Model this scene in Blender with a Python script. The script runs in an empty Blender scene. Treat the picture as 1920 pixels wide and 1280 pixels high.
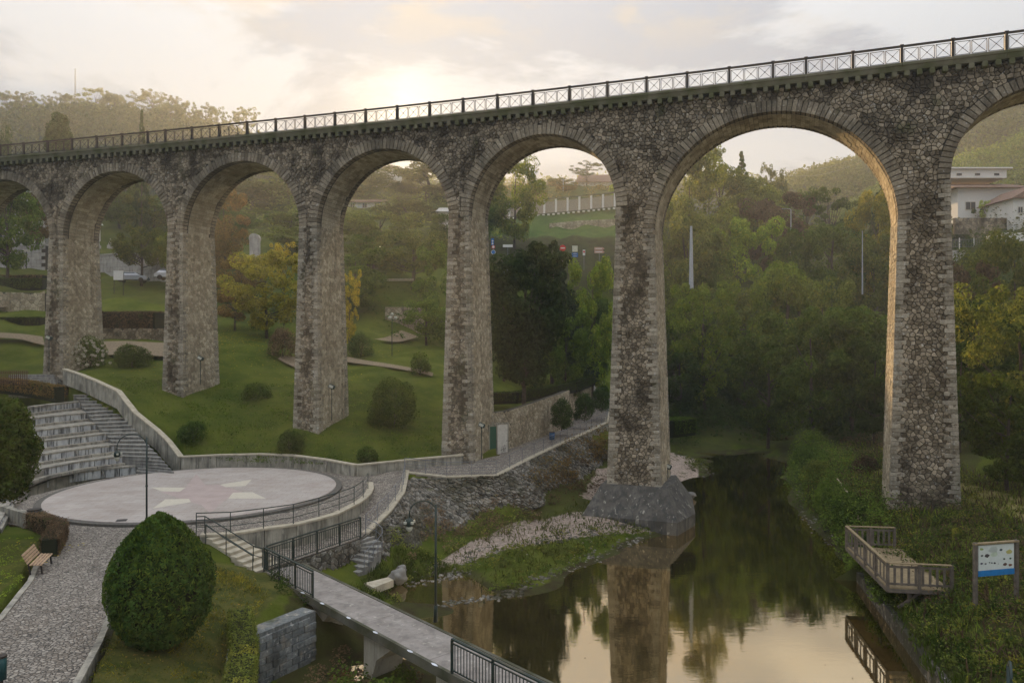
import bpy, bmesh, math, random
import numpy as np
from mathutils import Vector, Matrix
from mathutils.geometry import delaunay_2d_cdt
random.seed(7); rng = np.random.default_rng(7)
SC = bpy.context.scene; COL = SC.collection
R = math.radians

# ------------------------------------------------------------------ camera, sky, sun, exposure
ZENITH = 3.9
CAMZ = 12.6; FPX = 1400.0
cd = bpy.data.cameras.new('camera'); cam = bpy.data.objects.new('camera', cd); COL.objects.link(cam)
cam.location = (0, 0, CAMZ); cam.rotation_euler = (R(90), 0, 0)
cd.sensor_width = 36; cd.lens = 36*FPX/1920; cd.clip_end = 6000; cd.clip_start = 0.3
SC.camera = cam
SC.view_settings.view_transform = 'Standard'; SC.view_settings.look = 'None'
SC.view_settings.exposure = 0.84; SC.view_settings.gamma = 1
SC.render.engine = 'CYCLES'
SC.cycles.max_bounces = 6; SC.cycles.diffuse_bounces = 2; SC.cycles.glossy_bounces = 2
SC.cycles.transmission_bounces = 2; SC.cycles.volume_bounces = 0; SC.cycles.transparent_max_bounces = 6
SC.cycles.use_denoising = True
SUN_AZ = -8.8; SUN_EL = 15.9          # degrees left of +Y, above the horizon
sd = Vector((math.sin(R(SUN_AZ))*math.cos(R(SUN_EL)), math.cos(R(SUN_AZ))*math.cos(R(SUN_EL)), math.sin(R(SUN_EL))))
ld = bpy.data.lights.new('sun', 'SUN'); ld.energy = 5.0; ld.angle = R(0.6); ld.color = (1.0, 0.65, 0.30)
so = bpy.data.objects.new('sun', ld); COL.objects.link(so); so.location = (-30, 120, 60)
so.rotation_euler = sd.to_track_quat('Z', 'Y').to_euler()

W = bpy.data.worlds.new('World'); SC.world = W; W.use_nodes = True
nt = W.node_tree; nt.nodes.clear()
def wn(t, **k):
    n = nt.nodes.new(t)
    for a, b in k.items(): setattr(n, a, b)
    return n
L = nt.links.new
out = wn('ShaderNodeOutputWorld'); bg = wn('ShaderNodeBackground')
tc = wn('ShaderNodeTexCoord')
sky = wn('ShaderNodeTexSky', sky_type='NISHITA', sun_disc=False, sun_elevation=R(SUN_EL), sun_rotation=R(SUN_AZ), air_density=1.0, dust_density=1.0)
skm = wn('ShaderNodeVectorMath', operation='SCALE'); skm.inputs['Scale'].default_value = 0.06
L(sky.outputs[0], skm.inputs[0])
def ramp(fac, stops, ip='EASE'):
    n = wn('ShaderNodeValToRGB'); n.color_ramp.interpolation = ip
    e = n.color_ramp.elements
    while len(e) < len(stops): e.new(0.5)
    for q, (p, c) in zip(e, stops): q.position = p; q.color = (*c, 1) if len(c) == 3 else c
    L(fac, n.inputs[0]); return n
def wmix(f, a, b):
    n = wn('ShaderNodeMix', data_type='RGBA')
    if hasattr(f, 'links'): L(f, n.inputs[0])
    else: n.inputs[0].default_value = f
    for s, v in ((6, a), (7, b)):
        if hasattr(v, 'links'): L(v, n.inputs[s])
        else: n.inputs[s].default_value = (*v, 1)
    return n.outputs[2]
sx = wn('ShaderNodeSeparateXYZ'); L(tc.outputs['Generated'], sx.inputs[0])
def sky_noise(scale, detail, rough, loc=(0, 0, 0), stretch=(1, 1, 2.2), dist=0.0):
    m = wn('ShaderNodeMapping'); m.inputs['Scale'].default_value = stretch; m.inputs['Location'].default_value = loc
    L(tc.outputs['Generated'], m.inputs[0])
    n = wn('ShaderNodeTexNoise'); n.inputs['Scale'].default_value = scale; n.inputs['Detail'].default_value = detail
    n.inputs['Roughness'].default_value = rough; n.inputs['Distortion'].default_value = dist
    L(m.outputs[0], n.inputs[0]); return n.outputs[0]
nA = sky_noise(2.6, 8, 0.58, (0.55, 0.1, 0.2), (1, 1, 2.6), dist=0.35)
nB = sky_noise(3.4, 8, 0.6, (1.3, 2.1, 0.7), (1, 1, 2.6), dist=0.4)
white = wmix(ramp(nA, [(0.49, (0, 0, 0)), (0.58, (1, 1, 1))]).outputs[0], (0.255, 0.275, 0.30), (0.155, 0.178, 0.215))
elev = ramp(sx.outputs['Z'], [(0.33, (0, 0, 0)), (0.44, (1, 1, 1))]).outputs[0]
cloudm = ramp(nB, [(0.50, (0, 0, 0)), (0.60, (1, 1, 1))]).outputs[0]
mul = wn('ShaderNodeMath', operation='MULTIPLY'); L(elev, mul.inputs[0]); L(cloudm, mul.inputs[1])
col = wmix(mul.outputs[0], white, (0.23, 0.205, 0.175))
col = wmix(0.96, skm.outputs[0], col)
# veil of light round the sun, as the photo's sky whitens towards it
dt = wn('ShaderNodeVectorMath', operation='DOT_PRODUCT'); dt.inputs[1].default_value = sd
nv = wn('ShaderNodeVectorMath', operation='NORMALIZE'); L(tc.outputs['Generated'], nv.inputs[0]); L(nv.outputs[0], dt.inputs[0])
gcl = wn('ShaderNodeMath', operation='MAXIMUM'); L(dt.outputs['Value'], gcl.inputs[0]); gcl.inputs[1].default_value = 0.0
gpw = wn('ShaderNodeMath', operation='POWER'); L(gcl.outputs[0], gpw.inputs[0]); gpw.inputs[1].default_value = 650.0
glow = wn('ShaderNodeVectorMath', operation='SCALE'); glow.inputs[0].default_value = (0.34, 0.27, 0.16); L(gpw.outputs[0], glow.inputs['Scale'])
# overcast skies brighten towards the zenith
zen = ramp(sx.outputs['Z'], [(0.42, (0, 0, 0)), (1.0, (1, 1, 1))], 'B_SPLINE')
zm = wn('ShaderNodeMath', operation='MULTIPLY_ADD'); L(zen.outputs[0], zm.inputs[0]); zm.inputs[1].default_value = ZENITH; zm.inputs[2].default_value = 1.0
zs = wn('ShaderNodeVectorMath', operation='SCALE'); L(col, zs.inputs[0]); L(zm.outputs[0], zs.inputs['Scale']); col = zs.outputs[0]
ad = wn('ShaderNodeVectorMath', operation='ADD'); L(col, ad.inputs[0]); L(glow.outputs[0], ad.inputs[1])
L(ad.outputs[0], bg.inputs[0]); bg.inputs[1].default_value = 1.0
L(bg.outputs[0], out.inputs[0])

# ------------------------------------------------------------------ helpers
def U(px, py, z):
    Y = (CAMZ-z)*FPX/(py-640.0); return Vector(((px-960.0)*Y/FPX, Y, z))
def D(px, py, Y): return Vector(((px-960.0)*Y/FPX, Y, CAMZ-(py-640.0)*Y/FPX))
def tag(o, label=None, cat=None, group=None, kind=None):
    if label: o['label'] = label
    if cat: o['category'] = cat
    if group: o['group'] = group
    if kind: o['kind'] = kind
    return o
def empty(name, loc, label, cat, group=None, rz=0.0):
    o = bpy.data.objects.new(name, None); COL.objects.link(o); o.location = loc; o.rotation_euler = (0, 0, rz)
    o.empty_display_size = 0.3
    return tag(o, label, cat, group)
def link(name, me, mat=None, parent=None, M=None):
    o = bpy.data.objects.new(name, me); COL.objects.link(o)
    if mat and me and not me.materials: me.materials.append(mat)
    if parent: o.parent = parent
    if M is not None: o.matrix_local = M
    return o
def copy_tree(o, parent=None):
    c = o.copy(); COL.objects.link(c)
    if parent: c.parent = parent
    for ch in o.children: copy_tree(ch, c)
    return c
class MB:
    """collects faces for one mesh"""
    def __init__(s): s.v = []; s.f = []; s.c = []
    def add(s, vs, fs, tone=None):
        b = len(s.v); s.v += [tuple(v) for v in vs]; s.f += [tuple(i+b for i in f) for f in fs]
        if tone is not None: s.c += [tone]*len(fs)
        return s
    def box(s, c, d, rz=0.0, M=None, tone=None):
        x, y, z = d[0]/2, d[1]/2, d[2]/2
        vs = [Vector((i*x, j*y, k*z)) for k in (-1, 1) for j in (-1, 1) for i in (-1, 1)]
        mt = Matrix.Translation(c) @ (M if M is not None else Matrix.Rotation(rz, 4, 'Z'))
        s.add([mt@v for v in vs], [(0, 2, 3, 1), (4, 5, 7, 6), (0, 1, 5, 4), (2, 6, 7, 3), (0, 4, 6, 2), (1, 3, 7, 5)], tone)
        return s
    def tube(s, pts, r, n=6, r2=None, cap=True):
        pts = [Vector(p) for p in pts]; m = len(pts); r2 = r if r2 is None else r2
        b = len(s.v); up = Vector((0, 0, 1))
        for i, p in enumerate(pts):
            t = (pts[min(i+1, m-1)]-pts[max(i-1, 0)]).normalized()
            a = t.cross(up if abs(t.z) < 0.95 else Vector((1, 0, 0))).normalized(); q = t.cross(a)
            rr = r+(r2-r)*i/max(1, m-1)
            for k in range(n):
                g = 2*math.pi*k/n; s.v.append(tuple(p+(a*math.cos(g)+q*math.sin(g))*rr))
        for i in range(m-1):
            for k in range(n):
                k2 = (k+1) % n; s.f.append((b+i*n+k, b+i*n+k2, b+(i+1)*n+k2, b+(i+1)*n+k))
        if cap: s.f.append(tuple(b+k for k in range(n))[::-1]); s.f.append(tuple(b+(m-1)*n+k for k in range(n)))
        return s
    def bar(s, a, b, w, h=None):
        a = Vector(a); b = Vector(b); h = h or w; t = (b-a); l = t.length
        if l < 1e-6: return s
        q = t.to_track_quat('X', 'Z').to_matrix().to_4x4()
        return s.box((a+b)/2, (l, w, h), M=q)
    def prism(s, poly, z0, z1):
        n = len(poly); z0 = [z0]*n if not hasattr(z0, '__len__') else z0; z1 = [z1]*n if not hasattr(z1, '__len__') else z1
        vs = [(p[0], p[1], z0[i]) for i, p in enumerate(poly)]+[(p[0], p[1], z1[i]) for i, p in enumerate(poly)]
        s.add(vs, [tuple(range(n))[::-1], tuple(range(n, 2*n))]+[(i, (i+1) % n, n+(i+1) % n, n+i) for i in range(n)])
        return s
    def mesh(s, name='m', smooth=False):
        me = bpy.data.meshes.new(name); me.from_pydata(s.v, [], s.f)
        if s.c:
            a = me.color_attributes.new('tone', 'FLOAT_COLOR', 'CORNER'); arr = []
            for p, c in zip(me.polygons, s.c): arr += list(c)*p.loop_total
            a.data.foreach_set('color', arr)
        if smooth: me.polygons.foreach_set('use_smooth', [True]*len(me.polygons))
        return me
    def build(s, name, mat, parent=None, smooth=False, recalc=False, bevel=0):
        me = s.mesh(name, smooth)
        if recalc or bevel:
            bm = bmesh.new(); bm.from_mesh(me)
            if recalc: bmesh.ops.recalc_face_normals(bm, faces=bm.faces)
            if bevel: bmesh.ops.bevel(bm, geom=bm.edges[:], offset=bevel, segments=1, affect='EDGES', clamp_overlap=True)
            bm.to_mesh(me); bm.free()
        return link(name, me, mat, parent)

# ------------------------------------------------------------------ materials
class NM:
    def __init__(s, name):
        s.m = bpy.data.materials.new(name); s.m.use_nodes = True; s.t = s.m.node_tree
        s.b = s.t.nodes['Principled BSDF']; s.o = s.t.nodes['Material Output']
        s.tc = s.t.nodes.new('ShaderNodeTexCoord'); s.geo = s.t.nodes.new('ShaderNodeNewGeometry')
        s.pos = s.geo.outputs['Position']
    def L(s, a, b): s.t.links.new(a, b)
    def setv(s, sock, v):
        if hasattr(v, 'links'): s.L(v, sock)
        elif hasattr(v, '__len__') and len(v) == 3 and sock.type == 'RGBA': sock.default_value = (*v, 1)
        else: sock.default_value = v
    def noise(s, scale, detail=4, rough=0.55, vec=None, stretch=None, dist=0.0):
        n = s.t.nodes.new('ShaderNodeTexNoise'); n.inputs['Scale'].default_value = scale
        n.inputs['Detail'].default_value = detail; n.inputs['Roughness'].default_value = rough; n.inputs['Distortion'].default_value = dist
        v = vec or s.pos
        if stretch:
            m = s.t.nodes.new('ShaderNodeMapping'); m.inputs['Scale'].default_value = stretch; s.L(v, m.inputs[0]); v = m.outputs[0]
        s.L(v, n.inputs[0]); return n.outputs[0]
    def voro(s, scale, feature='F1', out='Distance', vec=None, stretch=None, rnd=1.0):
        n = s.t.nodes.new('ShaderNodeTexVoronoi'); n.feature = feature; n.inputs['Scale'].default_value = scale
        n.inputs['Randomness'].default_value = rnd
        v = vec or s.pos
        if stretch:
            m = s.t.nodes.new('ShaderNodeMapping'); m.inputs['Scale'].default_value = stretch; s.L(v, m.inputs[0]); v = m.outputs[0]
        s.L(v, n.inputs[0]); return n.outputs[out]
    def ramp(s, f, a, b, va=0.0, vb=1.0):
        n = s.t.nodes.new('ShaderNodeMapRange'); s.setv(n.inputs[0], f)
        for i, v in enumerate((a, b, va, vb)): n.inputs[i+1].default_value = v
        return n.outputs[0]
    def mix(s, f, a, b, mode='MIX'):
        n = s.t.nodes.new('ShaderNodeMix'); n.data_type = 'RGBA'; n.blend_type = mode
        s.setv(n.inputs[0], f); s.setv(n.inputs[6], a); s.setv(n.inputs[7], b); return n.outputs[2]
    def math(s, op, a, b=0.0):
        n = s.t.nodes.new('ShaderNodeMath'); n.operation = op; s.setv(n.inputs[0], a); s.setv(n.inputs[1], b); return n.outputs[0]
    def scale(s, col, f):
        n = s.t.nodes.new('ShaderNodeVectorMath'); n.operation = 'SCALE'; s.setv(n.inputs[0], col); s.setv(n.inputs['Scale'], f); return n.outputs[0]
    def rand(s): return s.t.nodes.new('ShaderNodeObjectInfo').outputs['Random']
    def attr(s, name, o='Color'):
        n = s.t.nodes.new('ShaderNodeAttribute'); n.attribute_name = name; return n.outputs[o]
    def bump(s, h, strength=0.5, dist=0.02):
        n = s.t.nodes.new('ShaderNodeBump'); n.inputs['Strength'].default_value = strength; n.inputs['Distance'].default_value = dist
        s.L(h, n.inputs['Height']); s.L(n.outputs[0], s.b.inputs['Normal'])
    def fin(s, col, rough=0.9, spec=0.25):
        s.setv(s.b.inputs['Base Color'], col); s.setv(s.b.inputs['Roughness'], rough); s.b.inputs['Specular IOR Level'].default_value = spec
        return s.m
def plain(name, c, rough=0.7, var=0.15, metal=0.0, nscale=6.0, spec=0.3):
    n = NM(name); f = n.ramp(n.noise(nscale), 0.3, 0.7, 1-var, 1+var); m = n.fin(n.scale(c, f), rough, spec)
    n.b.inputs['Metallic'].default_value = metal; return m

def stone_mat(name, base, light, dark, use_attr=True, stain=0.6, moss=0.2):
    n = NM(name)
    t = n.attr('tone', 'Fac') if use_attr else n.rand()
    c = n.mix(t, base, light)
    c = n.mix(n.ramp(n.noise(9, 5, 0.65), 0.42, 0.62), c, n.scale(c, 0.66))           # grain
    c = n.mix(n.ramp(n.noise(1.9, 4, 0.6), 0.52, 0.68, 0, 0.5), c, (0.36, 0.31, 0.24)) # ochre blooms
    c = n.mix(n.ramp(n.noise(5.5, 3, 0.5), 0.62, 0.70, 0, 0.55), c, (0.55, 0.54, 0.50)) # pale lichen
    c = n.mix(n.ramp(n.noise(0.42, 5, 0.62), 0.48, 0.62, 0, stain), c, dark)           # damp, blackened patches
    c = n.mix(n.ramp(n.noise(1.1, 5, 0.65, stretch=(1.5, 1.5, 0.13)), 0.54, 0.66, 0, .55), c, n.scale(c, .38))
    c = n.mix(n.ramp(n.noise(0.8, 4, 0.6, stretch=(1, 1, 0.5)), 0.60, 0.70, 0, moss), c, (0.055, 0.065, 0.02))
    n.bump(n.noise(22, 4, 0.7), 0.6, 0.03)
    return n.fin(c, 0.95, 0.15)
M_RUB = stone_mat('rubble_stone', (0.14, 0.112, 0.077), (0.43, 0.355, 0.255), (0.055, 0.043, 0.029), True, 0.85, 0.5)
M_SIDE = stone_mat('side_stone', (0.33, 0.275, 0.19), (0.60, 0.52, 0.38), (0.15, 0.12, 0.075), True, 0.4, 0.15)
M_QUO = stone_mat('dressed_stone', (0.20, 0.172, 0.128), (0.45, 0.40, 0.315), (0.10, 0.09, 0.07), False, 0.35, 0.2)
M_QUOA = stone_mat('dressed_stone_far', (0.20, 0.172, 0.128), (0.45, 0.40, 0.315), (0.10, 0.09, 0.07), True, 0.35, 0.2)
M_VOU = stone_mat('voussoir_stone', (0.175, 0.142, 0.10), (0.38, 0.32, 0.235), (0.08, 0.068, 0.05), False, 0.6, 0.2)
M_VOUA = stone_mat('voussoir_stone_far', (0.175, 0.142, 0.10), (0.38, 0.32, 0.235), (0.08, 0.068, 0.05), True, 0.6, 0.2)
M_MORT = plain('mortar', (0.050, 0.043, 0.033), 0.95, 0.3, nscale=2)
def mossy(name, a, b, moss):
    n = NM(name); c = n.mix(n.ramp(n.noise(2.2, 5), 0.4, 0.65), a, b)
    c = n.mix(n.ramp(n.noise(1.1, 5, 0.6), 0.42, 0.6, 0, 0.8), c, moss); n.bump(n.noise(18, 4), 0.5, 0.02); return n.fin(c, 0.95, 0.15)
M_CORN = mossy('cornice_stone', (0.15, 0.135, 0.09), (0.22, 0.20, 0.14), (0.085, 0.09, 0.035))
M_IRON = plain('brown_iron', (0.032, 0.026, 0.022), 0.6, 0.3)
M_GREENM = plain('dark_green_metal', (0.018, 0.032, 0.028), 0.45, 0.2)
M_GREYM = plain('grey_galvanised', (0.16, 0.17, 0.19), 0.5, 0.2, 0.3)
def concrete(name, a, b, streak=0.6):
    n = NM(name); c = n.mix(n.ramp(n.noise(1.5, 5), 0.35, 0.65), a, b)
    c = n.mix(n.ramp(n.noise(1.6, 5, 0.65, stretch=(2.2, 2.2, 0.25)), 0.48, 0.62, 0, streak), c, (0.05, 0.05, 0.048))
    c = n.mix(n.ramp(n.noise(3.3, 4, 0.6, stretch=(1.3, 1.3, 0.4)), 0.60, 0.70, 0, 0.5), c, (0.55, 0.52, 0.44))
    n.bump(n.noise(25, 4), 0.4, 0.01); return n.fin(c, 0.9, 0.2)
M_CONC = concrete('stained_concrete', (0.22, 0.205, 0.165), (0.36, 0.34, 0.28))
M_COPE = plain('pale_coping', (0.42, 0.37, 0.28), 0.85, 0.2, nscale=3)
M_TREAD = concrete('tread_concrete', (0.22, 0.205, 0.175), (0.36, 0.33, 0.27), 0.45)
M_RISER = concrete('riser_block', (0.34, 0.35, 0.36), (0.56, 0.56, 0.54), 0.9)
def cobble(name, a, b, sc, joint=(0.05, 0.045, 0.04)):
    n = NM(name)
    e = n.voro(sc, 'DISTANCE_TO_EDGE'); cc = n.voro(sc, 'F1', 'Color')
    sep = n.t.nodes.new('ShaderNodeSeparateColor'); n.L(cc, sep.inputs[0])
    c = n.mix(sep.outputs[0], a, b)
    c = n.mix(n.ramp(n.noise(0.6, 5, 0.6), 0.4, 0.65, 0, 0.45), c, n.scale(c, 0.6))
    c = n.mix(n.ramp(e, 0.03, 0.10, 1, 0), c, joint)
    n.bump(n.ramp(e, 0.0, 0.18), 0.9, 0.03); return n.fin(c, 0.8, 0.3)
M_COB = cobble('granite_setts', (0.19, 0.16, 0.13), (0.40, 0.355, 0.30), 7.5)
def grass_mat(name, a, b, c3, sc=1.0):
    n = NM(name); c = n.mix(n.ramp(n.noise(0.35*sc, 5, 0.6), 0.38, 0.62), a, b)
    c = n.mix(n.ramp(n.noise(1.4*sc, 5, 0.7), 0.5, 0.68, 0, 0.7), c, c3)
    c = n.mix(n.ramp(n.noise(14, 3, 0.8), 0.4, 0.7, 0, 0.5), c, n.scale(c, 0.45))
    n.bump(n.noise(20, 4, 0.8), 1.0, 0.06); return n.fin(c, 1.0, 0.05)

# ------------------------------------------------------------------ terrain height field (thin spline through surveyed points)
CP = []
def cp(*pts): CP.extend([tuple(p) for p in pts])
# river bed
cp((-2.0, 30.6, -.3), (0, 28, -.5), (2, 30, -.9), (9, 25, -1), (6, 34, -.9), (12, 30, -1.1), (14, 36, -1.1), (9, 40, -.8), (14, 44, -1), (11.5, 47.5, -.8),
   (15, 52, -1), (19, 50, -.7), (19, 58, -1), (21, 66, -1), (25, 76, -1), (33, 98, -.8), (37, 112, -.6), (10, 12, -1), (4, 18, -1), (-3.2, 39.2, -.25), (-5.2, 38.0, -.3), (-3, 37, -.35))
cp((18.0, 43, -.6), (19.0, 46, -.6), (18.3, 41, -.4), (20.6, 43.5, 1.2), (21.6, 46.5, 1.2))
# gravel bar, grass strip, left bank
cp((-3.6, 35.6, .05), (0, 36.9, .03), (3.4, 41.6, .03), (8.2, 47.6, .03), (0, 38.6, .32), (3, 42.5, .3), (-1.6, 41.4, .35), (-2, 43.5, .7), (2.5, 46, .8), (6, 48.8, .7), (1, 50, 1.0), (5, 53, 1.1),
   (9.5, 48.7, .1), (12.6, 57, .3), (13, 66, .6), (17, 76, .5), (15.5, 84, .8), (20.6, 77, .0), (19, 70, -.1), (-7.2, 38.6, .5), (-5.6, 40.2, .5),
   (-5.6, 42.5, .9), (-3.4, 46.5, .9), (1.5, 51.8, 1.3), (5.2, 57, 1.3), (9, 62, 1.2), (12.5, 72, 1.1))
# edge of walkway above the pitched bank
cp((-7.4, 51, 3.1), (-6.9, 46, 2.7), (-7.2, 41.5, 2.2), (-1.1, 51.9, 3.5), (1.7, 57.4, 3.7), (4.1, 63.4, 3.8), (7, 70.5, 3.95), (9.9, 78.3, 4.0), (13, 95, 5.2), (14.5, 108, 6.8))
# garden by the footbridge
cp((-8.6, 29.6, 2.0), (-9.9, 26.8, 2.2), (-8.0, 22.8, 2.0), (-9.4, 32.6, 1.9), (-12.6, 33.6, 2.4), (-12, 28, 2.7), (-13.6, 25.8, 3.1), (-11.7, 20.6, 3.0), (-15.5, 35.4, 3.1), (-10, 15, 2.4),
   (-22.5, 35.6, 3.25), (-19, 27.5, 3.25), (-17.6, 24.5, 3.25), (-24, 28, 3.5), (-28, 36, 3.6), (-16, 18, 3.2), (-30, 42, 3.3), (-32, 48, 3.3), (-19.5, 46.5, 2.6), (-26, 38.5, 3.2))
cp((-7.2, 28.6, .25), (-7.9, 25.6, .3), (-5.6, 22.0, .6), (-5, 26, .4), (-4.4, 29.2, .08), (-6.6, 31.6, .15), (-2.9, 27.4, .05), (-1, 23, .1), (1, 20, .0), (-5.2, 30.8, -.1))
# lawn
cp((-24.3, 55.4, 4.15), (-19, 56.2, 4.15), (-14, 55.3, 4.0), (-10.8, 53.2, 3.85), (-6.5, 55, 3.85), (-3.8, 56.4, 3.9), (-16.4, 59.5, 5.5), (-28.7, 63.2, 8.1), (-41, 66.6, 9.4),
   (-25.2, 56.6, 5.2), (-29.3, 58.6, 6.9), (-31.6, 60.9, 8.35), (-34.8, 62.8, 9.1), (-37.2, 64.4, 9.55), (-39.6, 65.6, 9.7), (-4.6, 66, 5.4), (-10, 66, 6.3), (2, 68, 5.4), (2, 80, 6.8), (6, 88, 7.0))
cp((-44, 63, 8.4), (-50, 63, 8.4), (-50, 70, 10.1), (-48, 76, 11.8), (-40, 76, 11.6))
cp(D(600, 690, 78), D(480, 655, 78), D(680, 660, 84), D(810, 702, 76), D(740, 645, 93), D(755, 605, 100), D(755, 540, 110), D(900, 560, 112), D(830, 650, 88), D(450, 605, 95),
   D(500, 540, 108), D(450, 470, 130), D(240, 645, 78), D(180, 610, 86), D(250, 565, 94), D(250, 532, 103), D(200, 522, 108), D(240, 440, 145), D(40, 645, 76), D(40, 600, 86),
   D(40, 575, 92), D(60, 510, 106), D(40, 500, 112), D(40, 440, 135), D(-200, 560, 90), D(-300, 650, 70), D(-300, 400, 150))
cp((-8, 122, 22.8), (0, 122, 23), (15, 122, 23.2), (-6, 112, 15), (5, 112, 11), (14, 114, 10.5), (-5, 96, 9), (22, 128, 20), (20, 112, 9), (30, 124, 7), (36, 134, 14), (50, 130, 9), (42, 118, .8), (28, 100, 3), (46, 104, 4))
cp((36, 150, 24.5), (52, 150, 24.0), (70, 150, 23), (24, 150, 31), D(1050, 440, 163), D(930, 440, 163), D(920, 411, 177), D(1150, 392, 177), D(1050, 366, 205), D(1100, 350, 236), D(970, 347, 240), D(1180, 347, 240))
cp(D(745, 366, 232), D(650, 362, 230), D(860, 366, 215), D(750, 430, 150), D(650, 420, 160), D(560, 400, 180), D(400, 380, 200), D(250, 370, 210), D(100, 370, 200), (50, 190, 40), (65, 200, 33), (85, 205, 26), (60, 175, 32))
# right bank and valley side
cp((18.6, 39.4, 1.0), (17.0, 32.6, .9), (16.0, 27.6, .9), (14.6, 20, .9), (19.6, 35, 1.7), (18, 28, 1.8), (22, 33, 2.1), (25, 40, 2.3), (24.9, 45, 2.5), (30, 45, 2.8), (30, 35, 2.8), (20.3, 49, .1), (22, 49, 1.1),
   (21.5, 56, .1), (24, 57, 1.4), (25, 66, .1), (28, 66, 1.6), (29, 77, .1), (33, 77, 1.6), (40, 95, 1.5), (40, 60, 4), (47, 50, 6), (55, 62, 9), (54, 85, 7), (35, 28, 3.5), (50, 30, 6))
cp((60, 104, 11), (74, 122, 21), (80, 130, 29), D(1850, 418, 158), D(1920, 420, 150), D(1790, 416, 165), (95, 142, 31), (70, 162, 27), (56, 140, 16), (130, 160, 42), (120, 120, 32), (90, 80, 22), (80, 50, 16), (110, 215, 46), (60, 260, 35), (150, 240, 60))
CPA = np.array(CP, float)
def _k(a, b):
    d2 = ((a[:, None, :]-b[None, :, :])**2).sum(-1); return np.sqrt(d2+0.8)
_n = len(CPA)
_A = np.zeros((_n+3, _n+3)); _A[:_n, :_n] = _k(CPA[:, :2], CPA[:, :2])-np.eye(_n)*0.02
_A[:_n, _n] = 1; _A[:_n, _n+1:] = CPA[:, :2]; _A[_n, :_n] = 1; _A[_n+1:, :_n] = CPA[:, :2].T
_w = np.linalg.solve(_A, np.concatenate([CPA[:, 2], [0, 0, 0]]))
def HH(xy):
    xy = np.asarray(xy, float).reshape(-1, 2); o = np.empty(len(xy))
    for i in range(0, len(xy), 20000):
        q = xy[i:i+20000]; o[i:i+20000] = _k(q, CPA[:, :2])@_w[:_n]+_w[_n]+q@_w[_n+1:]
    return o
def H(x, y): return float(HH([[x, y]])[0])
def inpoly(P, poly):
    x, y = P[:, 0], P[:, 1]; c = np.zeros(len(P), bool); n = len(poly)
    for i in range(n):
        x1, y1 = poly[i][:2]; x2, y2 = poly[i-1][:2]
        m = ((y1 > y) != (y2 > y)); xx = (x2-x1)*(y-y1)/((y2-y1) if y2 != y1 else 1e-9)+x1
        c ^= m & (x < xx)
    return c

# plan outlines shared by paving and walls
ZS = 3.2                                   # level of the round stage terrace
CS = Vector((-19.5, 46.5, ZS)); RS = 8.32  # centre and radius of the stage
STAGE_WALL = [U(a, b, 3.2) for a, b in ((376, 1003), (430, 1001), (494, 991), (553, 983), (598, 972), (630, 963), (650, 953), (668, 944), (681, 935), (690, 926), (695, 916), (694, 905))]
BACK_WALL = [(-24.3, 54.8), (-22, 55.6), (-19, 56.0), (-16.2, 55.6), (-13.3, 54.0), (-10.9, 52.2)]
BACK_WALL2 = [(-10.9, 52.2), (-8.2, 53.5), (-5.6, 54.5), (-3.6, 55.1)]
PATH_IN = [(-3.6, 55.1), (-1.0, 57.6), (-0.4, 62.0), (2.2, 72.0), (5.5, 84), (8.6, 96), (9.8, 108), (9.5, 116)]
PATH_OUT = [(-7.6, 52.8), (-4.5, 51.5), (-1.1, 51.9), (1.7, 57.4), (4.1, 63.4), (7, 70.5), (9.9, 78.3), (12.2, 92), (13, 108), (12.5, 116)]
def path_z(y): return float(np.interp(y, (50, 52, 55, 57, 64, 78, 92, 108, 116), (3.2, 3.3, 3.6, 3.8, 3.95, 4.1, 5.2, 7.0, 9.0)))
RAMP_OUT = [(-7.55, 53.4), (-7.3, 51.0), (-7.0, 47.5), (-7.3, 44.0), (-8.0, 40.8)]
AMPH = [(-24.3, 54.8), (-25.8, 56.3), (-28.3, 57.5), (-31.2, 59.4), (-34.3, 61.6), (-36.6, 63.2), (-39.0, 64.8), (-39.5, 66.8), (-43.0, 68.5), (-46, 64), (-52, 62), (-60, 55), (-56, 45), (-33, 38), (-30, 41), (-29, 44.5), (-28.2, 50)]
PLAT = [tuple(p[:2]) for p in STAGE_WALL]+[(-9.6, 51.6)]+[(-10.9, 52.2)]+BACK_WALL[::-1][1:]+[(-26.5, 53.5), (-28.3, 50.5), (-29.3, 45.5), (-28.2, 42.2), (-26.2, 38.6), (-22.6, 37.0),
       (-21.6, 35.4), (-20.6, 32.6), (-18.9, 29.3), (-17.3, 25.2), (-16.2, 20.5), (-15.4, 12), (-10.8, 12), (-11.7, 19.6), (-12.9, 23.2), (-13.9, 25.8), (-14.7, 29.5), (-15.3, 33), (-15.6, 35.5)]
RAMP = [tuple(p[:2]) for p in STAGE_WALL[1:]][::-1]
RAMP_POLY = [(-9.6, 51.6), (-10.9, 52.2)]+BACK_WALL2[1:]+PATH_IN[1:]+PATH_OUT[::-1]+RAMP_OUT[1:]+[(-8.1, 39.9), (-11.6, 33.9), (-12.6, 34.7)]+[tuple(p[:2]) for p in STAGE_WALL[1:]]
LAND_LINE = None
NX, NY = 465, 465
tt = np.linspace(-1.25, 1.25, NX); yy = 16*(700/16)**(np.linspace(0, 1, NY)); yy = np.concatenate([[-60, -30, 0, 8, 12], yy])
GY, GT = np.meshgrid(yy, tt, indexing='ij'); GX = GT*np.maximum(GY, 16)
P2 = np.stack([GX.ravel(), GY.ravel()], 1)
GZ = HH(P2)
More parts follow.
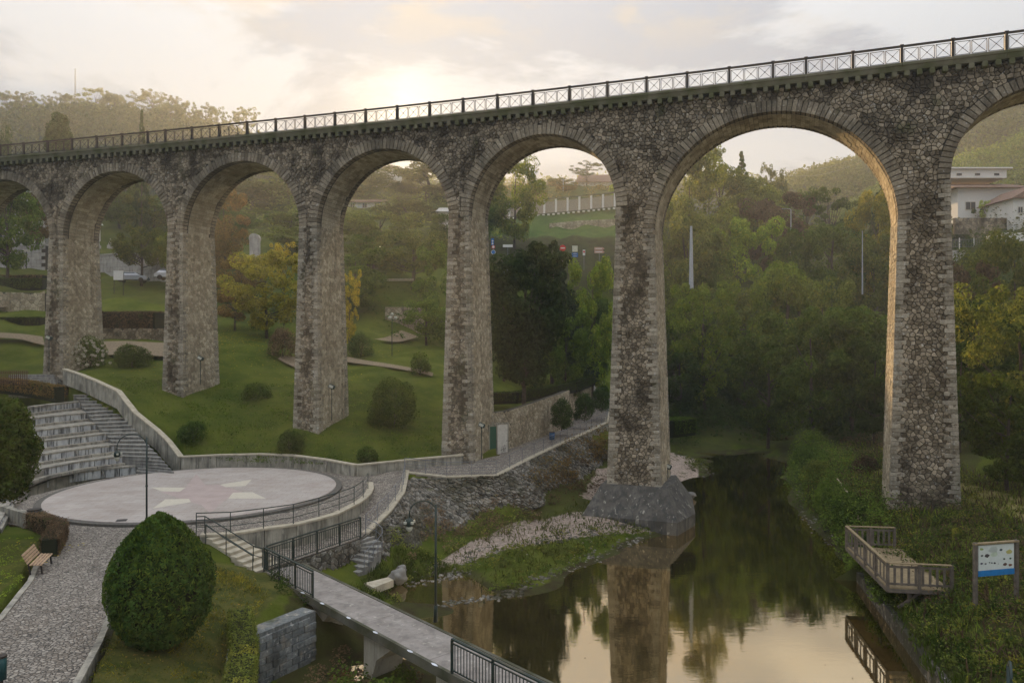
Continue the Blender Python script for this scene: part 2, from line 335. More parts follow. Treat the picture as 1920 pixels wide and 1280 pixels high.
def grow(poly, d):
    a = sum(poly[i][0]*poly[(i+1) % len(poly)][1]-poly[(i+1) % len(poly)][0]*poly[i][1] for i in range(len(poly))); sg = 1 if a > 0 else -1; o = []
    for i, p in enumerate(poly):
        q0 = Vector(poly[i-1][:2]); q1 = Vector(poly[(i+1) % len(poly)][:2]); t = (q1-q0).normalized(); o.append((p[0]+t.y*d*sg, p[1]-t.x*d*sg))
    return o
BANKP = [(-8.0, 40.8), (-7.25, 44), (-6.95, 47.5), (-7.2, 50.2), (-6.9, 51.5), (-4.5, 51.35), (-1.05, 51.75), (1.85, 57.3), (4.25, 63.3), (7.1, 70.4), (9.4, 68.4), (6.9, 62), (3.9, 56.3), (1.2, 51.4), (-1.6, 48.9), (-3.1, 47.5), (-4.1, 46.2), (-5, 44.5), (-6, 42.4), (-6.9, 40.1)]
m = inpoly(P2, BANKP); GZ[m] -= 0.9
for poly, depth in ((PLAT, 2.55), (RAMP_POLY, 1.0), (AMPH, 2.4)):
    m = inpoly(P2, grow(poly, .28)); GZ[m] = np.minimum(GZ[m]-0.6, depth)
far = np.clip((P2[:, 1]-60)/80, 0, 1)
n1 = np.sin(P2[:, 0]*.9+np.sin(P2[:, 1]*.7)*1.7)*np.sin(P2[:, 1]*1.1+np.cos(P2[:, 0]*.5))
GZ += n1*(0.05+0.5*far)
# land falls away behind the ridge
RWALL = [(13.9, 18.0), (15.55, 27.4), (16.9, 33.0), (18.3, 39.2)]
m = inpoly(P2, [(-9.5, 26.9), (-7.9, 29.4), (-6.6, 30.4), (-5.4, 28), (-5.8, 24), (-6.4, 19.0), (-7.2, 19.3)]); GZ[m] = np.minimum(GZ[m], .2)
GZ[inpoly(P2, [(4, 17)]+RWALL+[(14, 40)])] = -.9
back = np.clip((P2[:, 1]-235)/150, 0, 1); GZ = GZ*(1-back)+20*back
me = bpy.data.meshes.new('ground'); nv_ = len(P2); rows, cols = GY.shape
vv = np.column_stack([P2, GZ]).astype(np.float32)
idx = np.arange(nv_).reshape(rows, cols)
q = np.stack([idx[:-1, :-1], idx[:-1, 1:], idx[1:, 1:], idx[1:, :-1]], -1).reshape(-1, 4)
def npmesh(me, vv, q, smooth=True):
    k = q.shape[1]
    me.vertices.add(len(vv)); me.vertices.foreach_set('co', vv.astype(np.float32).ravel())
    me.loops.add(q.size); me.loops.foreach_set('vertex_index', q.astype(np.int32).ravel())
    me.polygons.add(len(q)); me.polygons.foreach_set('loop_start', np.arange(0, q.size, k, dtype=np.int32))
    me.polygons.foreach_set('loop_total', np.full(len(q), k, np.int32))
    if smooth: me.polygons.foreach_set('use_smooth', np.ones(len(q), bool))
    me.update(); me.validate()
npmesh(me, vv, q)
# what the soil is: R gravel, G dry mown grass, B bare or leaf-littered earth
cc = np.zeros((nv_, 4), np.float32); cc[:, 3] = 1
BAR = [(-4.6, 40.6), (-2, 45), (1, 49.2), (4, 51.5), (7.6, 50.5), (9.4, 48.8), (6, 47.2), (2, 44.2), (-2, 41.8)]
BAR2 = [(12.6, 60), (11.8, 72), (14, 86), (17, 86), (19.6, 78), (17.4, 70), (15.4, 60)]
BAR3 = [(5, 55), (7, 62), (10, 66), (9, 56), (7, 53)]
for p in (BAR, BAR2, BAR3): cc[inpoly(P2, p), 0] = 1
cc[inpoly(P2, [(27, 38), (27, 52), (30, 66), (33, 66), (33, 54), (34, 40)]), 1] = 0.75
cc[inpoly(P2, [(-14, 18), (-14, 34), (-9, 34), (-9.8, 26), (-7, 18)]), 1] = .9
cc[inpoly(P2, [(-28, 20), (-28, 34), (-21, 35), (-16.5, 18)]), 1] = .6
cc[inpoly(P2, [(8, 18), (8, 34), (16, 40), (19, 50), (23, 66), (27, 77), (20.5, 50), (25, 66), (28, 77), (38, 112), (60, 112), (45, 70), (33.5, 54), (34, 40), (28, 18)]), 2] = .75
cc[inpoly(P2, [(-3, 42), (1, 51), (5, 58), (10, 70), (13, 92), (26, 112), (30, 98), (22, 78), (16, 60), (8, 50)]), 2] = .6
cc[inpoly(P2, [(-8.5, 27), (-9.5, 33), (-3, 37), (0, 20), (-7, 19)]), 2] = .8
cc[(GZ < 0.12) & (P2[:, 1] < 130), 2] = 1
cc[(P2[:, 1] > 88) & ((GX.ravel() > 20) | (P2[:, 1] > 132)), 2] = .55
cc[(P2[:, 1] > 95) & (GX.ravel() < -20), 2] = .4
lu = np.zeros(nv_, np.float32)
for p in ([D(890, 452, 158)[:2], D(1160, 448, 158)[:2], D(1160, 390, 176)[:2], D(890, 412, 178)[:2]],): lu[inpoly(P2, p)] = 1
for p in ([D(890, 520, 120)[:2], D(1180, 520, 120)[:2], D(1170, 440, 158)[:2], D(890, 440, 158)[:2]],): cc[inpoly(P2, p), 2] = 1
la = me.attributes.new('lush', 'FLOAT', 'POINT'); la.data.foreach_set('value', lu)
at = me.color_attributes.new('zone', 'FLOAT_COLOR', 'POINT'); at.data.foreach_set('color', cc.ravel())
n = NM('ground'); z = n.t.nodes.new('ShaderNodeSeparateColor'); n.L(n.attr('zone'), z.inputs[0])
g = n.mix(n.ramp(n.noise(0.35, 5, 0.6), 0.38, 0.62), (0.055, 0.080, 0.009), (0.102, 0.122, 0.017))
g = n.mix(n.ramp(n.noise(1.3, 5, 0.7), 0.5, 0.68, 0, 0.6), g, (0.11, 0.115, 0.032))
g = n.mix(n.attr('lush', 'Fac'), g, n.mix(n.ramp(n.noise(0.3, 4), 0.4, 0.6), (0.07, 0.15, 0.028), (0.13, 0.21, 0.05)))
dry = n.mix(n.ramp(n.noise(1.1, 5, 0.7), 0.4, 0.62), (0.13, 0.12, 0.035), (0.055, 0.07, 0.018))
g = n.mix(z.outputs[1], g, dry)
g = n.mix(z.outputs[2], g, n.mix(n.ramp(n.noise(0.8, 4), 0.4, 0.6), (0.048, 0.040, 0.020), (0.060, 0.065, 0.022)))
g = n.mix(n.ramp(n.noise(13, 3, 0.8), 0.4, 0.7, 0, 0.5), g, n.scale(g, 0.5))
peb = n.voro(9, 'F1', 'Color'); sp = n.t.nodes.new('ShaderNodeSeparateColor'); n.L(peb, sp.inputs[0])
gv = n.mix(sp.outputs[0], (0.20, 0.155, 0.12), (0.42, 0.34, 0.29))
gv = n.mix(n.ramp(n.noise(1.7, 5, 0.7), 0.56, 0.64), gv, (0.06, 0.07, 0.02))
gm = n.math('MULTIPLY', z.outputs[0], n.ramp(n.math('ADD', z.outputs[0], n.noise(1.2, 4)), 0.9, 1.3))
g = n.mix(gm, g, gv)
n.bump(n.noise(16, 5, 0.8), 1.0, 0.07)
M_GROUND = n.fin(g, 1.0, 0.05)
tag(link('ground', me, M_GROUND), kind='structure')
base = MB().add([(-3000, -500, -2.5), (3000, -500, -2.5), (3000, 4000, -2.5), (-3000, 4000, -2.5)], [(0, 1, 2, 3)])
tag(base.build('valley_floor', plain('valley_floor', (0.04, 0.045, 0.02), 1.0)), kind='structure')

# water
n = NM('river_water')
gl = n.t.nodes.new('ShaderNodeBsdfGlossy'); gl.inputs['Color'].default_value = (1.0, 0.81, 0.54, 1); gl.inputs['Roughness'].default_value = 0.025  # warm gold of the reflected sky is put into this tint
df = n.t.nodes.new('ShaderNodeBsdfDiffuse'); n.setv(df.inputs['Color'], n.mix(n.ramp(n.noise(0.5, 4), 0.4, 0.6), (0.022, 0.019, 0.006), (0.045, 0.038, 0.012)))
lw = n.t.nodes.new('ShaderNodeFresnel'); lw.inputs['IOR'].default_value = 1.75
ms = n.t.nodes.new('ShaderNodeMixShader'); n.L(n.ramp(lw.outputs[0], 0.04, 0.5, 0.52, 0.96), ms.inputs[0]); n.L(df.outputs[0], ms.inputs[1]); n.L(gl.outputs[0], ms.inputs[2])  # mirror share raised above real Fresnel to brighten the reflected sky
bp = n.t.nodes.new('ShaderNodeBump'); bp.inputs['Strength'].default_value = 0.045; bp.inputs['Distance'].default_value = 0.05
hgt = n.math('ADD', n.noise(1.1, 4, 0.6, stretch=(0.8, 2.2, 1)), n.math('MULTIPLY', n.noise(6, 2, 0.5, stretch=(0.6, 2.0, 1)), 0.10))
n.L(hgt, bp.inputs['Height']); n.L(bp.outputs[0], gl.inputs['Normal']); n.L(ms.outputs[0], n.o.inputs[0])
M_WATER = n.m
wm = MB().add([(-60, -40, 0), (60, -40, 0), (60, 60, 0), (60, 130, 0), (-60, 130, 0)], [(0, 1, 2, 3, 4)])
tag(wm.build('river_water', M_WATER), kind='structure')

# ------------------------------------------------------------------ paving
def sheet(name, poly, zf, mat, step=1.0, lift=0.0, parent=None, kind='structure'):
    poly = [Vector(p[:2]) for p in poly]
    pl = []
    for i, p in enumerate(poly):                       # subdivide the outline
        qn = poly[(i+1) % len(poly)]; k = max(1, int((qn-p).length/step))
        pl += [p.lerp(qn, t/k) for t in range(k)]
    arr = np.array([tuple(p) for p in pl]); x0, y0 = arr.min(0); x1, y1 = arr.max(0)
    gx, gy = np.meshgrid(np.arange(x0, x1, step), np.arange(y0, y1, step)); g = np.stack([gx.ravel(), gy.ravel()], 1)
    g = g[inpoly(g, pl)]
    pts = pl+[Vector((float(a), float(b))) for a, b in g]
    r = delaunay_2d_cdt(pts, [], [list(range(len(pl)))], 1, 1e-4)
    vs = [(p.x, p.y, (zf(p.x, p.y) if callable(zf) else zf)+lift) for p in r[0]]
    m = MB(); m.add(vs, [tuple(f) for f in r[2]]); me = m.mesh(name)
    bm = bmesh.new(); bm.from_mesh(me); bmesh.ops.recalc_face_normals(bm, faces=bm.faces)
    if sum(f.normal.z for f in bm.faces) < 0: bmesh.ops.reverse_faces(bm, faces=bm.faces)
    bm.to_mesh(me); bm.free()
    o = link(name, me, mat, parent)
    return tag(o, kind=kind) if kind else o
def ramp_z(x, y):
    if x > -8.9 and y > 50.0: return path_z(y if x > -6 else min(y, 53))
    return float(np.interp(y, (34, 40.3, 41.5, 44.0, 47.5, 50.5), (2.1, 2.1, 2.2, 2.6, 3.0, 3.2)))
sheet('terrace_paving', PLAT, ZS, M_COB, 2.0)
sheet('walkway_paving', RAMP_POLY, ramp_z, M_COB, 1.0)
# round stage: a low disc with kerb, star and kites inlaid
n = NM('stage_slabs')
br = n.t.nodes.new('ShaderNodeTexBrick'); br.inputs['Scale'].default_value = 1.0; br.inputs['Brick Width'].default_value = .9; br.inputs['Row Height'].default_value = .45; br.inputs['Mortar Size'].default_value = .012
br.inputs['Color1'].default_value = (1, 1, 1, 1); br.inputs['Color2'].default_value = (.9, .9, .9, 1); br.inputs['Mortar'].default_value = (.62, .6, .58, 1); n.L(n.pos, br.inputs[0])
c_ = n.mix(n.ramp(n.noise(.5, 6, .65), .38, .66), (0.42, 0.375, 0.34), (0.34, 0.29, 0.255)); c_ = n.mix(n.ramp(n.noise(3, 5, .7), .58, .7, 0, .4), c_, (0.22, 0.19, 0.17)); c_ = n.mix(1.0, c_, br.outputs[0], 'MULTIPLY')
M_STAGE = n.fin(c_, .8, .25)
M_STAR = plain('stage_rose', (0.375, 0.30, 0.275), 0.75, 0.10, nscale=1.2)
M_KITE = plain('stage_cream', (0.50, 0.455, 0.37), 0.75, 0.08)
def circ(r, n=96): return [(CS.x+r*math.cos(2*math.pi*i/n), CS.y+r*math.sin(2*math.pi*i/n)) for i in range(n)]
st = MB().prism(circ(RS), ZS-0.05, ZS+0.16).build('stage_floor', M_STAGE); tag(st, kind='structure')
kb = MB(); a = circ(RS+0.012); b = circ(RS+.38)
for i in range(96):
    j = (i+1) % 96; kb.prism([a[i], b[i], b[j], a[j]], ZS-.03, ZS+0.13)
tag(kb.build('stage_kerb', plain('kerb_stone_dark', (0.10, 0.092, 0.08), 0.9, 0.3)), kind='structure')
def flat(name, pix, z, mat):
    ps = [U(x, y, z) for x, y in pix]; m = MB(); m.add(ps, [tuple(range(len(ps)))]); me = m.mesh(name)
    bm = bmesh.new(); bm.from_mesh(me); bm.normal_update()
    if bm.faces and list(bm.faces)[0].normal.z < 0: bmesh.ops.reverse_faces(bm, faces=bm.faces)
    bmesh.ops.triangulate(bm, faces=bm.faces); bm.to_mesh(me); bm.free()
    return link(name, me, mat, st)
zt = ZS+0.164
flat('stage_star', [(368, 888), (385, 909), (412, 908), (470, 927), (428, 933), (414, 944), (394, 962), (378, 946), (357, 941), (300, 921), (336, 919), (348, 913)], zt, M_STAR)
for pix in ([(283, 913), (348, 913.5), (337, 921), (303, 920.5)], [(412, 908), (472, 898.5), (460, 910.5), (423, 912.5)],
            [(437, 923), (473, 922), (499, 934), (428, 934)], [(310, 935.5), (354, 934.5), (358, 940.5), (286, 953)]):
    flat('kite_inlay', pix, zt+0.004, M_KITE)

# ------------------------------------------------------------------ walls
def offset_line(pts, d):
    o = []
    for i, p in enumerate(pts):
        a = Vector(pts[max(i-1, 0)][:2]); b = Vector(pts[min(i+1, len(pts)-1)][:2]); t = (b-a).normalized()
        o.append((p[0]-t.y*d, p[1]+t.x*d))
    return o
def densify(pts, step):
    o = []
    for a, b in zip(pts[:-1], pts[1:]):
        a = Vector(a); b = Vector(b); k = max(1, round((b-a).length/step)); o += [a.lerp(b, t/k) for t in range(k)]
    return o+[Vector(pts[-1])]
def wall(name, pts, z0, z1, th, label, cat, mat, cope=None, block=1.6, group=None, capname='coping_stone'):
    """pts: (x,y) line; z0,z1: lists or numbers. Built of separate cast panels with dark joints, each with its own coping"""
    k = len(pts); z0 = z0 if hasattr(z0, '__len__') else [z0]*k; z1 = z1 if hasattr(z1, '__len__') else [z1]*k
    P = densify([(p[0], p[1], a) for p, a in zip(pts, z1)], block); Q = densify([(p[0], p[1], a) for p, a in zip(pts, z0)], block)
    if len(Q) != len(P): Q = [Vector((p.x, p.y, min(z0))) for p in P]
    e = empty(name, (pts[0][0], pts[0][1], z0[0]), label, cat, group); inv = Matrix.Translation(-e.location)
    il = offset_line([p[:2] for p in P], th/2); ol = offset_line([p[:2] for p in P], -th/2)
    cl = offset_line([p[:2] for p in P], th/2+.05); dl = offset_line([p[:2] for p in P], -th/2-.05)
    for i in range(len(P)-1):
        def seg(A, B, s=0.008):
            a0 = Vector(A[i]); a1 = Vector(A[i+1]); b0 = Vector(B[i]); b1 = Vector(B[i+1])
            return [a0.lerp(a1, s), a0.lerp(a1, 1-s), b0.lerp(b1, 1-s), b0.lerp(b1, s)]
        jj = random.uniform(-.012, .012)
        m = MB().prism(seg(il, ol, 0.012), [Q[i].z, Q[i+1].z, Q[i+1].z, Q[i].z], [P[i].z-.1, P[i+1].z-.1, P[i+1].z-.1, P[i].z-.1])
        m.v = [(v[0]-e.location.x, v[1]-e.location.y, v[2]-e.location.z) for v in m.v]
        m.build('wall_panel', mat, e, recalc=True)
        if cope:
            m = MB().prism(seg(cl, dl, 0.003), [P[i].z-.1, P[i+1].z-.1, P[i+1].z-.1, P[i].z-.1], [P[i].z+jj*.4, P[i+1].z+jj*.4, P[i+1].z+jj*.4, P[i].z+jj*.4])
            m.v = [(v[0]-e.location.x, v[1]-e.location.y, v[2]-e.location.z) for v in m.v]
            m.build(capname, cope, e, recalc=True)
    return e
wall('retaining_wall', [(p[0], p[1]) for p in BACK_WALL], 2.6, [4.2, 4.2, 4.22, 4.18, 4.1, 4.02], .3, 'low stained concrete retaining wall curving behind the round stage below the lawn', 'retaining wall', M_CONC, M_COPE)
wall('retaining_wall', BACK_WALL2, 2.6, [4.02, 4.1, 4.2, 4.3], .3, 'straight low concrete wall from the corner by the stage to the third-pier foot', 'retaining wall', M_CONC, M_COPE)
wall('stair_wall', [(-24.3, 54.8), (-25.8, 56.1), (-27.0, 56.9), (-29.3, 58.1), (-31.7, 60.2), (-34.6, 62.3), (-36.8, 63.9), (-39.0, 65.1)], [2.8, 3.5, 4.4, 5.6, 7.2, 7.9, 8.4, 8.9],
     [4.2, 5.2, 5.9, 7.15, 8.65, 9.35, 9.8, 10.25], .32, 'long sloping concrete wall with pale coping climbing beside the amphitheatre stairs', 'stair wall', M_CONC, M_COPE, 1.35)
wall('terrace_wall', [tuple(p[:2]) for p in STAGE_WALL], [1.2]*12, [3.26]*12, .3, 'curved stained concrete wall holding the stage terrace above the ramp and landing', 'retaining wall', M_CONC, M_COPE, 1.5)
wall('garden_wall', [U(-6, 944, 3.9)[:2], U(56, 962, 3.9)[:2]], 2.9, 4.0, .3, 'short stained concrete wall at the left edge behind the clipped hedge', 'garden wall', M_CONC, None, 1.5)

# amphitheatre tiers and stairs
NOSE = [  # (left end ... right end, z)
 ([(-5, 990), (20, 943), (50, 910), (85, 895), (127, 886), (190, 878), (257, 872)], 3.65, (322, 878)),
 ([(-60, 930), (-10, 905), (40, 889), (82, 877), (150, 864), (230, 854)], 4.31, (303, 857)),
 ([(-60, 885), (0, 865), (64, 853), (140, 842), (215, 833)], 4.98, (281, 834)),
 ([(-60, 852), (10, 837), (69, 827), (130, 820), (199, 812)], 5.64, (260, 811)),
 ([(-60, 828), (0, 816), (58, 807), (120, 800), (180, 793)], 6.31, (242, 790)),
 ([(-60, 803), (0, 793), (41, 786), (100, 779), (163, 773)], 6.97, (224, 769)),
 ([(-60, 782), (0, 771), (32, 765), (90, 758), (150, 752)], 7.64, (206, 751))]
am = empty('amphitheatre', tuple(CS+Vector((-10, 8, 0))), 'tiered stone amphitheatre seats stepping up to the left of the round stage', 'amphitheatre')
ai = am.location
def rel(m, e):
    m.v = [(v[0]-e.location.x, v[1]-e.location.y, v[2]-e.location.z) for v in m.v]; return m
lines = [[U(px, py, z) for px, py in pts] for pts, z, _ in NOSE]
lines = [densify([tuple(p) for p in l], 1.15) for l in lines]
rights = [U(a, b, z) for (_, z, (a, b)) in NOSE]
for i, l in enumerate(lines):
    z = NOSE[i][1]; zn = z-0.66
    nb = len(l)
    if i < 6: backl = lines[i+1]
    else: backl = [p+Vector((-.3, 2.2, 0)) for p in l]
    # tread slab of each tier
    nxt = [backl[min(len(backl)-1, round(k*(len(backl)-1)/(nb-1)))] for k in range(nb)]
    for k in range(nb-1):
        m = MB().prism([l[k]+Vector((0.0, -.05, 0)), l[k+1]+Vector((0, -.05, 0)), nxt[k+1]+Vector((0, .12, 0)), nxt[k]+Vector((0, .12, 0))], z-.12, z)
        rel(m, am).build('seat_slab', M_TREAD, am, recalc=True) if k % 3 == 0 else None
        if k % 3: rel(m, am).build('seat_slab', M_TREAD, am, recalc=True)
        d = (l[k+1]-l[k]).normalized(); nn = Vector((-d.y, d.x, 0))
        a0 = l[k]+d*.03; a1 = l[k+1]-d*.03
        m = MB().prism([a0, a1, a1+nn*.35, a0+nn*.35], zn+.16 if i else zn-.02, z-.1)
        rel(m, am).build('riser_block', M_RISER, am, recalc=True)
        if i:
            m = MB().prism([a0-nn*.42, a1-nn*.42, a1+nn*.2, a0+nn*.2], zn-.02, zn+.17); rel(m, am).build('foot_step', M_TREAD, am, recalc=True)
    m = MB(); m.prism([p+Vector((0, .3, 0)) for p in l]+[p+Vector((0, .2, 0)) for p in nxt[::-1]], 2.4, z-.14)
    rel(m, am).build('tier_core', M_TREAD, am, recalc=True)
M_STEPT = concrete('step_tread', (0.20, 0.195, 0.18), (0.32, 0.305, 0.27), 0.35)
M_STEP = concrete('step_stone', (0.16, 0.155, 0.145), (0.27, 0.26, 0.235), 0.5)
stn = empty('stone_stairs', tuple(rights[0]), 'worn stone stairs climbing between the amphitheatre seats and the sloping wall', 'stairs')
for i in range(7):
    A, B = lines[i][-1], rights[i]
    if i < 6: A2, B2 = lines[i+1][-1], rights[i+1]
    else: A2, B2 = A+Vector((-1.6, 1.6, .66)), B+Vector((-1.8, 1.4, .66))
    for s in range(3):
        f0, f1 = s/3, (s+1)/3
        a = A.lerp(A2, f0); b = B.lerp(B2, f0); a2 = A.lerp(A2, f1); b2 = B.lerp(B2, f1); zz = NOSE[i][1]+.22*s
        if i == 0 and s == 0:
            for q in (1, 2):
                m = MB().prism([a+Vector((.3, -.35*q, 0)), b+Vector((.3, -.35*q, 0)), b, a], 3.0, 3.65-.15*q); rel(m, stn).build('step', M_STEP, stn, recalc=True)
        m = MB().prism([a, b, b2+Vector((0, .2, 0)), a2+Vector((0, .2, 0))], zz-.6, zz-.05); rel(m, stn).build('step', M_STEP, stn, recalc=True)
        m = MB().prism([a-Vector((0, .04, 0)), b-Vector((0, .04, 0)), b2+Vector((0, .1, 0)), a2+Vector((0, .1, 0))], zz-.05, zz); rel(m, stn).build('step_tread', M_STEPT, stn, recalc=True)
# top flight past the first pier
for k in range(7):
    zz = 8.45+.2*k; a = U(118-2*k, 742-5.5*k, zz)
    p = Vector((-38.6-.35*k, 63.4+.5*k, zz)); qv = Vector((-42.2-.35*k, 62.6+.5*k, zz))
    m = MB().prism([qv, p, p+Vector((-.2, 1.2, 0)), qv+Vector((-.2, 1.2, 0))], zz-.6, zz); rel(m, stn).build('step', M_STEP, stn, recalc=True)

# ------------------------------------------------------------------ viaduct (slightly curved in plan)
_s = np.arange(-90, 60.01, 0.05); _th = 0.3380066+0.00158702*_s+0.0000065*_s*_s/2
_cx = np.concatenate([[0], np.cumsum(np.cos(_th[:-1])*0.05)]); _cy = -np.concatenate([[0], np.cumsum(np.sin(_th[:-1])*0.05)])
_i0 = np.argmin(abs(_s)); _cx += 4.0704-_cx[_i0]; _cy += 52.748-_cy[_i0]
def VL(s): return float(np.interp(s, _s, _cx)), float(np.interp(s, _s, _cy)), float(np.interp(s, _s, _th))
def VP(s, z, off):                    # off > 0 towards the camera
    x, y, t = VL(s); return Vector((x-math.sin(t)*off, y-math.cos(t)*off, z))
def VM(s, z, off):                    # frame: x along the bridge, -y towards the camera
    t = VL(s)[2]; return Matrix.Translation(VP(s, z, off)) @ Matrix.Rotation(-t, 4, 'Z')
ZR = 30.6; ZC = 29.5; CROWN = 27.5; OFF = -.30; DEP = 4.0
PS = [-60.1, -47.3, -34.5, -21.6, -8.6, 4.55, 22.2, 35.2]
WT = [.78, .75, .76, .80, .80, 1.30, 1.40, 1.3]
WB = [1.15, 1.12, 1.08, 1.18, 1.28, 1.85, 1.90, 1.9]
ZB = [10.0, 8.8, 7.4, 4.7, 3.0, 2.3, 1.9, 3.0]
AR = []
for i in range(7):
    a = PS[i]+WT[i]; b = PS[i+1]-WT[i+1]; r = (b-a)/2; AR.append(((a+b)/2, r, CROWN-r))
SPR = [min(AR[max(0, i-1)][2], AR[min(6, i)][2]) for i in range(8)]
via = empty('viaduct', tuple(VP(0, 0, -2)), 'tall curved stone railway viaduct of round arches crossing park and river, iron railing on top', 'viaduct')
vinv = Matrix.Translation(-via.location)
def vrel(m): m.v = [tuple(Vector(v)-via.location) for v in m.v]; return m
def half(i, z):
    t = max(0, (SPR[i]-z)/(SPR[i]-ZB[i])); return WT[i]+(WB[i]-WT[i])*t
def front(i, z):
    t = max(0, (SPR[i]-z)/(SPR[i]-ZB[i])); return OFF+.32*t
# core of the wall above the springings
S0, S1 = -72.0, 48.0
def zbot(s):
    for c, r, zc in AR:
        if abs(s-c) < r: return zc+math.sqrt(max(0, r*r-(s-c)**2))
    i = min(range(8), key=lambda k: abs(PS[k]-s)); return SPR[i]-.3
ss = [S0, PS[0]-WT[0]-2]
for c, r, zc in AR: ss += [c-r*math.cos(math.pi*k/40) for k in range(41)]
ss = sorted(ss+[PS[7]+3, S1])
m = MB()
for a, b in zip(ss[:-1], ss[1:]):
    if b-a < 1e-4: continue
    za, zb_ = zbot(a+1e-5), zbot(b-1e-5); fr = OFF-.03
    A = [VP(a, za, fr), VP(b, zb_, fr), VP(b, 29.0, fr), VP(a, 29.0, fr)]; B = [VP(a, za, OFF-DEP+.03), VP(b, zb_, OFF-DEP+.03), VP(b, 29.0, OFF-DEP+.03), VP(a, 29.0, OFF-DEP+.03)]
    m.add(A+B, [(0, 1, 2, 3), (7, 6, 5, 4), (0, 4, 5, 1), (3, 2, 6, 7)])
vrel(m).build('wall_core', M_MORT, via)
# ---- irregular stones on any developed surface
def stones(region, du, dv, fmap, keep=None, cut=None, jit=.44, gap=.03, proud=(.02, .07), mb=None, stagger=True, tonef=None):
    """region: convex polygon [(u,v)]; each cell of a jittered grid becomes a bevelled stone"""
    mb = mb or MB(); us = [p[0] for p in region]; vs = [p[1] for p in region]
    nu = int((max(us)-min(us))/du)+2; nv = int((max(vs)-min(vs))/dv)+2; u0, v0 = min(us), min(vs)
    G = {}
    for j in range(-1, nv+1):
        for i in range(-1, nu+1):
            G[i, j] = (u0+(i+.5+(.5 if (j & 1 and stagger) else 0)+random.uniform(-jit, jit))*du, v0+(j+.5+random.uniform(-jit, jit))*dv)
    ru = region; n = len(ru)
    ar = sum(ru[k][0]*ru[(k+1) % n][1]-ru[(k+1) % n][0]*ru[k][1] for k in range(n))
    sg = 1 if ar > 0 else -1; hp = []
    for k in range(n):
        a, b = ru[k], ru[(k+1) % n]; nx, ny = (b[1]-a[1])*sg, -(b[0]-a[0])*sg; hp.append((nx, ny, nx*a[0]+ny*a[1]))
    def clip(poly, nx, ny, d):
        o = []
        for k in range(len(poly)):
            p = poly[k-1]; q = poly[k]; dp = nx*p[0]+ny*p[1]-d; dq = nx*q[0]+ny*q[1]-d
            if (dp <= 0) != (dq <= 0): t = dp/(dp-dq); o.append((p[0]+(q[0]-p[0])*t, p[1]+(q[1]-p[1])*t))
            if dq <= 0: o.append(q)
        return o
    for (i, j), c in G.items():
        if not all(h[0]*c[0]+h[1]*c[1] < h[2]+.3*math.hypot(h[0], h[1])*du for h in hp): continue
        if keep and not keep(c): continue
        poly = [(c[0]-du*1.3, c[1]-dv*1.3), (c[0]+du*1.3, c[1]-dv*1.3), (c[0]+du*1.3, c[1]+dv*1.3), (c[0]-du*1.3, c[1]+dv*1.3)]
        for dj in (-1, 0, 1):
            for di in (-1, 0, 1):
                o = G.get((i+di, j+dj))
                if (di or dj) and o:
                    nx, ny = o[0]-c[0], o[1]-c[1]; l = math.hypot(nx, ny) or 1e-6
                    poly = clip(poly, nx/l, ny/l, (nx*(o[0]+c[0])/2+ny*(o[1]+c[1])/2)/l-gap/2)
                    if len(poly) < 3: break
            if len(poly) < 3: break
        for h in hp:
            if len(poly) >= 3: poly = clip(poly, *h)
        if cut:
            for h in cut(c):
                if len(poly) >= 3: poly = clip(poly, *h)
        if len(poly) < 3: continue
        cu = sum(p[0] for p in poly)/len(poly); cv = sum(p[1] for p in poly)/len(poly)
        A = abs(sum(poly[k-1][0]*poly[k][1]-poly[k][0]*poly[k-1][1] for k in range(len(poly))))/2
        if A < du*dv*.12: continue
        h = random.uniform(*proud); t1 = random.uniform(-.02, .02); t2 = random.uniform(-.02, .02)
        base = [fmap(p[0], p[1], -.03) for p in poly]
        mid = [fmap(cu+(p[0]-cu)*.96, cv+(p[1]-cv)*.96, h*.5) for p in poly]
        top = [fmap(cu+(p[0]-cu)*.76, cv+(p[1]-cv)*.76, h+t1*(p[0]-cu)/du+t2*(p[1]-cv)/dv) for p in poly]
        k = len(poly); tone = random.random()**1.5 if random.random() > .06 else 1.0
        mb.add(base+mid+top, [(q, (q+1) % k, k+(q+1) % k, k+q) for q in range(k)]+[(k+q, k+(q+1) % k, 2*k+(q+1) % k, 2*k+q) for q in range(k)]+[tuple(range(2*k, 3*k))], (tone, tone, tone, 1))
    return mb
RT = .76
def sp_keep(c):
    for a, r, zc in AR:
        if abs(c[0]-a) < r+RT and c[1] > zc-.05 and math.hypot(c[0]-a, c[1]-zc) < r+RT*.9: return False
    if c[1] < min(SPR): return False
    i = min(range(8), key=lambda k: abs(PS[k]-c[0]))
    if c[1] < SPR[i]: return False
    la, ra = AR[max(0, i-1)], AR[min(6, i)]
    if c[1] < la[2] and c[0] < PS[i]: return c[0] > PS[i]-WT[i]
    if c[1] < ra[2] and c[0] > PS[i]: return c[0] < PS[i]+WT[i]
    return True
def sp_cut(c):
    o = []
    for a, r, zc in AR:
        d = math.hypot(c[0]-a, c[1]-zc)
        if d < r+RT+.8 and c[1] > zc-.2:
            nx, ny = -(c[0]-a)/d, -(c[1]-zc)/d; o.append((nx, ny, nx*a+ny*zc-(r+RT-.04)))
    return o
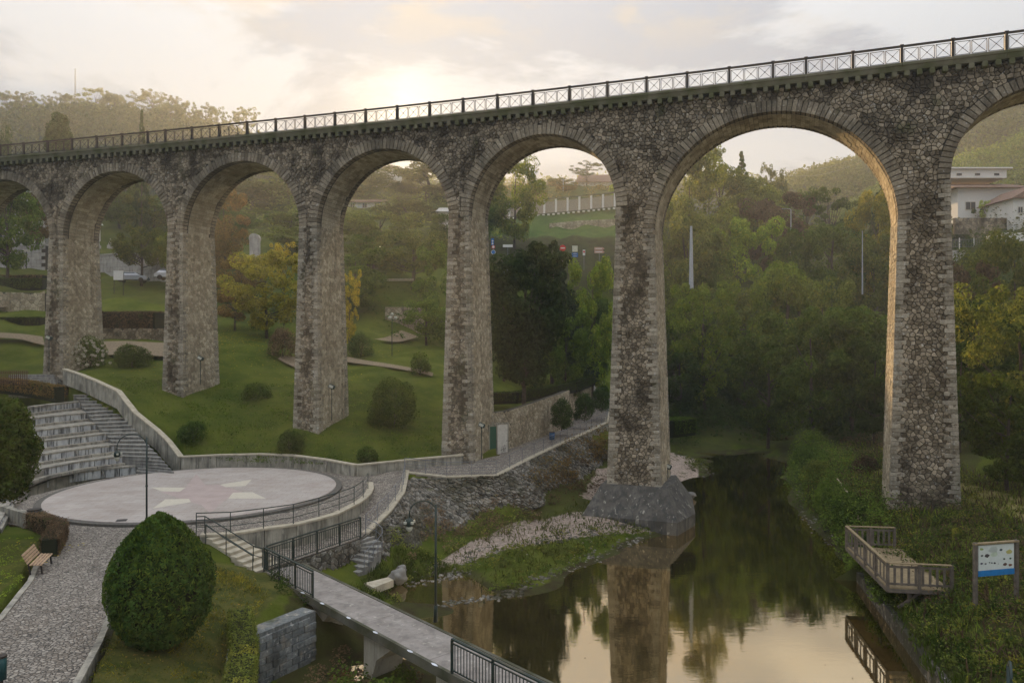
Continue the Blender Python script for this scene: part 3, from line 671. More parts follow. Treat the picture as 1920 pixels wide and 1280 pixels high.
for sgn, nm in ((1, 'rubble_facing'), (-1, 'rear_rubble_facing')):
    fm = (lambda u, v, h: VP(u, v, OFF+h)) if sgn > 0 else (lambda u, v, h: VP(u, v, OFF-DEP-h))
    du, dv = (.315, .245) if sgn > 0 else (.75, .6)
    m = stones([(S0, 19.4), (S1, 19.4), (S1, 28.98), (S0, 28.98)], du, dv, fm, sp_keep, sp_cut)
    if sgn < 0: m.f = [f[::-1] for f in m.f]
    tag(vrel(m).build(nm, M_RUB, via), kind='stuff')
# ---- piers
def slab_pt(i, fx, fy, z):            # fx -1..1 across, fy 0 front 1 back
    hw = half(i, z); fo = front(i, z); bo = -(DEP+fo-2*OFF) - 0 if False else (2*OFF-DEP-fo)
    return VP(PS[i]+fx*hw, z, fo+(bo-fo)*fy)
for i in range(8):
    if i in (0, 7): vis = False
    else: vis = True
    zt_, zb_ = SPR[i], ZB[i]-1.0
    def hwz(z): return half(i, z)
    e = .03
    def cpn(fx, fy, z): return slab_pt(i, fx*(1-e/half(i, z)), .008+fy*.984, z)
    zs_ = [zb_, zt_, max(AR[max(0, i-1)][2], AR[min(6, i)][2])+.02]
    m = MB()
    for a, b in ((zb_, zt_), (zt_, zs_[2])):
        c = [cpn(-1, 0, a), cpn(1, 0, a), cpn(1, 1, a), cpn(-1, 1, a), cpn(-1, 0, b), cpn(1, 0, b), cpn(1, 1, b), cpn(-1, 1, b)]
        m.add(c, [(0, 1, 5, 4), (1, 2, 6, 5), (2, 3, 7, 6), (3, 0, 4, 7)])
    pier = vrel(m).build('pier', M_MORT, via)
    zz0 = ZB[i]-.3
    # front face
    hb = half(i, zz0); ht = half(i, zt_)
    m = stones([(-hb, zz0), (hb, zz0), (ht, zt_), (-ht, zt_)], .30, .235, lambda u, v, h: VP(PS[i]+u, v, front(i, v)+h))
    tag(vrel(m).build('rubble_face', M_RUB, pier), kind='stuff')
    # the two inner faces; right one seen on piers left of view, left one on the pier at right
    zt2 = {1: AR[min(6, i)][2], -1: AR[max(0, i-1)][2]}
    for sd_ in (1, -1):
        fine = (sd_ == 1 and i <= 5) or (sd_ == -1 and i >= 6)
        def fm(u, v, h, sd_=sd_):
            hw = half(i, v); p = slab_pt(i, sd_, u/4.3, v); q = slab_pt(i, 0, u/4.3, v); return p+(p-q).normalized()*h
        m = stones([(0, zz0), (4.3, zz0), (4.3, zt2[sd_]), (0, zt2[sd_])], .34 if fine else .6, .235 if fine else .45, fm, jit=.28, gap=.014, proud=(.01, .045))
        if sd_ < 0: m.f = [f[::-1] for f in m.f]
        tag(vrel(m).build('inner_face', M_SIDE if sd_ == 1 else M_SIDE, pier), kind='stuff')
# ---- dressed quoins on the pier corners
def block_mesh(name, d, bv=.025, j=.012):
    bm = bmesh.new(); bmesh.ops.create_cube(bm, size=1)
    for v in bm.verts: v.co = Vector((v.co.x*d[0]+random.uniform(-j, j), v.co.y*d[1]+random.uniform(-j, j), v.co.z*d[2]+random.uniform(-j, j)))
    bmesh.ops.bevel(bm, geom=bm.edges[:], offset=bv, segments=1, affect='EDGES'); me = bpy.data.meshes.new(name); bm.to_mesh(me); bm.free(); return me
QL = [block_mesh('quoin', (.56+.12*k, .42, .25)) for k in range(3)]; QS = [block_mesh('quoin', (.36+.07*k, .64, .25)) for k in range(3)]
for me_ in QL+QS: me_.materials.append(M_QUO)
farq = MB()
nq = 0
for i in range(8):
    pier = [o for o in via.children if o.name.startswith('pier')][i]
    for sd_ in (-1, 1):
        top = AR[max(0, i-1)][2] if sd_ < 0 else AR[min(6, i)][2]
        z = ZB[i]-.25; k = 0
        while z < top-.1:
            h = .268+random.uniform(-.012, .012); zc = z+h/2; k += 1; long = (k+(sd_ > 0)) % 2
            me_ = random.choice(QL if long else QS); dx = max(abs(v.co.x) for v in me_.vertices); dy = max(abs(v.co.y) for v in me_.vertices)
            s = PS[i]+sd_*(half(i, zc)-dx+.045); off = front(i, zc)-dy+.06+random.uniform(0, .02)
            Mx = vinv @ VM(s, zc, off)
            if i in (5, 6) and nq < 300:
                link('quoin', me_, None, pier, Mx); nq += 1
            else:
                t = random.random(); b = len(farq.v)
                farq.add([tuple(Mx@v.co) for v in me_.vertices], [tuple(p.vertices) for p in me_.polygons], (t, t, t, 1))
            if i >= 0:          # rear corners
                t = random.random(); M2 = vinv @ VM(s, zc, 2*OFF-DEP-off)
                farq.add([tuple(M2@v.co) for v in me_.vertices], [tuple(p.vertices) for p in me_.polygons], (t, t, t, 1))
            z += h
tag(farq.build('quoin_course', M_QUOA, via), kind='stuff')
# ---- voussoirs and soffit
nvs = 0; farv = MB(); sof = MB()
for a, (c, r, zc) in enumerate(AR):
    nst = int(math.pi*r/.30) | 1; dth = math.pi/nst
    vm = []
    for kk in range(4):
        L0 = RT*random.uniform(.88, 1.08); w0 = 2*r*math.tan(dth/2)*.89; w1 = 2*(r+L0)*math.tan(dth/2)*.88
        bm = bmesh.new(); bmesh.ops.create_cube(bm, size=1); j = .012
        for v in bm.verts:
            w = w1 if v.co.z > 0 else w0
            v.co = Vector((v.co.x*w+random.uniform(-j, j), v.co.y*.62+random.uniform(-j, j), (v.co.z+.5)*L0+r-.01))
        bmesh.ops.bevel(bm, geom=bm.edges[:], offset=.022, segments=1, affect='EDGES'); me_ = bpy.data.meshes.new('voussoir'); bm.to_mesh(me_); bm.free()
        me_.materials.append(M_VOU); vm.append(me_)
    for k in range(nst):
        g = -math.pi/2+dth*(k+.5)          # angle from vertical
        s = c+r*math.sin(g)
        for rear in (0, 1):
            off = OFF-.31+.055+random.uniform(0, .025) if not rear else OFF-DEP+.31-.055
            # rotate about arch centre inside the local tangent frame of this stone
            F = VM(s, zc, off); Mx = vinv @ F @ Matrix.Translation((-(s-c), 0, 0)) @ Matrix.Rotation(g, 4, 'Y')
            me_ = random.choice(vm)
            if not rear and a >= 1 and (2 <= a <= 5 or (a == 6 and k < nst//2) or (a == 1 and k > 12)) and nvs < 300:
                link('voussoir', me_, None, via, Mx); nvs += 1
            else:
                t = random.random(); farv.add([tuple(Mx@v.co) for v in me_.vertices], [tuple(p.vertices) for p in me_.polygons], (t, t, t, 1))
        # soffit courses
        g0, g1 = g-dth*.47, g+dth*.47; y = -.62
        while y > -DEP+.62:
            l = min(random.uniform(.5, .95), y+DEP-.62)
            if l < .15: break
            rr = r-.022-random.uniform(.0, .022)
            ang = [(g0, y-.01), (g1, y-.01), (g1, y-l+.01), (g0, y-l+.01)]
            tp = [VP(c+rr*math.sin(q), zc+rr*math.cos(q), OFF+yy_) for q, yy_ in ang]
            bt = [VP(c+(r+.1)*math.sin(q), zc+(r+.1)*math.cos(q), OFF+yy_) for q, yy_ in ang]
            t = random.random()
            sof.add(tp+bt, [(0, 1, 2, 3), (0, 4, 5, 1), (1, 5, 6, 2), (2, 6, 7, 3), (3, 7, 4, 0)], (t, t, t, 1)); y -= l
tag(farv.build('voussoir_ring', M_VOUA, via), kind='stuff')
tag(vrel(sof).build('soffit_course', M_SIDE, via, recalc=True), kind='stuff')
# ---- cornice, corbels, deck, railing
SP = 2.713; K0, K1 = -25, 15
posts = [SP*k for k in range(-12, 6)]+[SP*5.73+SP*k for k in range(0, 9)]
posts = sorted([SP*(-13)]+[SP*(-13.67)-SP*k for k in range(0, 12)]+posts)
cme = block_mesh('corbel', (.30, .44, .34), .03, .008); cme.materials.append(M_CORN)
nn_ = 0
s = posts[0]
while s < posts[-1]:
    link('corbel', cme, None, via, vinv @ VM(s, 28.86, OFF+.20)); s += SP/4
# band of wall stones behind corbels is the rubble itself; slabs lie above
for a, b in zip(posts[:-1], posts[1:]):
    m = MB(); e = .006
    def ring(s): return [VP(s, 29.03, OFF+.40), VP(s, 29.30, OFF+.47), VP(s, 29.34, OFF+.52), VP(s, ZC, OFF+.52), VP(s, ZC, OFF-.5), VP(s, 29.03, OFF-.5)]
    A, B = ring(a+e), ring(b-e); m.add(A+B, [(q, (q+1) % 6, 6+(q+1) % 6, 6+q) for q in range(6)]+[(5, 4, 3, 2, 1, 0), (6, 7, 8, 9, 10, 11)])
    vrel(m).build('cornice_slab', M_CORN, via, recalc=True)
m = MB()
for s in np.arange(S0, S1, 2.0):
    A = [VP(s, 29.0, OFF-.5), VP(s, 29.42, OFF-.5), VP(s, 29.42, OFF-DEP-.2), VP(s, 29.0, OFF-DEP-.2)]; B = [VP(s+2, p.z, o) for p, o in zip(A, (OFF-.5, OFF-.5, OFF-DEP-.2, OFF-DEP-.2))]
    m.add(A+B, [(q, (q+1) % 4, 4+(q+1) % 4, 4+q) for q in range(4)])
vrel(m).build('deck', M_CORN, via, recalc=True)
RO = 0.0
pm = MB().box((0, 0, .53), (.15, .15, 1.06)).box((0, 0, 1.10), (.21, .21, .07)).mesh('rail_post'); pm.materials.append(M_IRON)
def lattice(w, h):
    m = MB(); t = .028
    for x in (-w/2+t/2, w/2-t/2): m.box((x, 0, h/2), (t*1.3, t, h))
    for z in (t/2, h-t/2): m.box((0, 0, z), (w, t, t))
    m.bar((-w/2, 0, 0), (w/2, 0, h), .022); m.bar((-w/2, .005, h), (w/2, .005, 0), .022); m.box((0, 0, h/2), (.07, .03, .07)); return m
lats = {}
for a, b in zip(posts[:-1], posts[1:]):
    link('rail_post', pm, None, via, vinv @ VM(a, ZC, RO))
    l = b-a; npn = 3 if l > 2.3 else 2; w = (l-.15)/npn
    key = round(w, 2)
    if key not in lats:
        me_ = lattice(w*.93, .80).mesh('lattice_panel'); me_.materials.append(M_IRON); lats[key] = me_
    for k in range(npn): link('lattice_panel', lats[key], None, via, vinv @ VM(a+.075+w*(k+.5), ZC+.09, RO))
    m = MB().bar(VP(a, ZR-.06, RO), VP(b, ZR-.06, RO), .16, .10); vrel(m).build('top_rail', M_IRON, via)
# concrete footing of the river pier
f = MB(); i = 5
def fp(fx, fy, z, ex, ey): 
    p = VP(PS[i]+fx*(WB[i]+ex), z, (OFF+.32+ey) if fy < 0 else (OFF-DEP-.32-ey)); return p
t0 = [(-1, -1), (1, -1), (1, 1), (-1, 1)]
top_ = [fp(a, b, 2.75, .35, .30) for a, b in t0]; top_.insert(2, VP(PS[5]+WB[5]+.7, 2.72, OFF-2.0)); 
mid_ = [fp(a, b, .85, 1.35, 1.8) for a, b in t0]; mid_.insert(2, VP(PS[5]+WB[5]+2.1, .8, OFF-1.2)); 
bot_ = [p.copy() for p in mid_]
for p in bot_: p.z = -.8
for p, qv in ((bot_, mid_), (mid_, top_)): pass
f.add(bot_+mid_+top_, [(a, (a+1) % 5, 5+(a+1) % 5, 5+a) for a in range(5)]+[(5+a, 5+(a+1) % 5, 10+(a+1) % 5, 10+a) for a in range(5)]+[(10, 11, 12, 13, 14)])
vrel(f).build('footing', concrete('footing_concrete', (0.06, 0.055, 0.048), (0.125, 0.115, 0.10), .85), via, recalc=True)

# ------------------------------------------------------------------ foliage
def leaf_mat(name, a, b, c3=None, tr=.36, sc=0.9):
    n = NM(name); oi = n.rand()
    f = n.ramp(n.noise(sc, 4, 0.65), 0.35, 0.68)
    c = n.mix(f, a, b)
    if c3: c = n.mix(n.ramp(n.noise(sc*1.7, 3, 0.6), 0.56, 0.66, 0, .85), c, c3)
    v = n.voro(6.0, 'F1', 'Color'); sp_ = n.t.nodes.new('ShaderNodeSeparateColor'); n.L(v, sp_.inputs[0])
    c = n.scale(c, n.ramp(sp_.outputs[0], 0, 1, 0.62, 1.4))
    c = n.scale(c, n.ramp(oi, 0, 1, 0.62, 1.38))
    d = n.t.nodes.new('ShaderNodeBsdfDiffuse'); t = n.t.nodes.new('ShaderNodeBsdfTranslucent'); n.L(c, d.inputs[0]); n.L(n.scale(c, 1.5), t.inputs[0])
    m = n.t.nodes.new('ShaderNodeMixShader'); m.inputs[0].default_value = tr; n.L(d.outputs[0], m.inputs[1]); n.L(t.outputs[0], m.inputs[2]); n.L(m.outputs[0], n.o.inputs[0])
    return n.m
LF = {
 'dark': leaf_mat('leaves_dark', (0.032, 0.055, 0.011), (0.065, 0.094, 0.018)),
 'mid': leaf_mat('leaves_mid', (0.057, 0.094, 0.016), (0.122, 0.160, 0.026)),
 'olive': leaf_mat('leaves_olive', (0.071, 0.091, 0.020), (0.144, 0.160, 0.034), (0.215, 0.198, 0.034)),
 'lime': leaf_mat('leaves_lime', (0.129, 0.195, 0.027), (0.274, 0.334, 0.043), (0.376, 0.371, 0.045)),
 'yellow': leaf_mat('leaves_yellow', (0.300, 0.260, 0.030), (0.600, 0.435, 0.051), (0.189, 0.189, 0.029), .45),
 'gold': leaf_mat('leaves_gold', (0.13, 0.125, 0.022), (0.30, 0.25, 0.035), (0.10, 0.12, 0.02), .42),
 'autumn': leaf_mat('leaves_autumn', (0.123, 0.087, 0.032), (0.246, 0.145, 0.041), (0.102, 0.109, 0.029)),
 'brown': leaf_mat('leaves_brown', (0.080, 0.055, 0.035), (0.152, 0.102, 0.058), (0.065, 0.072, 0.026)),
 'conifer': leaf_mat('needles_dark', (0.040, 0.064, 0.020), (0.090, 0.118, 0.034), None, .22),
 'hedge': leaf_mat('leaves_hedge', (0.031, 0.063, 0.015), (0.068, 0.111, 0.024), None, .25, 2.5)}
M_BARK = plain('bark', (0.075, 0.058, 0.045), 0.95, 0.35, nscale=5)
def unit(a): return a/np.maximum(1e-6, np.linalg.norm(a, axis=1, keepdims=True))
def leafmesh(name, P, size, N=None, asp=.62, rs=0.45):
    """one quad per leaf spray"""
    k = len(P); P = np.asarray(P, float)
    rn = unit(rng.normal(size=(k, 3)))
    N = unit(rn*0.55+N) if N is not None else rn
    T = unit(np.cross(N, unit(rng.normal(size=(k, 3))))); B = np.cross(N, T)
    sz = (size*(1+rs*(rng.random(k)-.5)*2))[:, None] if not hasattr(size, '__len__') else size[:, None]
    a, b = T*sz*.5, B*sz*.5*asp
    fold = N*sz*.12
    V = np.stack([P-a, P-b*1.0+fold, P+a, P+b+fold], 1).reshape(-1, 3)
    me = bpy.data.meshes.new(name); npmesh(me, V, np.arange(4*k).reshape(-1, 4), False); return me
def blob_points(c, r, k, shell=.55):
    d = unit(rng.normal(size=(k, 3))); rad = (shell+(1-shell)*rng.random(k)**.6)[:, None]
    return np.asarray(c)+d*rad*np.asarray(r), d
def crown_points(h0, h1, w, nclump, per, cr, shape='round', flat=.75):
    """clumps spread over the shell of a crown; returns leaf centres and outward normals"""
    P, N = [], []; C = []
    zc = (h0+h1)/2; hz = (h1-h0)/2
    for k in range(nclump):
        for _ in range(30):
            d = rng.normal(size=3); d /= np.linalg.norm(d)
            rr = rng.uniform(.45, 1.0)**.6
            if shape == 'round': p = np.array([d[0]*w*rr, d[1]*w*rr, zc+d[2]*hz*rr])
            elif shape == 'cone':
                t = rng.random()**1.12; rad = w*(1-t)**.8*rng.uniform(.55, 1.0); g = rng.uniform(0, 6.283)
                p = np.array([math.cos(g)*rad, math.sin(g)*rad, h0+(h1-h0)*t])
            elif shape == 'vase':
                t = rng.random()**.8; rad = w*(.35+.65*math.sin(min(1, t*1.15)*math.pi*.62))*rng.uniform(.5, 1.0); g = rng.uniform(0, 6.283)
                p = np.array([math.cos(g)*rad, math.sin(g)*rad, h0+(h1-h0)*t])
            if p[2] > h0*.9: break
        r = cr*rng.uniform(.65, 1.3)*((1.25-1.0*t) if shape == 'cone' else 1)
        C.append(p); q, dd = blob_points(p, (r, r, r*flat), per, .62); P.append(q); N.append(dd+np.array([0, 0, .35]))
    return np.concatenate(P), np.concatenate(N), C
def trunk_mesh(h, r, C, nl=7, lean=.02):
    m = MB(); pts = [(0, 0, -.6)]+[(random.uniform(-1, 1)*lean*h, random.uniform(-1, 1)*lean*h, h*t) for t in (.2, .45, .7, .9)]
    m.tube(pts, r, 7, r*.28)
    C = sorted(C, key=lambda p: random.random())[:nl]
    for c in C:
        t = min(.8, max(.3, c[2]/h*.65)); b = Vector(pts[1]).lerp(Vector(pts[4]), (t-.2)/.7); b.z = h*t
        e = Vector(c); mid = b.lerp(e, .5)+Vector((0, 0, -.06*h*random.random())); m.tube([b, mid, e], r*.38, 5, r*.08)
    return m.mesh('trunk')
TREES = {}
def make_kind(key, h, w, h0, nc, per, cr, leaf, shape='round', tr=.22, flat=.75, nl=8):
    P, N, C = crown_points(h0, h, w, nc, per, cr, shape, flat)
    cme_ = leafmesh('crown', P, leaf, N); tm = trunk_mesh(h*.92, tr, C, nl); tm.materials.append(M_BARK); cme_.materials.append(LF['mid'])
    TREES[key] = (cme_, tm, h, w)
make_kind('broadA', 10, 4.2, 2.2, 42, 260, 1.15, .30)
make_kind('broadB', 10, 4.8, 1.8, 50, 230, 1.1, .30, 'vase')
make_kind('broadC', 10, 3.6, 2.5, 34, 260, 1.0, .28)
make_kind('airy', 10, 3.5, 4.8, 54, 80, .55, .22, 'round', .15, .6, 20)
make_kind('fine', 10, 4.2, 1.6, 90, 190, .72, .21, 'vase')
make_kind('cone', 10, 2.6, .9, 170, 75, .5, .24, 'cone', .2, .4)
make_kind('conefull', 10, 3.6, 1.0, 170, 85, .75, .26, 'cone', .22, .6)
make_kind('pine', 10, 2.5, 3.2, 90, 170, .85, .24, 'vase', .17, .6, 14)
make_kind('column', 10, 1.75, .5, 90, 120, .62, .24, 'round', .2, 1.3)
make_kind('pruned', 10, 5.4, 3.3, 60, 230, 1.1, .28, 'round', .3, .8)
def tree(px, ytop, Y, wpx, key, mat, label, group=None, cat='tree', name='tree', zb=None, sink=.2):
    cme_, tm, h, w = TREES[key]; x = (px-960)*Y/FPX; z0 = H(x, Y) if zb is None else zb; z1 = CAMZ-(ytop-640)*Y/FPX
    if Y > 240: z0 = min(z0, z1-8)
    hh = max(1.5, z1-z0); ww = wpx*Y/FPX/2
    e = empty(name, (x, Y, z0-sink), label, cat, group, random.uniform(0, 6.28))
    e.scale = (ww/w, ww/w, (hh+sink)/h)
    c = link('crown', cme_, None, e); c.material_slots[0].link = 'OBJECT'; c.material_slots[0].material = LF[mat]
    link('trunk', tm, None, e); return e

GH = 'trees on the wooded valley side'
# (px, top, Y, width px, kind, leaves, label)
T = [
 # through the leftmost arches
 (12, 345, 100, 120, 'broadA', 'mid', 'dark broad tree at the left edge before the old church front'),
 (70, 350, 118, 60, 'broadC', 'autumn', 'small orange-tinged tree rising behind the church gable'),
 (225, 335, 150, 110, 'broadA', 'mid', 'hazy green tree behind the pollard row, left in the second arch'),
 (290, 375, 140, 130, 'broadB', 'olive', 'hazy olive tree behind the pollard row, right in the second arch'),
 (200, 360, 160, 90, 'broadC', 'mid', 'green tree rising highest behind the flagpole'),
 (265, 425, 103, 105, 'pruned', 'olive', 'round pollarded tree beside the flagpole above the parked cars'),
 (322, 420, 101, 60, 'pruned', 'olive', 'pollarded tree half hidden behind the second visible pier'),
 (420, 365, 115, 95, 'broadB', 'autumn', 'tree with rusty orange leaves beside the second visible pier'),
 (452, 480, 100, 90, 'broadA', 'autumn', 'lower rust-brown tree in front of the grey monument'),
 (470, 340, 185, 170, 'broadA', 'olive', 'big hazy tree on the slope seen in the third arch'),
 (540, 315, 200, 120, 'broadB', 'lime', 'hazy sunlit tree top at the crown of the third arch'),
 (545, 400, 150, 90, 'broadC', 'olive', 'pale leaved tree in haze beside the third visible pier'),
 (575, 430, 130, 150, 'broadB', 'olive', 'wide hazy tree passing behind the third visible pier'),
 (500, 478, 86, 150, 'broadB', 'gold', 'full olive-gold autumn tree on the lawn slope between two piers'),
 (532, 447, 93, 66, 'airy', 'yellow', 'bright yellow tree top catching the sun above the olive-gold tree'),
 (440, 540, 90, 75, 'broadC', 'autumn', 'low orange-brown tree left of the golden tree'),
 (655, 512, 84, 42, 'fine', 'yellow', 'slim orange-yellow tree peeping out right of the third visible pier'),
 (665, 470, 100, 130, 'broadB', 'mid', 'dark leafy tree right of the third pier behind the slim yellow tree'),
 (430, 395, 140, 90, 'broadA', 'mid', 'green tree beside the rusty tree in the third arch'),
 (500, 400, 160, 110, 'broadB', 'mid', 'leafy tree above the stone monument in the third arch'),
 (395, 440, 110, 60, 'broadB', 'autumn', 'reddish tree hugging the right side of the second visible pier'),
 (640, 400, 150, 90, 'broadA', 'olive', 'hazy tree hugging the third pier beneath the long villa'),
 (700, 440, 120, 110, 'broadB', 'mid', 'dense street-side tree at left in the sunlit arch'),
 (845, 400, 140, 80, 'broadA', 'mid', 'tree hugging the fourth pier below the big hazy tree'),
 (760, 380, 170, 120, 'broadA', 'olive', 'rounded hazy tree directly below the sun notch'),
 # sun arch
 (800, 305, 205, 190, 'broadA', 'olive', 'large round tree glowing in haze just right of the sun'),
 (650, 325, 215, 150, 'broadA', 'olive', 'hazy tree clump just left of the sun'),
 (715, 405, 135, 170, 'broadB', 'olive', 'spreading hazy tree above the park street'),
 (775, 435, 112, 165, 'pruned', 'olive', 'wide pollarded street tree in the middle of the sunlit arch'),
 (690, 455, 108, 80, 'broadC', 'mid', 'street tree left of the globe lamp'),
 (838, 470, 96, 120, 'broadB', 'mid', 'green tree against the left side of the fourth pier'),
 (800, 560, 88, 90, 'broadC', 'mid', 'small dark tree before the park steps by the fourth pier'),
 # arch 3-4
 (965, 300, 137, 112, 'broadB', 'lime', 'tall sunlit tree above the white balustrade'),
 (912, 330, 136, 80, 'broadA', 'mid', 'dark tree left of the tall sunlit tree above the balustrade'),
 (1100, 303, 236, 64, 'airy', 'dark', 'flat-topped pine beside the gabled house on the ridge'),
 (1050, 337, 232, 60, 'broadC', 'olive', 'low hazy trees on the ridge left of the gabled house'),
 (1160, 345, 185, 40, 'broadC', 'lime', 'narrow lime-yellow tree against the fifth pier'),
 (1062, 352, 215, 40, 'broadC', 'autumn', 'small brownish tree by the ridge pole'),
 (1036, 448, 86, 165, 'conefull', 'conifer', 'tall dark conifer with pointed top in the arch beside the fourth pier'),
 (985, 470, 67, 150, 'pine', 'conifer', 'dark pine with a bare straight trunk rising from the cobbled walkway', None, 'tree', 'pine_tree', 3.95),
 (945, 540, 82, 90, 'broadC', 'dark', 'dark bushy tree directly right of the fourth pier'),
 (1110, 498, 88, 100, 'broadB', 'lime', 'bright green and yellow tree beside the dark conifer'),
 (1110, 560, 96, 110, 'broadA', 'dark', 'dark undergrowth tree below the bright green tree'),
 (1062, 590, 80, 100, 'broadB', 'mid', 'low leafy tree at the foot of the conifer'),
 # valley arch 4-5
 (1290, 300, 135, 170, 'broadB', 'olive', 'large olive tree at left of the widest arch'),
 (1330, 270, 170, 75, 'airy', 'mid', 'open-crowned tree standing highest on the wooded ridge'),
 (1390, 285, 165, 70, 'cone', 'conifer', 'dark spiky fir on the wooded ridge'),
 (1432, 300, 200, 46, 'airy', 'olive', 'thin leaning eucalyptus on the ridge right of the spiky fir'),
 (1462, 318, 205, 34, 'column', 'olive', 'small columnar tree at the end of the ridge line'),
 (1350, 320, 160, 160, 'broadA', 'olive', 'broad hazy tree beneath the open-crowned ridge tree'),
 (1420, 350, 175, 120, 'broadA', 'olive', 'round tree below the ridge beside the tall lamp pole'),
 (1450, 375, 150, 150, 'broadB', 'brown', 'brownish tree left of the tall lamp pole'),
 (1555, 345, 150, 110, 'airy', 'mid', 'slender dark green tree above the wood right of the lamp pole'),
 (1510, 352, 155, 70, 'airy', 'mid', 'thin tree immediately right of the tall lamp pole'),
 (1660, 312, 150, 90, 'conefull', 'conifer', 'large dark conifer behind the sixth pier'),
 (1645, 358, 132, 100, 'broadA', 'gold', 'golden sunlit tree touching the glowing edge of the sixth pier'),
 (1290, 400, 120, 150, 'broadA', 'olive', 'dense tree on the slope above the white pole'),
 (1380, 425, 128, 170, 'broadB', 'lime', 'wide green tree in the centre of the wooded slope'),
 (1330, 470, 118, 130, 'broadA', 'mid', 'dark tree right of the white pole'),
 (1560, 420, 138, 150, 'broadA', 'mid', 'tree on the wooded slope between the two grey poles'),
 (1500, 440, 130, 130, 'broadB', 'mid', 'dark tree filling the slope beneath the tall lamp pole'),
 (1640, 450, 124, 110, 'broadB', 'olive', 'shaded tree beside the thin pole near the sixth pier'),
 (1475, 490, 104, 130, 'broadA', 'lime', 'round-crowned green tree in the middle of the valley wood'),
 (1400, 530, 112, 110, 'broadC', 'olive', 'olive tree behind the bright poplar-like tree'),
 (1320, 535, 98, 135, 'fine', 'lime', 'bright green fresh-leaved tree right of the river pier'),
 (1262, 560, 112, 90, 'fine', 'olive', 'yellow-green tree close behind the river pier'),
 (1275, 660, 95, 90, 'broadA', 'dark', 'low dark tree at the water behind the river pier'),
 (1540, 530, 94, 150, 'broadB', 'olive', 'reddish-green tree left of the dark riverside mass'),
 (1600, 575, 84, 170, 'broadA', 'mid', 'large dark riverside tree next to the glowing pier edge'),
 (1520, 590, 80, 190, 'broadB', 'mid', 'widest riverside tree overhanging the water'),
 (1440, 620, 86, 140, 'fine', 'mid', 'leafy riverside tree whose branches reach over the dark water'),
 (1640, 640, 74, 120, 'broadB', 'dark', 'shaded low tree behind the foot of the sixth pier'),
 (1395, 660, 104, 90, 'broadA', 'dark', 'dark tree closing the view at the river bend'),
 (1250, 590, 112, 90, 'broadB', 'mid', 'tree half hidden behind the river pier'),
 # right of sixth pier
 (1795, 440, 150, 60, 'column', 'conifer', 'dark columnar evergreen right beside the sixth pier'),
 (1850, 468, 92, 120, 'broadB', 'olive', 'yellow-green tree right of the sixth pier below the white fence'),
 (1810, 500, 85, 120, 'broadB', 'brown', 'brownish leaved tree against the right side of the sixth pier'),
 (1905, 440, 78, 130, 'broadB', 'olive', 'sunlit olive tree at the right edge'),
 (1840, 560, 66, 170, 'broadA', 'dark', 'dark tree mass behind the near riverside tree'),
 (1800, 640, 62, 110, 'broadB', 'dark', 'shaded low tree just right of the sixth pier foot'),
 (1915, 540, 50, 230, 'fine', 'olive', 'near leafy tree at the right edge with drooping golden branches'),
 (1890, 700, 47, 170, 'fine', 'mid', 'low leafy riverside tree below the drooping golden branches'),
 (1830, 375, 0, 0, None, None, None),
 # left foreground tree
]
for t in T:
    if t[4]: tree(*t)
tree(1796+50, 375, 157, 22, 'broadC', 'lime', 'little round-topped tree standing before the white house', zb=None)
# left ridge skyline seen above the viaduct
T2 = [(20, 170, 330, 70, 'airy'), (45, 168, 335, 50, 'airy'), (82, 178, 345, 40, 'airy'), (112, 172, 340, 44, 'airy'), (135, 172, 350, 40, 'airy'), (178, 165, 345, 60, 'airy'), (215, 175, 345, 50, 'broadA'),
      (250, 172, 340, 50, 'airy'), (290, 166, 335, 60, 'airy'), (333, 178, 335, 40, 'airy'), (355, 190, 330, 44, 'airy'), (385, 192, 330, 44, 'airy'), (408, 196, 325, 36, 'airy'), (463, 197, 320, 50, 'airy'), (435, 210, 322, 36, 'airy'), (320, 195, 325, 60, 'broadA'), (60, 195, 330, 70, 'broadA'), (160, 192, 330, 70, 'broadA')]
words_ = ['first', 'second', 'third', 'fourth', 'fifth', 'sixth', 'seventh', 'eighth', 'ninth', 'tenth', 'eleventh', 'twelfth', 'thirteenth', 'fourteenth', 'fifteenth', 'sixteenth', 'seventeenth', 'eighteenth']
order = sorted(range(len(T2)), key=lambda k: T2[k][0])
for r_, k in enumerate(order):
    a = T2[k]; tree(a[0], a[1], a[2], a[3], a[4], 'olive', 'hazy skyline tree on the left ridge, %s from the left' % words_[r_], 'trees along the left ridge skyline', zb=CAMZ-(a[1]-640)*a[2]/FPX-20)
tree(10, 235, 130, 26, 'column', 'conifer', 'slim dark conifer at far left behind the railing', zb=25)
tree(266, 208, 135, 42, 'cone', 'conifer', 'spiky dark araucaria-like conifer behind the railing', zb=22)

# far wooded hills: solid slope plus one mass of crowns
def hill(name, pts, Y, depth, mat, zb=-2.4):
    m = MB(); fr = [D(a, b, Y) for a, b in pts]; k = len(fr); nd = 10
    for j in range(nd+1):
        t = j/nd
        for p in fr:
            h = p.z*(1-(1-t)**1.8) if t <= 1 else 0
            m.v.append((p.x*(1-.45*(1-t)*depth/Y*0), Y-depth*(1-t), max(zb, h*1.0)))
    for j in range(nd):
        for a in range(k-1): m.f.append((j*k+a, j*k+a+1, (j+1)*k+a+1, (j+1)*k+a))
    b = len(m.v); 
    for p in fr: m.v.append((p.x*1.1, Y+depth*1.5, zb))
    for a in range(k-1): m.f.append((nd*k+a, nd*k+a+1, b+a+1, b+a))
    o = m.build(name, mat, None, smooth=True); return tag(o, kind='structure'), np.array(m.v[:(nd+1)*k]).reshape(nd+1, k, 3)
M_HILL = plain('wooded_hill', (0.045, 0.055, 0.02), 1.0, 0.3, nscale=.03)
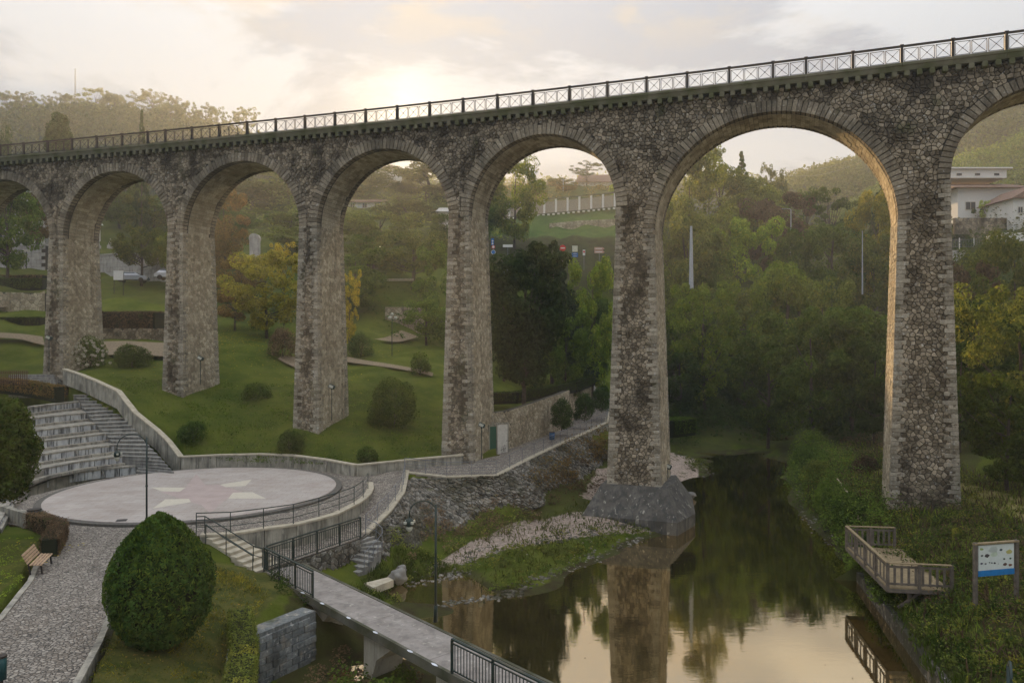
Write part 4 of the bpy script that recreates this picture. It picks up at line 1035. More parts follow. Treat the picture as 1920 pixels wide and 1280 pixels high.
def hill_crowns(name, G, n, size, leaf, per, mat, t0=.15, bias=1.0):
    nd, k, _ = G.shape; P = []
    for _ in range(n):
        u = rng.random()*(k-1.001); v = (t0+(1-t0)*rng.random()**bias)*(nd-1.001); i, j = int(v), int(u); fu, fv = u-j, v-i
        p = (G[i, j]*(1-fu)+G[i, j+1]*fu)*(1-fv)+(G[i+1, j]*(1-fu)+G[i+1, j+1]*fu)*fv
        s = size*rng.uniform(.6, 1.3); q, _d = blob_points(p+np.array([0, 0, s*.5]), (s, s, s*.9), per, .7); P.append(q[q[:, 2] > p[2]-s*.2])
    me = leafmesh(name, np.concatenate(P), leaf, None, .8); o = link(name, me, LF[mat]); return tag(o, kind='stuff')
_, G1 = hill('left_hill', [(-500, 350), (-300, 290), (-120, 258), (0, 244), (80, 240), (180, 234), (260, 236), (320, 246), (400, 260), (470, 280), (560, 300), (700, 350), (900, 400)], 345, 130, M_HILL)
hill_crowns('left_hill_wood', G1, 1500, 5.0, 1.5, 42, 'olive', .3, .7)
_, G2 = hill('far_right_hill', [(1380, 400), (1480, 348), (1530, 335), (1580, 326), (1640, 303), (1700, 270), (1760, 228), (1840, 196), (1920, 180), (2050, 150), (2300, 140), (2500, 260)], 325, 120, M_HILL)
hill_crowns('far_right_wood', G2, 2200, 4.0, 1.25, 36, 'olive', .25, .8)
_, G3 = hill('middle_right_hill', [(1560, 420), (1640, 370), (1720, 335), (1800, 315), (1860, 300), (1920, 265), (2050, 250), (2300, 260)], 262, 70, M_HILL)
hill_crowns('middle_right_wood', G3, 900, 3.4, 1.05, 40, 'lime', .4, .8)
_, G4 = hill('ridge_under_sun', [(380, 372), (520, 364), (620, 344), (690, 334), (725, 342), (745, 350), (765, 346), (800, 338), (900, 348), (1000, 352), (1200, 344), (1320, 340), (1400, 352), (1480, 372), (1560, 400)], 420, 90, M_HILL)
hill_crowns('ridge_wood', G4, 700, 5.0, 1.5, 40, 'olive', .3, .8)

# undergrowth and shrubs on the valley slopes: nobody could count it
def scatter(name, poly, dens, size, leaf, per, mat, hz=.7, zmin=-1, lift=.3, per_y=False):
    a = np.array([p[:2] for p in poly], float); x0, y0 = a.min(0); x1, y1 = a.max(0)
    n_ = int((x1-x0)*(y1-y0)*dens); q = np.stack([rng.uniform(x0, x1, n_), rng.uniform(y0, y1, n_)], 1); q = q[inpoly(q, poly)]
    z = HH(q); fld = np.sin(q[:, 0]*1.15+np.sin(q[:, 1]*.9)*1.4)*np.sin(q[:, 1]*1.3+np.cos(q[:, 0]*.8)*1.2)+.5*np.sin(q[:, 0]*2.9+1)*np.sin(q[:, 1]*3.3)
    k = (z > zmin) & (rng.random(len(q)) < np.clip(.55+.9*fld, .18, 1)); q = q[k]; z = z[k]; fld = fld[k]; P = []
    for (x, y), zz, fl in zip(q, z, fld):
        s = size*rng.uniform(.5, 1.4)*(1+.35*fl); b, _d = blob_points((x, y, zz+s*hz*max(lift, .45)), (s, s, s*hz), per, .5); P.append(b)
    P = np.concatenate(P); me = leafmesh(name, P, leaf, unit(np.tile([0, -.3, 1.0], (len(P), 1))), .6); o = link(name, me, LF[mat]); return tag(o, kind='stuff')
scatter('valley_undergrowth', [(18, 100), (26, 86), (34, 92), (60, 92), (90, 120), (60, 160), (30, 150), (16, 130)], .16, 2.6, .5, 80, 'dark')
scatter('slope_thicket', [(20, 130), (100, 125), (110, 160), (70, 200), (30, 195)], .07, 3.2, .6, 80, 'olive')
scatter('street_thicket', [(-42, 94), (-2, 92), (6, 110), (10, 119), (-8, 120), (-20, 116), (-42, 108)], .12, 1.6, .4, 60, 'dark')
scatter('ridge_thicket', [(-60, 140), (-2, 140), (0, 200), (-60, 225), (-90, 190)], .04, 3.6, .6, 80, 'olive')
scatter('ridge_scrub', [(-6, 186), (34, 186), (44, 234), (-6, 234)], .07, 2.0, .5, 60, 'autumn')
scatter('right_slope_thicket', [(38, 60), (60, 62), (70, 90), (80, 120), (60, 122), (36, 92)], .2, 1.8, .4, 60, 'dark')
# river banks
RB = [(16.6, 30), (18.2, 34), (19.4, 40), (20.8, 48), (21.5, 56), (25.4, 66), (29.5, 77), (36, 78), (34, 60), (30.5, 52), (31, 44), (29, 42), (24, 33)]
scatter('bank_plants', [(15.8, 26), (17.0, 32.5), (18.4, 38.5), (20.4, 47), (21.8, 56), (25.2, 66), (28.5, 76), (34, 78), (31.5, 60), (27.4, 50), (27, 42), (27, 34), (23, 24), (15.2, 22)], 3.6, .5, .12, 50, 'dark', .9, .05)
scatter('bank_grass', [(14.8, 22), (16.6, 31), (18.2, 38), (20.4, 47), (23, 56), (32, 56), (33, 40), (30, 28), (22, 18)], 12.0, .3, .11, 20, 'olive', .9, .05)
scatter('bank_bushes', [(20.0, 42), (21.0, 49), (21.8, 55), (24.8, 66), (28, 76), (31, 76), (28, 62), (23.2, 52), (22.6, 42)], 1.3, 1.15, .16, 190, 'mid', .9, -.3)
scatter('bank_thicket', [(22.0, 51), (23.5, 57), (26.5, 66), (30, 77), (38, 80), (40, 66), (36, 56), (31.5, 56), (28.5, 61), (25.6, 52)], .32, .8, .14, 120, 'brown', .8, -.2)
scatter('dry_stalks', [(15.6, 24), (18.6, 36), (21, 46), (23, 56), (26, 56), (26.5, 42), (24, 30), (20, 22)], 1.8, .5, .10, 46, 'brown', 1.2, .1)
scatter('gold_weeds', [(16.0, 24), (18.8, 34), (21.4, 46), (24, 60), (30, 76), (34, 76), (30, 58), (28, 42), (25, 30), (20, 22)], .8, .42, .11, 40, 'gold', 1.0, .1)
scatter('shore_bushes', [(20.0, 43), (20.9, 49), (21.5, 56), (25.0, 66), (28.6, 77), (30, 77), (26.4, 65), (23.0, 56), (22.2, 49), (21.4, 43)], .7, 1.0, .15, 190, 'dark', 1.0, -.4)
def blades(name, poly, n_, h, w, mat, gap=.0):
    a = np.array([p[:2] for p in poly], float); x0, y0 = a.min(0); x1, y1 = a.max(0)
    q = np.stack([rng.uniform(x0, x1, n_), rng.uniform(y0, y1, n_)], 1); q = q[inpoly(q, poly)]
    fld = np.sin(q[:, 0]*1.7+2*np.sin(q[:, 1]*.6))*np.sin(q[:, 1]*1.4+q[:, 0]*.7); q = q[rng.random(len(q)) < np.clip(.5+fld, .1, 1)]; z = HH(q); ok = z > -.05; q, z = q[ok], z[ok]
    k = len(q); hh = (h*rng.uniform(.4, 1.3, k))[:, None]; g = rng.uniform(0, 6.283, k); d = np.stack([np.cos(g), np.sin(g), np.zeros(k)], 1); ln = rng.normal(size=(k, 3))*.35; ln[:, 2] = 1; ln = unit(ln)
    b = np.column_stack([q, z-.03]); V = np.stack([b-d*w/2, b+d*w/2, b+ln*hh*.6+d*w*.35, b+ln*hh+np.array([0, 0, -.0])+rng.normal(size=(k, 3))*.05], 1).reshape(-1, 3)
    me = bpy.data.meshes.new(name); npmesh(me, V, np.arange(4*k).reshape(-1, 4), False); tag(link(name, me, LF[mat]), kind='stuff')
RBK = [(14.6, 22), (16.8, 32), (18.6, 39), (20.6, 48), (22, 56), (25.6, 66), (29.5, 77), (36, 78), (34, 60), (33.5, 50), (33, 40), (29, 28), (22, 18)]
blades('bank_tall_grass', RBK, 46000, .55, .045, 'olive'); blades('bank_dry_grass', RBK, 22000, .7, .04, 'brown'); blades('bank_green_grass', RBK, 22000, .45, .05, 'lime')
blades('wall_edge_grass', [(13.6, 18), (15.2, 27.4), (16.6, 33.0), (18.0, 39.2), (19.0, 39.2), (17.6, 33), (16.3, 27.4), (14.8, 18)], 12000, .5, .04, 'mid')
blades('bar_tall_grass', [(-5.4, 38.6), (-3.4, 43.5), (-1, 47), (3, 51), (6, 54), (9.6, 49.0), (6.6, 46.4), (3.4, 42), (0, 37.4), (-3, 36)], 9000, .35, .04, 'olive')
blades('landing_grass', [(-8.0, 36.0), (-7.0, 40.0), (-5.0, 42.6), (-3.4, 41.0), (-5.6, 37.6), (-5.6, 33.5), (-7.6, 33.5)], 9000, .3, .035, 'mid')
scatter('landing_weeds', [(-8.6, 34.2), (-6.4, 38.0), (-4.6, 41.4), (-3.6, 40.6), (-5.4, 37.4), (-5.4, 33.8)], 1.8, .3, .1, 50, 'olive', .8, .0)
scatter('river_bend_bushes', [(15, 86), (20, 84), (26, 92), (34, 104), (34, 112), (24, 108), (16, 98), (14, 90)], .5, 1.5, .26, 170, 'dark', .9, -.2)
blades('garden_tall_grass', [(-13.2, 26), (-11.5, 19), (-8.2, 19), (-9.8, 26.6), (-9.6, 30), (-12.0, 33), (-14.6, 33.5)], 26000, .10, .02, 'gold')
blades('lawn_grass', [(-24, 55.6), (-11, 53.4), (-4, 56.8), (-5, 66), (-16, 72), (-30, 66), (-36.5, 65), (-30.5, 60.7), (-26, 57.6)], 42000, .14, .05, 'mid')
scatter('overhanging_bushes', [(16.6, 33.6), (17.9, 38.2), (18.8, 42), (20.4, 48), (21.4, 48), (20.2, 42), (19.0, 38), (17.6, 33.4)], 1.7, .62, .13, 150, 'mid', .9, .0)
scatter('slope_brambles', [(-2.0, 46.6), (0.4, 50.4), (3.0, 56), (5.4, 61), (8, 67), (10.4, 74), (12.4, 72), (9.8, 62), (6.4, 55), (2.4, 50), (-1.6, 45.5)], .9, 1.0, .17, 90, 'brown', .7, .3)
scatter('slope_scrub', [(0, 51), (2.6, 56.6), (5.4, 63), (8.6, 71), (10.6, 71), (8.2, 63), (5, 56), (2, 51)], .9, .9, .16, 110, 'autumn', .9, .3, 1.0)
scatter('slope_weeds', [(-6.4, 43), (-5, 48), (0, 50.5), (2, 49), (-2.4, 43.5), (-6, 40)], 1.6, .5, .12, 80, 'brown', .8, .2)
scatter('foot_weeds', [(-7.4, 40), (-6.2, 43.5), (-3, 46.6), (1, 50), (2.2, 49.6), (-2.6, 43.0), (-6, 39.4)], 2.6, .35, .11, 50, 'olive', .8, .1)
scatter('bar_grass', [(-5.4, 38.6), (-3.0, 41.2), (1.6, 45.0), (5.6, 48.0), (8.8, 50), (9.6, 48.8), (6.6, 46.8), (3.6, 43.6), (0, 40.8), (-3, 39.8)], 5.5, .3, .12, 26, 'olive', .6, .05)
scatter('strip_grass', [(-2.8, 36.4), (0.2, 37.2), (3.2, 41.6), (6.0, 45.4), (2.6, 43.6), (-.4, 40.2), (-3, 39)], 7, .28, .10, 26, 'olive', .6, .05)
scatter('strip_edge_grass', [(-3.4, 35.8), (0, 37), (3.3, 41.4), (5.8, 45.2), (5, 45.6), (2.6, 42.2), (0, 38.4), (-3.4, 37)], 7, .2, .09, 26, 'mid', .5, .02)
scatter('far_bar_grass', [(11.5, 60), (12.4, 74), (15, 85), (19, 84), (20.2, 77), (18.2, 70), (15.6, 62), (17.2, 72), (18.0, 78), (15.6, 82), (13.6, 74), (13, 62)], 1.6, .5, .16, 40, 'olive', .6, .02)
scatter('creek_bushes', [(-6.3, 28.6), (-5.0, 28.8), (-4.0, 27.4), (-2.0, 24), (-3, 21), (-5.6, 21), (-5.8, 25)], 1.1, .6, .12, 190, 'mid', .8, -2)
scatter('creek_scrub', [(-7.4, 30.6), (-5.2, 29.8), (-3.2, 28.0), (-1.0, 24), (-1, 21), (-6.4, 21), (-8.4, 26)], 3.4, .32, .10, 60, 'brown', .6, -2)
scatter('footbridge_ivy', [(-8.6, 28.6), (-8.3, 31.2), (-9.4, 33.2), (-10.6, 33.4), (-9.8, 30.6), (-9.8, 28.6)], 3.4, .33, .10, 80, 'dark', .8, -2, .25)
for nm, poly, dn in (('lawn_tufts', [(-24, 55.5), (-11, 53.2), (-4, 56.8), (-5, 66), (-16, 72), (-30, 66), (-36.5, 65), (-30.5, 60.5), (-26, 57.4)], 9),):
    scatter(nm, poly, dn, .16, .09, 7, 'mid', .35)
scatter('garden_grass', [(-13.6, 26), (-11.8, 19), (-8.2, 19), (-10.0, 26.6), (-10, 30), (-12.4, 33), (-14.8, 33.5)], 26, .13, .055, 12, 'olive', .4)
scatter('left_garden_grass', [(-20.8, 34.6), (-22.6, 35.6), (-30, 34), (-26, 20), (-17.4, 20), (-18.8, 28)], 18, .13, .06, 12, 'lime', .35)

# ------------------------------------------------------------------ single shrubs
def shrub(px, pybase, Y, wpx, hpx, mat, label, leaf=.13, n=2600, name='shrub', cat='shrub', group=None, squash=None, clumps=22, flowers=None, z=None):
    x = (px-960)*Y/FPX; w = wpx*Y/FPX/2; h = hpx*Y/FPX; z0 = CAMZ-(pybase-640)*Y/FPX if z is None else z
    e = empty(name, (x, Y, z0), label, cat, group); P, N = [], []
    for k in range(clumps):
        d = unit(rng.normal(size=(1, 3)))[0]; d[2] = abs(d[2]); r = rng.uniform(.28, .42)*min(w, h*.8)
        c = np.array([d[0]*(w-r)*.95, d[1]*(w-r)*.95, .12*h+d[2]*(h*.88-r)]); b, dd = blob_points(c, (r, r, r), n//clumps, .6); P.append(b); N.append(dd)
    b, dd = blob_points((0, 0, h*.42), (w*.8, w*.8, h*.45), n//3, .8); P.append(b); N.append(dd)
    P = np.concatenate(P); N = np.concatenate(N); k = P[:, 2] > -.1
    link('foliage', leafmesh('foliage', P[k], leaf, N[k]), LF[mat], e)
    m = MB()
    for k in range(5): m.tube([(0, 0, -.2), (random.uniform(-.2, .2)*w, random.uniform(-.2, .2)*w, h*.35), (random.uniform(-.5, .5)*w, random.uniform(-.5, .5)*w, h*.7)], .03, 5, .012)
    link('stem', m.mesh('stem'), M_BARK, e)
    if flowers:
        fm_ = plain('hydrangea_white', (0.55, 0.50, 0.38), .9, .3); fmesh = leafmesh('flower_head', blob_points((0, 0, 0), (.13, .13, .11), 60, .8)[0], .09); fmesh.materials.append(fm_)
        for k in range(flowers):
            d = unit(rng.normal(size=(1, 3)))[0]; d[2] = abs(d[2])*.9; d[1] = -abs(d[1])
            link('flower_head', fmesh, None, e, Matrix.Translation((d[0]*w, d[1]*w, .12*h+d[2]*h*.85)))
    return e
GS = None
def onl(px, py):                       # depth at which the pixel meets the ground
    lo, hi = 22.0, 120.0
    y = 24.0
    while y < 130:
        x = (px-960)*y/FPX
        if CAMZ-(py-640)*y/FPX < H(x, y): return y
        y += .4
    return 60.0
for a in [(738, 800, 104, 104, 'mid', 'big round leafy shrub on the lawn between the third and fourth piers', .15, 6500),
          (788, 702, 46, 46, 'mid', 'small dark round shrub by the park path left of the fourth pier', .14, 2200),
          (676, 668, 56, 48, 'hedge', 'clipped rounded hedge block right of the third visible pier', .12, 3200),
          (248, 688, 82, 48, 'mid', 'low spreading green shrub right of the white hydrangea', .14, 3200),
          (482, 750, 62, 36, 'mid', 'small low shrub alone on the lawn right of the second pier', .13, 1800),
          (362, 828, 66, 44, 'dark', 'dark low shrub on the lawn above the curved wall', .13, 2000),
          (545, 850, 60, 50, 'dark', 'dark shrub at the foot of the third visible pier', .13, 2000),
          (688, 866, 48, 32, 'dark', 'small dark shrub hugging the corner of the lawn wall', .12, 1500),
          (530, 672, 66, 62, 'brown', 'brownish round shrub just left of the third visible pier', .15, 2600),
          (850, 640, 60, 70, 'dark', 'dark shrub hugging the left side of the fourth visible pier', .15, 2200)]:
    Y = onl(a[0], a[1]); shrub(a[0], a[1], Y, a[2], a[3], a[4], a[5], a[6], a[7])
shrub(166, 692, onl(166, 690), 84, 66, 'mid', 'hydrangea bush with round cream-white flower heads beside the first visible pier', .13, 4200, name='hydrangea', cat='flowering bush', flowers=70)
for k_, (bx0, by0, bw, bh, mt, lb) in enumerate([(21.4, 47.0, 90, 70, 'dark', 'dense dark bush leaning over the water left of the pale crooked branch'), (22.6, 52.5, 84, 62, 'mid', 'leafy bush on the right bank beyond the pale crooked branch'), (24.6, 60, 76, 58, 'olive', 'olive bush at the waterline midway up the right bank'), (27.2, 68, 80, 60, 'dark', 'rounded dark bush where the far right bank bends'),
        (30, 75, 90, 70, 'mid', 'large leafy bush at the far end of the right bank'), (28.4, 60, 60, 40, 'brown', 'brown dried bush behind the sixth pier foot'), (19.3, 40.6, 64, 58, 'dark', 'dark bush overhanging the water beside the platform corner'), (23.4, 39.5, 60, 34, 'olive', 'low bush between the platform and the sixth pier'),
        (29.5, 39, 90, 50, 'mid', 'low leafy bush right of the sixth pier near the grassy path'), (23.2, 27.5, 120, 70, 'mid', 'near leafy bush below the information board at the right edge'), (21.2, 34.6, 56, 30, 'olive', 'small bush right of the platform railing')]):
    yy_ = by0; shrub(960+bx0*FPX/yy_, 0, yy_, bw, bh, mt, lb, .13, 3000, z=H(bx0, yy_)-.15)
# clipped bushes by the walkway
for px, py, w, h, Y, lb in ((1053, 803, 52, 62, 68, 'nearest of three clipped dark bushes along the walkway, above the blue bin'), (1096, 787, 46, 54, 73, 'middle one of three clipped dark bushes along the walkway'), (1128, 770, 44, 52, 79, 'farthest of three clipped dark bushes, partly behind the river pier')):
    shrub(px, py, Y, w, h, 'hedge', lb, .12, 4200, name='clipped_bush', cat='bush', group='clipped bushes along the walkway', clumps=30)
# the great box bush in the foreground
big = shrub(-2, 935, 33.0, 165, 200, 'mid', 'near dense leafy tree crown at the left edge in front of the amphitheatre', .15, 15000, name='leafy_tree', cat='tree', clumps=46)
MB().tube([(-1.2, .5, -3.0), (-.3, 0, 1.5)], .16, 8, .1).build('trunk', M_BARK, big)
shrub(110, 300, 120, 54, 93, 'conifer', 'dense dark cypress rising behind the viaduct railing', .3, 7000, name='cypress', cat='tree', clumps=40)
def boxbush():
    Y = 24.2; x = (300-960)*Y/FPX; z0 = 2.95; e = empty('box_bush', (x, Y, z0), 'huge egg-shaped clipped dark green bush in the foreground beside the cobbled path', 'bush')
    hgt_ = 4.05; w = 1.60
    k = 30000; t = rng.random(k)**.85; g = rng.uniform(0, 6.2832, k)
    prof = lambda t: np.interp(t, [0, .06, .2, .36, .5, .65, .8, .9, .97, 1], [.50, .66, .88, 1.0, 1.0, .88, .64, .42, .18, .03])
    lump = 1+.045*np.sin(g*5+t*9)+.04*np.sin(g*11-t*17)+.03*np.sin(g*23+t*31)+.05*np.sin(g*2+1)*np.sin(t*5+g)
    rad = w*prof(t)*lump*(1-.12*rng.random(k)**2)
    gap_ = np.sin(g*7+t*13)*np.sin(g*3-t*21+2)+.5*np.sin(g*17+t*5); keep_ = (gap_ > -.95) | (rng.random(k) < .25); t, g, rad, k = t[keep_], g[keep_], rad[keep_], int(keep_.sum())
    P = np.stack([np.cos(g)*rad, np.sin(g)*rad, t*hgt_+.04*rng.normal(size=k)], 1); N = np.stack([np.cos(g), np.sin(g), (t-.35)*1.6+.5], 1)
    link('foliage', leafmesh('foliage', P, .085, unit(N), .55, .8), LF['hedge'], e)
    # upright shoots
    k = 5200; t = rng.random(k)**.8; g = rng.uniform(0, 6.2832, k); rad = w*prof(t)*1.02
    P = np.stack([np.cos(g)*rad, np.sin(g)*rad, t*hgt_+.05], 1); me = leafmesh('shoots', P, .13, unit(np.stack([np.cos(g), np.sin(g), np.zeros(k)], 1)), .3); link('shoot_tips', me, LF['mid'], e)
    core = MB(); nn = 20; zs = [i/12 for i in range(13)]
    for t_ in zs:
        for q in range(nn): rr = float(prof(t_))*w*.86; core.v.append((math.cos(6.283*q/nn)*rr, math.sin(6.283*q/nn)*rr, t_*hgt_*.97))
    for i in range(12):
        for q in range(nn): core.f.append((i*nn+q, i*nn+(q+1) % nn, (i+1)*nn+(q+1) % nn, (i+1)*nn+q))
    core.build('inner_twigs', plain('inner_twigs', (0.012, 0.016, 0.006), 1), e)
boxbush()
# clipped hedges as boxes of leaves
def hedge(pts, z0, h, th, mat, label, dens=420, leaf=.10, name='hedge', cat='hedge'):
    e = empty(name, (pts[0][0], pts[0][1], z0 if not hasattr(z0, '__len__') else z0[0]), label, cat); P, N = [], []
    zz = z0 if hasattr(z0, '__len__') else [z0]*len(pts); core = MB()
    for (a, b, za, zb_) in zip(pts[:-1], pts[1:], zz[:-1], zz[1:]):
        a = np.array(a[:2], float); b = np.array(b[:2], float); l = np.linalg.norm(b-a); t = (b-a)/l; nr = np.array([-t[1], t[0]])
        k = int(dens*l*(th+2*h)); u = rng.random(k); f = rng.random(k)*(th+2*h); side = np.where(f < h, -1, np.where(f < h+th, 0, 1))
        v = np.where(side == -1, f, np.where(side == 1, f-h-th, h)); wv = np.where(side == 0, (f-h)-th/2, side*th/2)
        xy = a+(b-a)*u[:, None]+nr*wv[:, None]; z = za+(zb_-za)*u+v
        P.append(np.column_stack([xy, z])+rng.normal(size=(k, 3))*.035); N.append(np.column_stack([nr[0]*side, nr[1]*side, (side == 0)*1.0+.25]))
        c = [(a-nr*th*.4), (b-nr*th*.4), (b+nr*th*.4), (a+nr*th*.4)]; core.prism(c, [za-.3, zb_-.3, zb_-.3, za-.3], [za+h*.94, zb_+h*.94, zb_+h*.94, za+h*.94])
    P = np.concatenate(P)-np.array(e.location); link('foliage', leafmesh('foliage', P, leaf, unit(np.concatenate(N))), LF[mat], e)
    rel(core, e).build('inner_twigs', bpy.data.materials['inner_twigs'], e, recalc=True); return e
hedge([U(92, 1040, 3.3), U(112, 1004, 3.3), U(60, 985, 3.3)], 3.25, .75, .7, 'brown', 'rusty brown-green clipped hedge left of the cobbled path by the stage', 500, .08)
scatter('wall_top_ivy', [(-10.0, 27.2), (-8.3, 29.8), (-7.7, 29.3), (-9.2, 26.7)], 12, .2, .08, 60, 'dark', .7, -2, .6)
hedge([(-9.9, 27.2), (-9.5, 26.2), (-8.6, 24.0), (-7.6, 20.5)], 2.05, .85, .8, 'olive', 'clipped yellowish hedge running down along the garden wall in the foreground', 600, .07)
hedge([U(-10, 672, 10.3), U(52, 676, 10.1)], 9.4, 1.0, 1.2, 'hedge', 'short dark clipped hedge on the upper lawn at the left edge', 200, .13)
hedge([D(-10, 702, 63.0), D(48, 705, 62.3), D(112, 738, 60.5)], [8.6, 8.4, 8.0], .95, 1.0, 'autumn', 'rust-topped clipped hedge curving beside the head of the amphitheatre', 240, .12)
hedge([D(-20, 600, 86), D(80, 602, 84)], 14.3, 1.0, 1.0, 'dark', 'long dark hedge below the sloping path at far left', 130, .16)
hedge([D(-20, 531, 99), D(84, 531, 99)], 19.6, 1.3, 1.2, 'dark', 'straight dark hedge along the upper flower bed at far left', 110, .18)
hedge([D(-20, 515, 104), D(84, 520, 103)], 20.8, .9, 1.0, 'brown', 'low brown hedge beneath the ashlar church wall', 110, .18)
hedge([D(184, 588, 86), D(306, 600, 84)], 14.0, 1.9, 3.4, 'brown', 'broad purple-brown shrub bank between the first two visible piers', 150, .18, name='shrub_bank', cat='shrub bank')
hedge([D(900, 735, 70), D(965, 728, 71), D(1075, 712, 78), D(1110, 706, 84)], [7.0, 7.0, 7.6, 8.0], .8, 1.0, 'dark', 'dark planting along the top of the walkway stone wall', 160, .13)
hedge([D(1250, 790, 60), D(1292, 783, 62)], 5.2, 1.1, 1.6, 'dark', 'short green hedge close behind the river pier', 160, .13)

# ------------------------------------------------------------------ railings
def rail_run(name, pts, label, cat, h=1.0, rails=(1.0, .66, .33), pr=.022, rr=.018, mat=M_GREENM, group=None, per=None, step=2.0):
    P = densify([tuple(p) for p in pts], step) if step else [Vector(p) for p in pts]
    e = empty(name, tuple(P[0]), label, cat, group); o = Vector(e.location)
    pm_ = MB().tube([(0, 0, -.05), (0, 0, h)], pr, 6).mesh('rail_post'); pm_.materials.append(mat)
    for p in P: link('rail_post', pm_, None, e, Matrix.Translation(p-o))
    for f in rails:
        m = MB().tube([p-o+Vector((0, 0, h*f)) for p in P], rr*(1.5 if f == rails[0] else 1), 6); link('rail_bar', m.mesh('rail_bar'), mat, e)
    return e
SW = [U(a, b, 3.26) for a, b in ((368, 1000), (432, 998), (494, 990), (550, 981.5), (598, 968), (636, 956), (664, 945), (681, 932), (690, 916))]
rail_run('terrace_railing', SW, 'thin dark three-bar railing on the curved edge of the stage terrace', 'railing', 1.0, step=0)
rail_run('stair_railing', [U(368, 1005, 3.2), U(384, 1004, 3.15), U(424, 1028, 2.75), U(475, 1061, 2.12), U(492, 1066, 2.1)], 'dark handrail sloping down beside the pale steps to the footbridge', 'railing', .95, (1.0, .55), step=0)
rail_run('stair_railing', [U(386, 1018, 2.95), U(424, 1046, 2.45), U(474, 1078, 1.95)], 'lower dark handrail on the outer side of the pale steps', 'railing', .9, (1.0,), step=0)
rail_run('ramp_railing', [(-7.6, 52.9, 3.2)]+[(x, y, ramp_z(x, y)) for x, y in RAMP_OUT[1:]], 'grey multi-bar railing curving down the outer edge of the cobbled ramp', 'railing', 1.0, (1.0, .8, .6, .4, .2), .02, .012, M_GREYM, step=1.6)
rail_run('walkway_railing', [(x, y, path_z(y)) for x, y in PATH_OUT[:8]], 'long grey railing along the walkway above the pitched river bank', 'railing', 1.0, (1.0, .8, .6, .4, .2), .02, .012, M_GREYM, step=2.0)
def barred(name, a, b, label, n=2, h=1.12, group=None, bars=None, parent=None):
    """heavy dark green guard rail with vertical bars"""
    a, b = Vector(a), Vector(b); L_ = (b-a).length
    e = empty(name, tuple(a), label, 'railing', group) if parent is None else parent
    base_ = Vector(e.location); d = (b-a)/L_; ang = math.atan2(d.y, d.x); Rz = Matrix.Rotation(ang, 4, 'Z')
    pm_ = MB().box((0, 0, h/2-.03), (.07, .07, h-.02)).mesh('rail_post'); pm_.materials.append(M_GREENM)
    bm_ = MB().box((0, 0, 0), (.022, .022, h-.30)).mesh('rail_bar'); bm_.materials.append(M_GREENM)
    for k in range(n+1): link('rail_post', pm_, None, e, Matrix.Translation(a+(b-a)*(k/n)-base_) @ Rz)
    for z, w in ((h, .09), (h-.13, .04), (.14, .04)):
        m = MB().bar(a-base_+Vector((0, 0, z)), b-base_+Vector((0, 0, z)), w, .05 if z == h else .035); link('rail_beam', m.mesh('rail_beam'), M_GREENM, e)
    nb = bars or int(L_/.15)
    for k in range(1, nb): link('rail_bar', bm_, None, e, Matrix.Translation(a+(b-a)*(k/nb)-base_+Vector((0, 0, .14+(h-.27)/2))) @ Rz)
    return e
barred('landing_railing', (-8.1, 39.9, 2.1), (-11.25, 34.3, 2.1), 'dark green barred guard rail between the landing and the stair down to the river', 4)

M_BANK = stone_mat('bank_stone', (0.075, 0.068, 0.055), (0.24, 0.225, 0.195), (0.04, 0.038, 0.022), True, .8, .6)
def stone_wall(name, pts, z0, z1, th, label, cat, d=.34, mat=M_SIDE, core=M_MORT, gap=.02, facing=1):
    e = empty(name, (pts[0][0], pts[0][1], z0[0]), label, cat); c = MB(); o_ = offset_line(pts, th*facing)
    for k in range(len(pts)-1):
        c.prism([pts[k][:2], pts[k+1][:2], o_[k+1], o_[k]], [z0[k], z0[k+1], z0[k+1], z0[k]], [z1[k], z1[k+1], z1[k+1], z1[k]])
        a = Vector((*pts[k][:2], 0)); b = Vector((*pts[k+1][:2], 0)); l = (b-a).length; t_ = (b-a)/l; nr = Vector((t_.y, -t_.x, 0))*facing
        m = stones([(0, z0[k]), (l, z0[k+1]), (l, z1[k+1]), (0, z1[k])], d, d*.72, lambda u, v, h: a+t_*u+nr*h+Vector((0, 0, v))-Vector(e.location), gap=gap)
        tag(m.build('wall_stone', mat, e, recalc=False), kind='stuff')
    rel(c, e).build('wall_body', core, e, recalc=True); return e
# footbridge
FBD = Vector((.669, -.744, 0)); FBN = Vector((.744, .669, 0)); FBA = Vector((-11.35, 34.05, 2.1))
def fb(t, w, z): return FBA+FBD*t+FBN*w+Vector((0, 0, z))
FW = 1.95
fbr = empty('footbridge', tuple(FBA), 'narrow concrete footbridge with worn grey deck on pale concrete haunched piers, lower right foreground', 'footbridge'); fo_ = Vector(fbr.location)
M_DECK = concrete('footbridge_deck', (0.22, 0.195, 0.175), (0.30, 0.27, 0.245), .25)
M_EDGE = mossy('mossy_edge', (0.10, 0.095, 0.075), (0.17, 0.16, 0.13), (0.04, 0.045, 0.02))
M_PIERC = concrete('pale_pier_concrete', (0.34, 0.31, 0.25), (0.44, 0.40, 0.32), .3)
def fbox(t0, t1, w0, w1, z0, z1, nm, mt, z0b=None):
    m = MB(); z0b = z0 if z0b is None else z0b
    vs = [fb(t0, w0, z0), fb(t1, w0, z0b), fb(t1, w1, z0b), fb(t0, w1, z0), fb(t0, w0, z1), fb(t1, w0, z1), fb(t1, w1, z1), fb(t0, w1, z1)]
    m.add([v-fo_ for v in vs], [(0, 1, 2, 3), (7, 6, 5, 4), (0, 4, 5, 1), (1, 5, 6, 2), (2, 6, 7, 3), (3, 7, 4, 0)]); return m.build(nm, mt, fbr, recalc=True)
t = 0.0
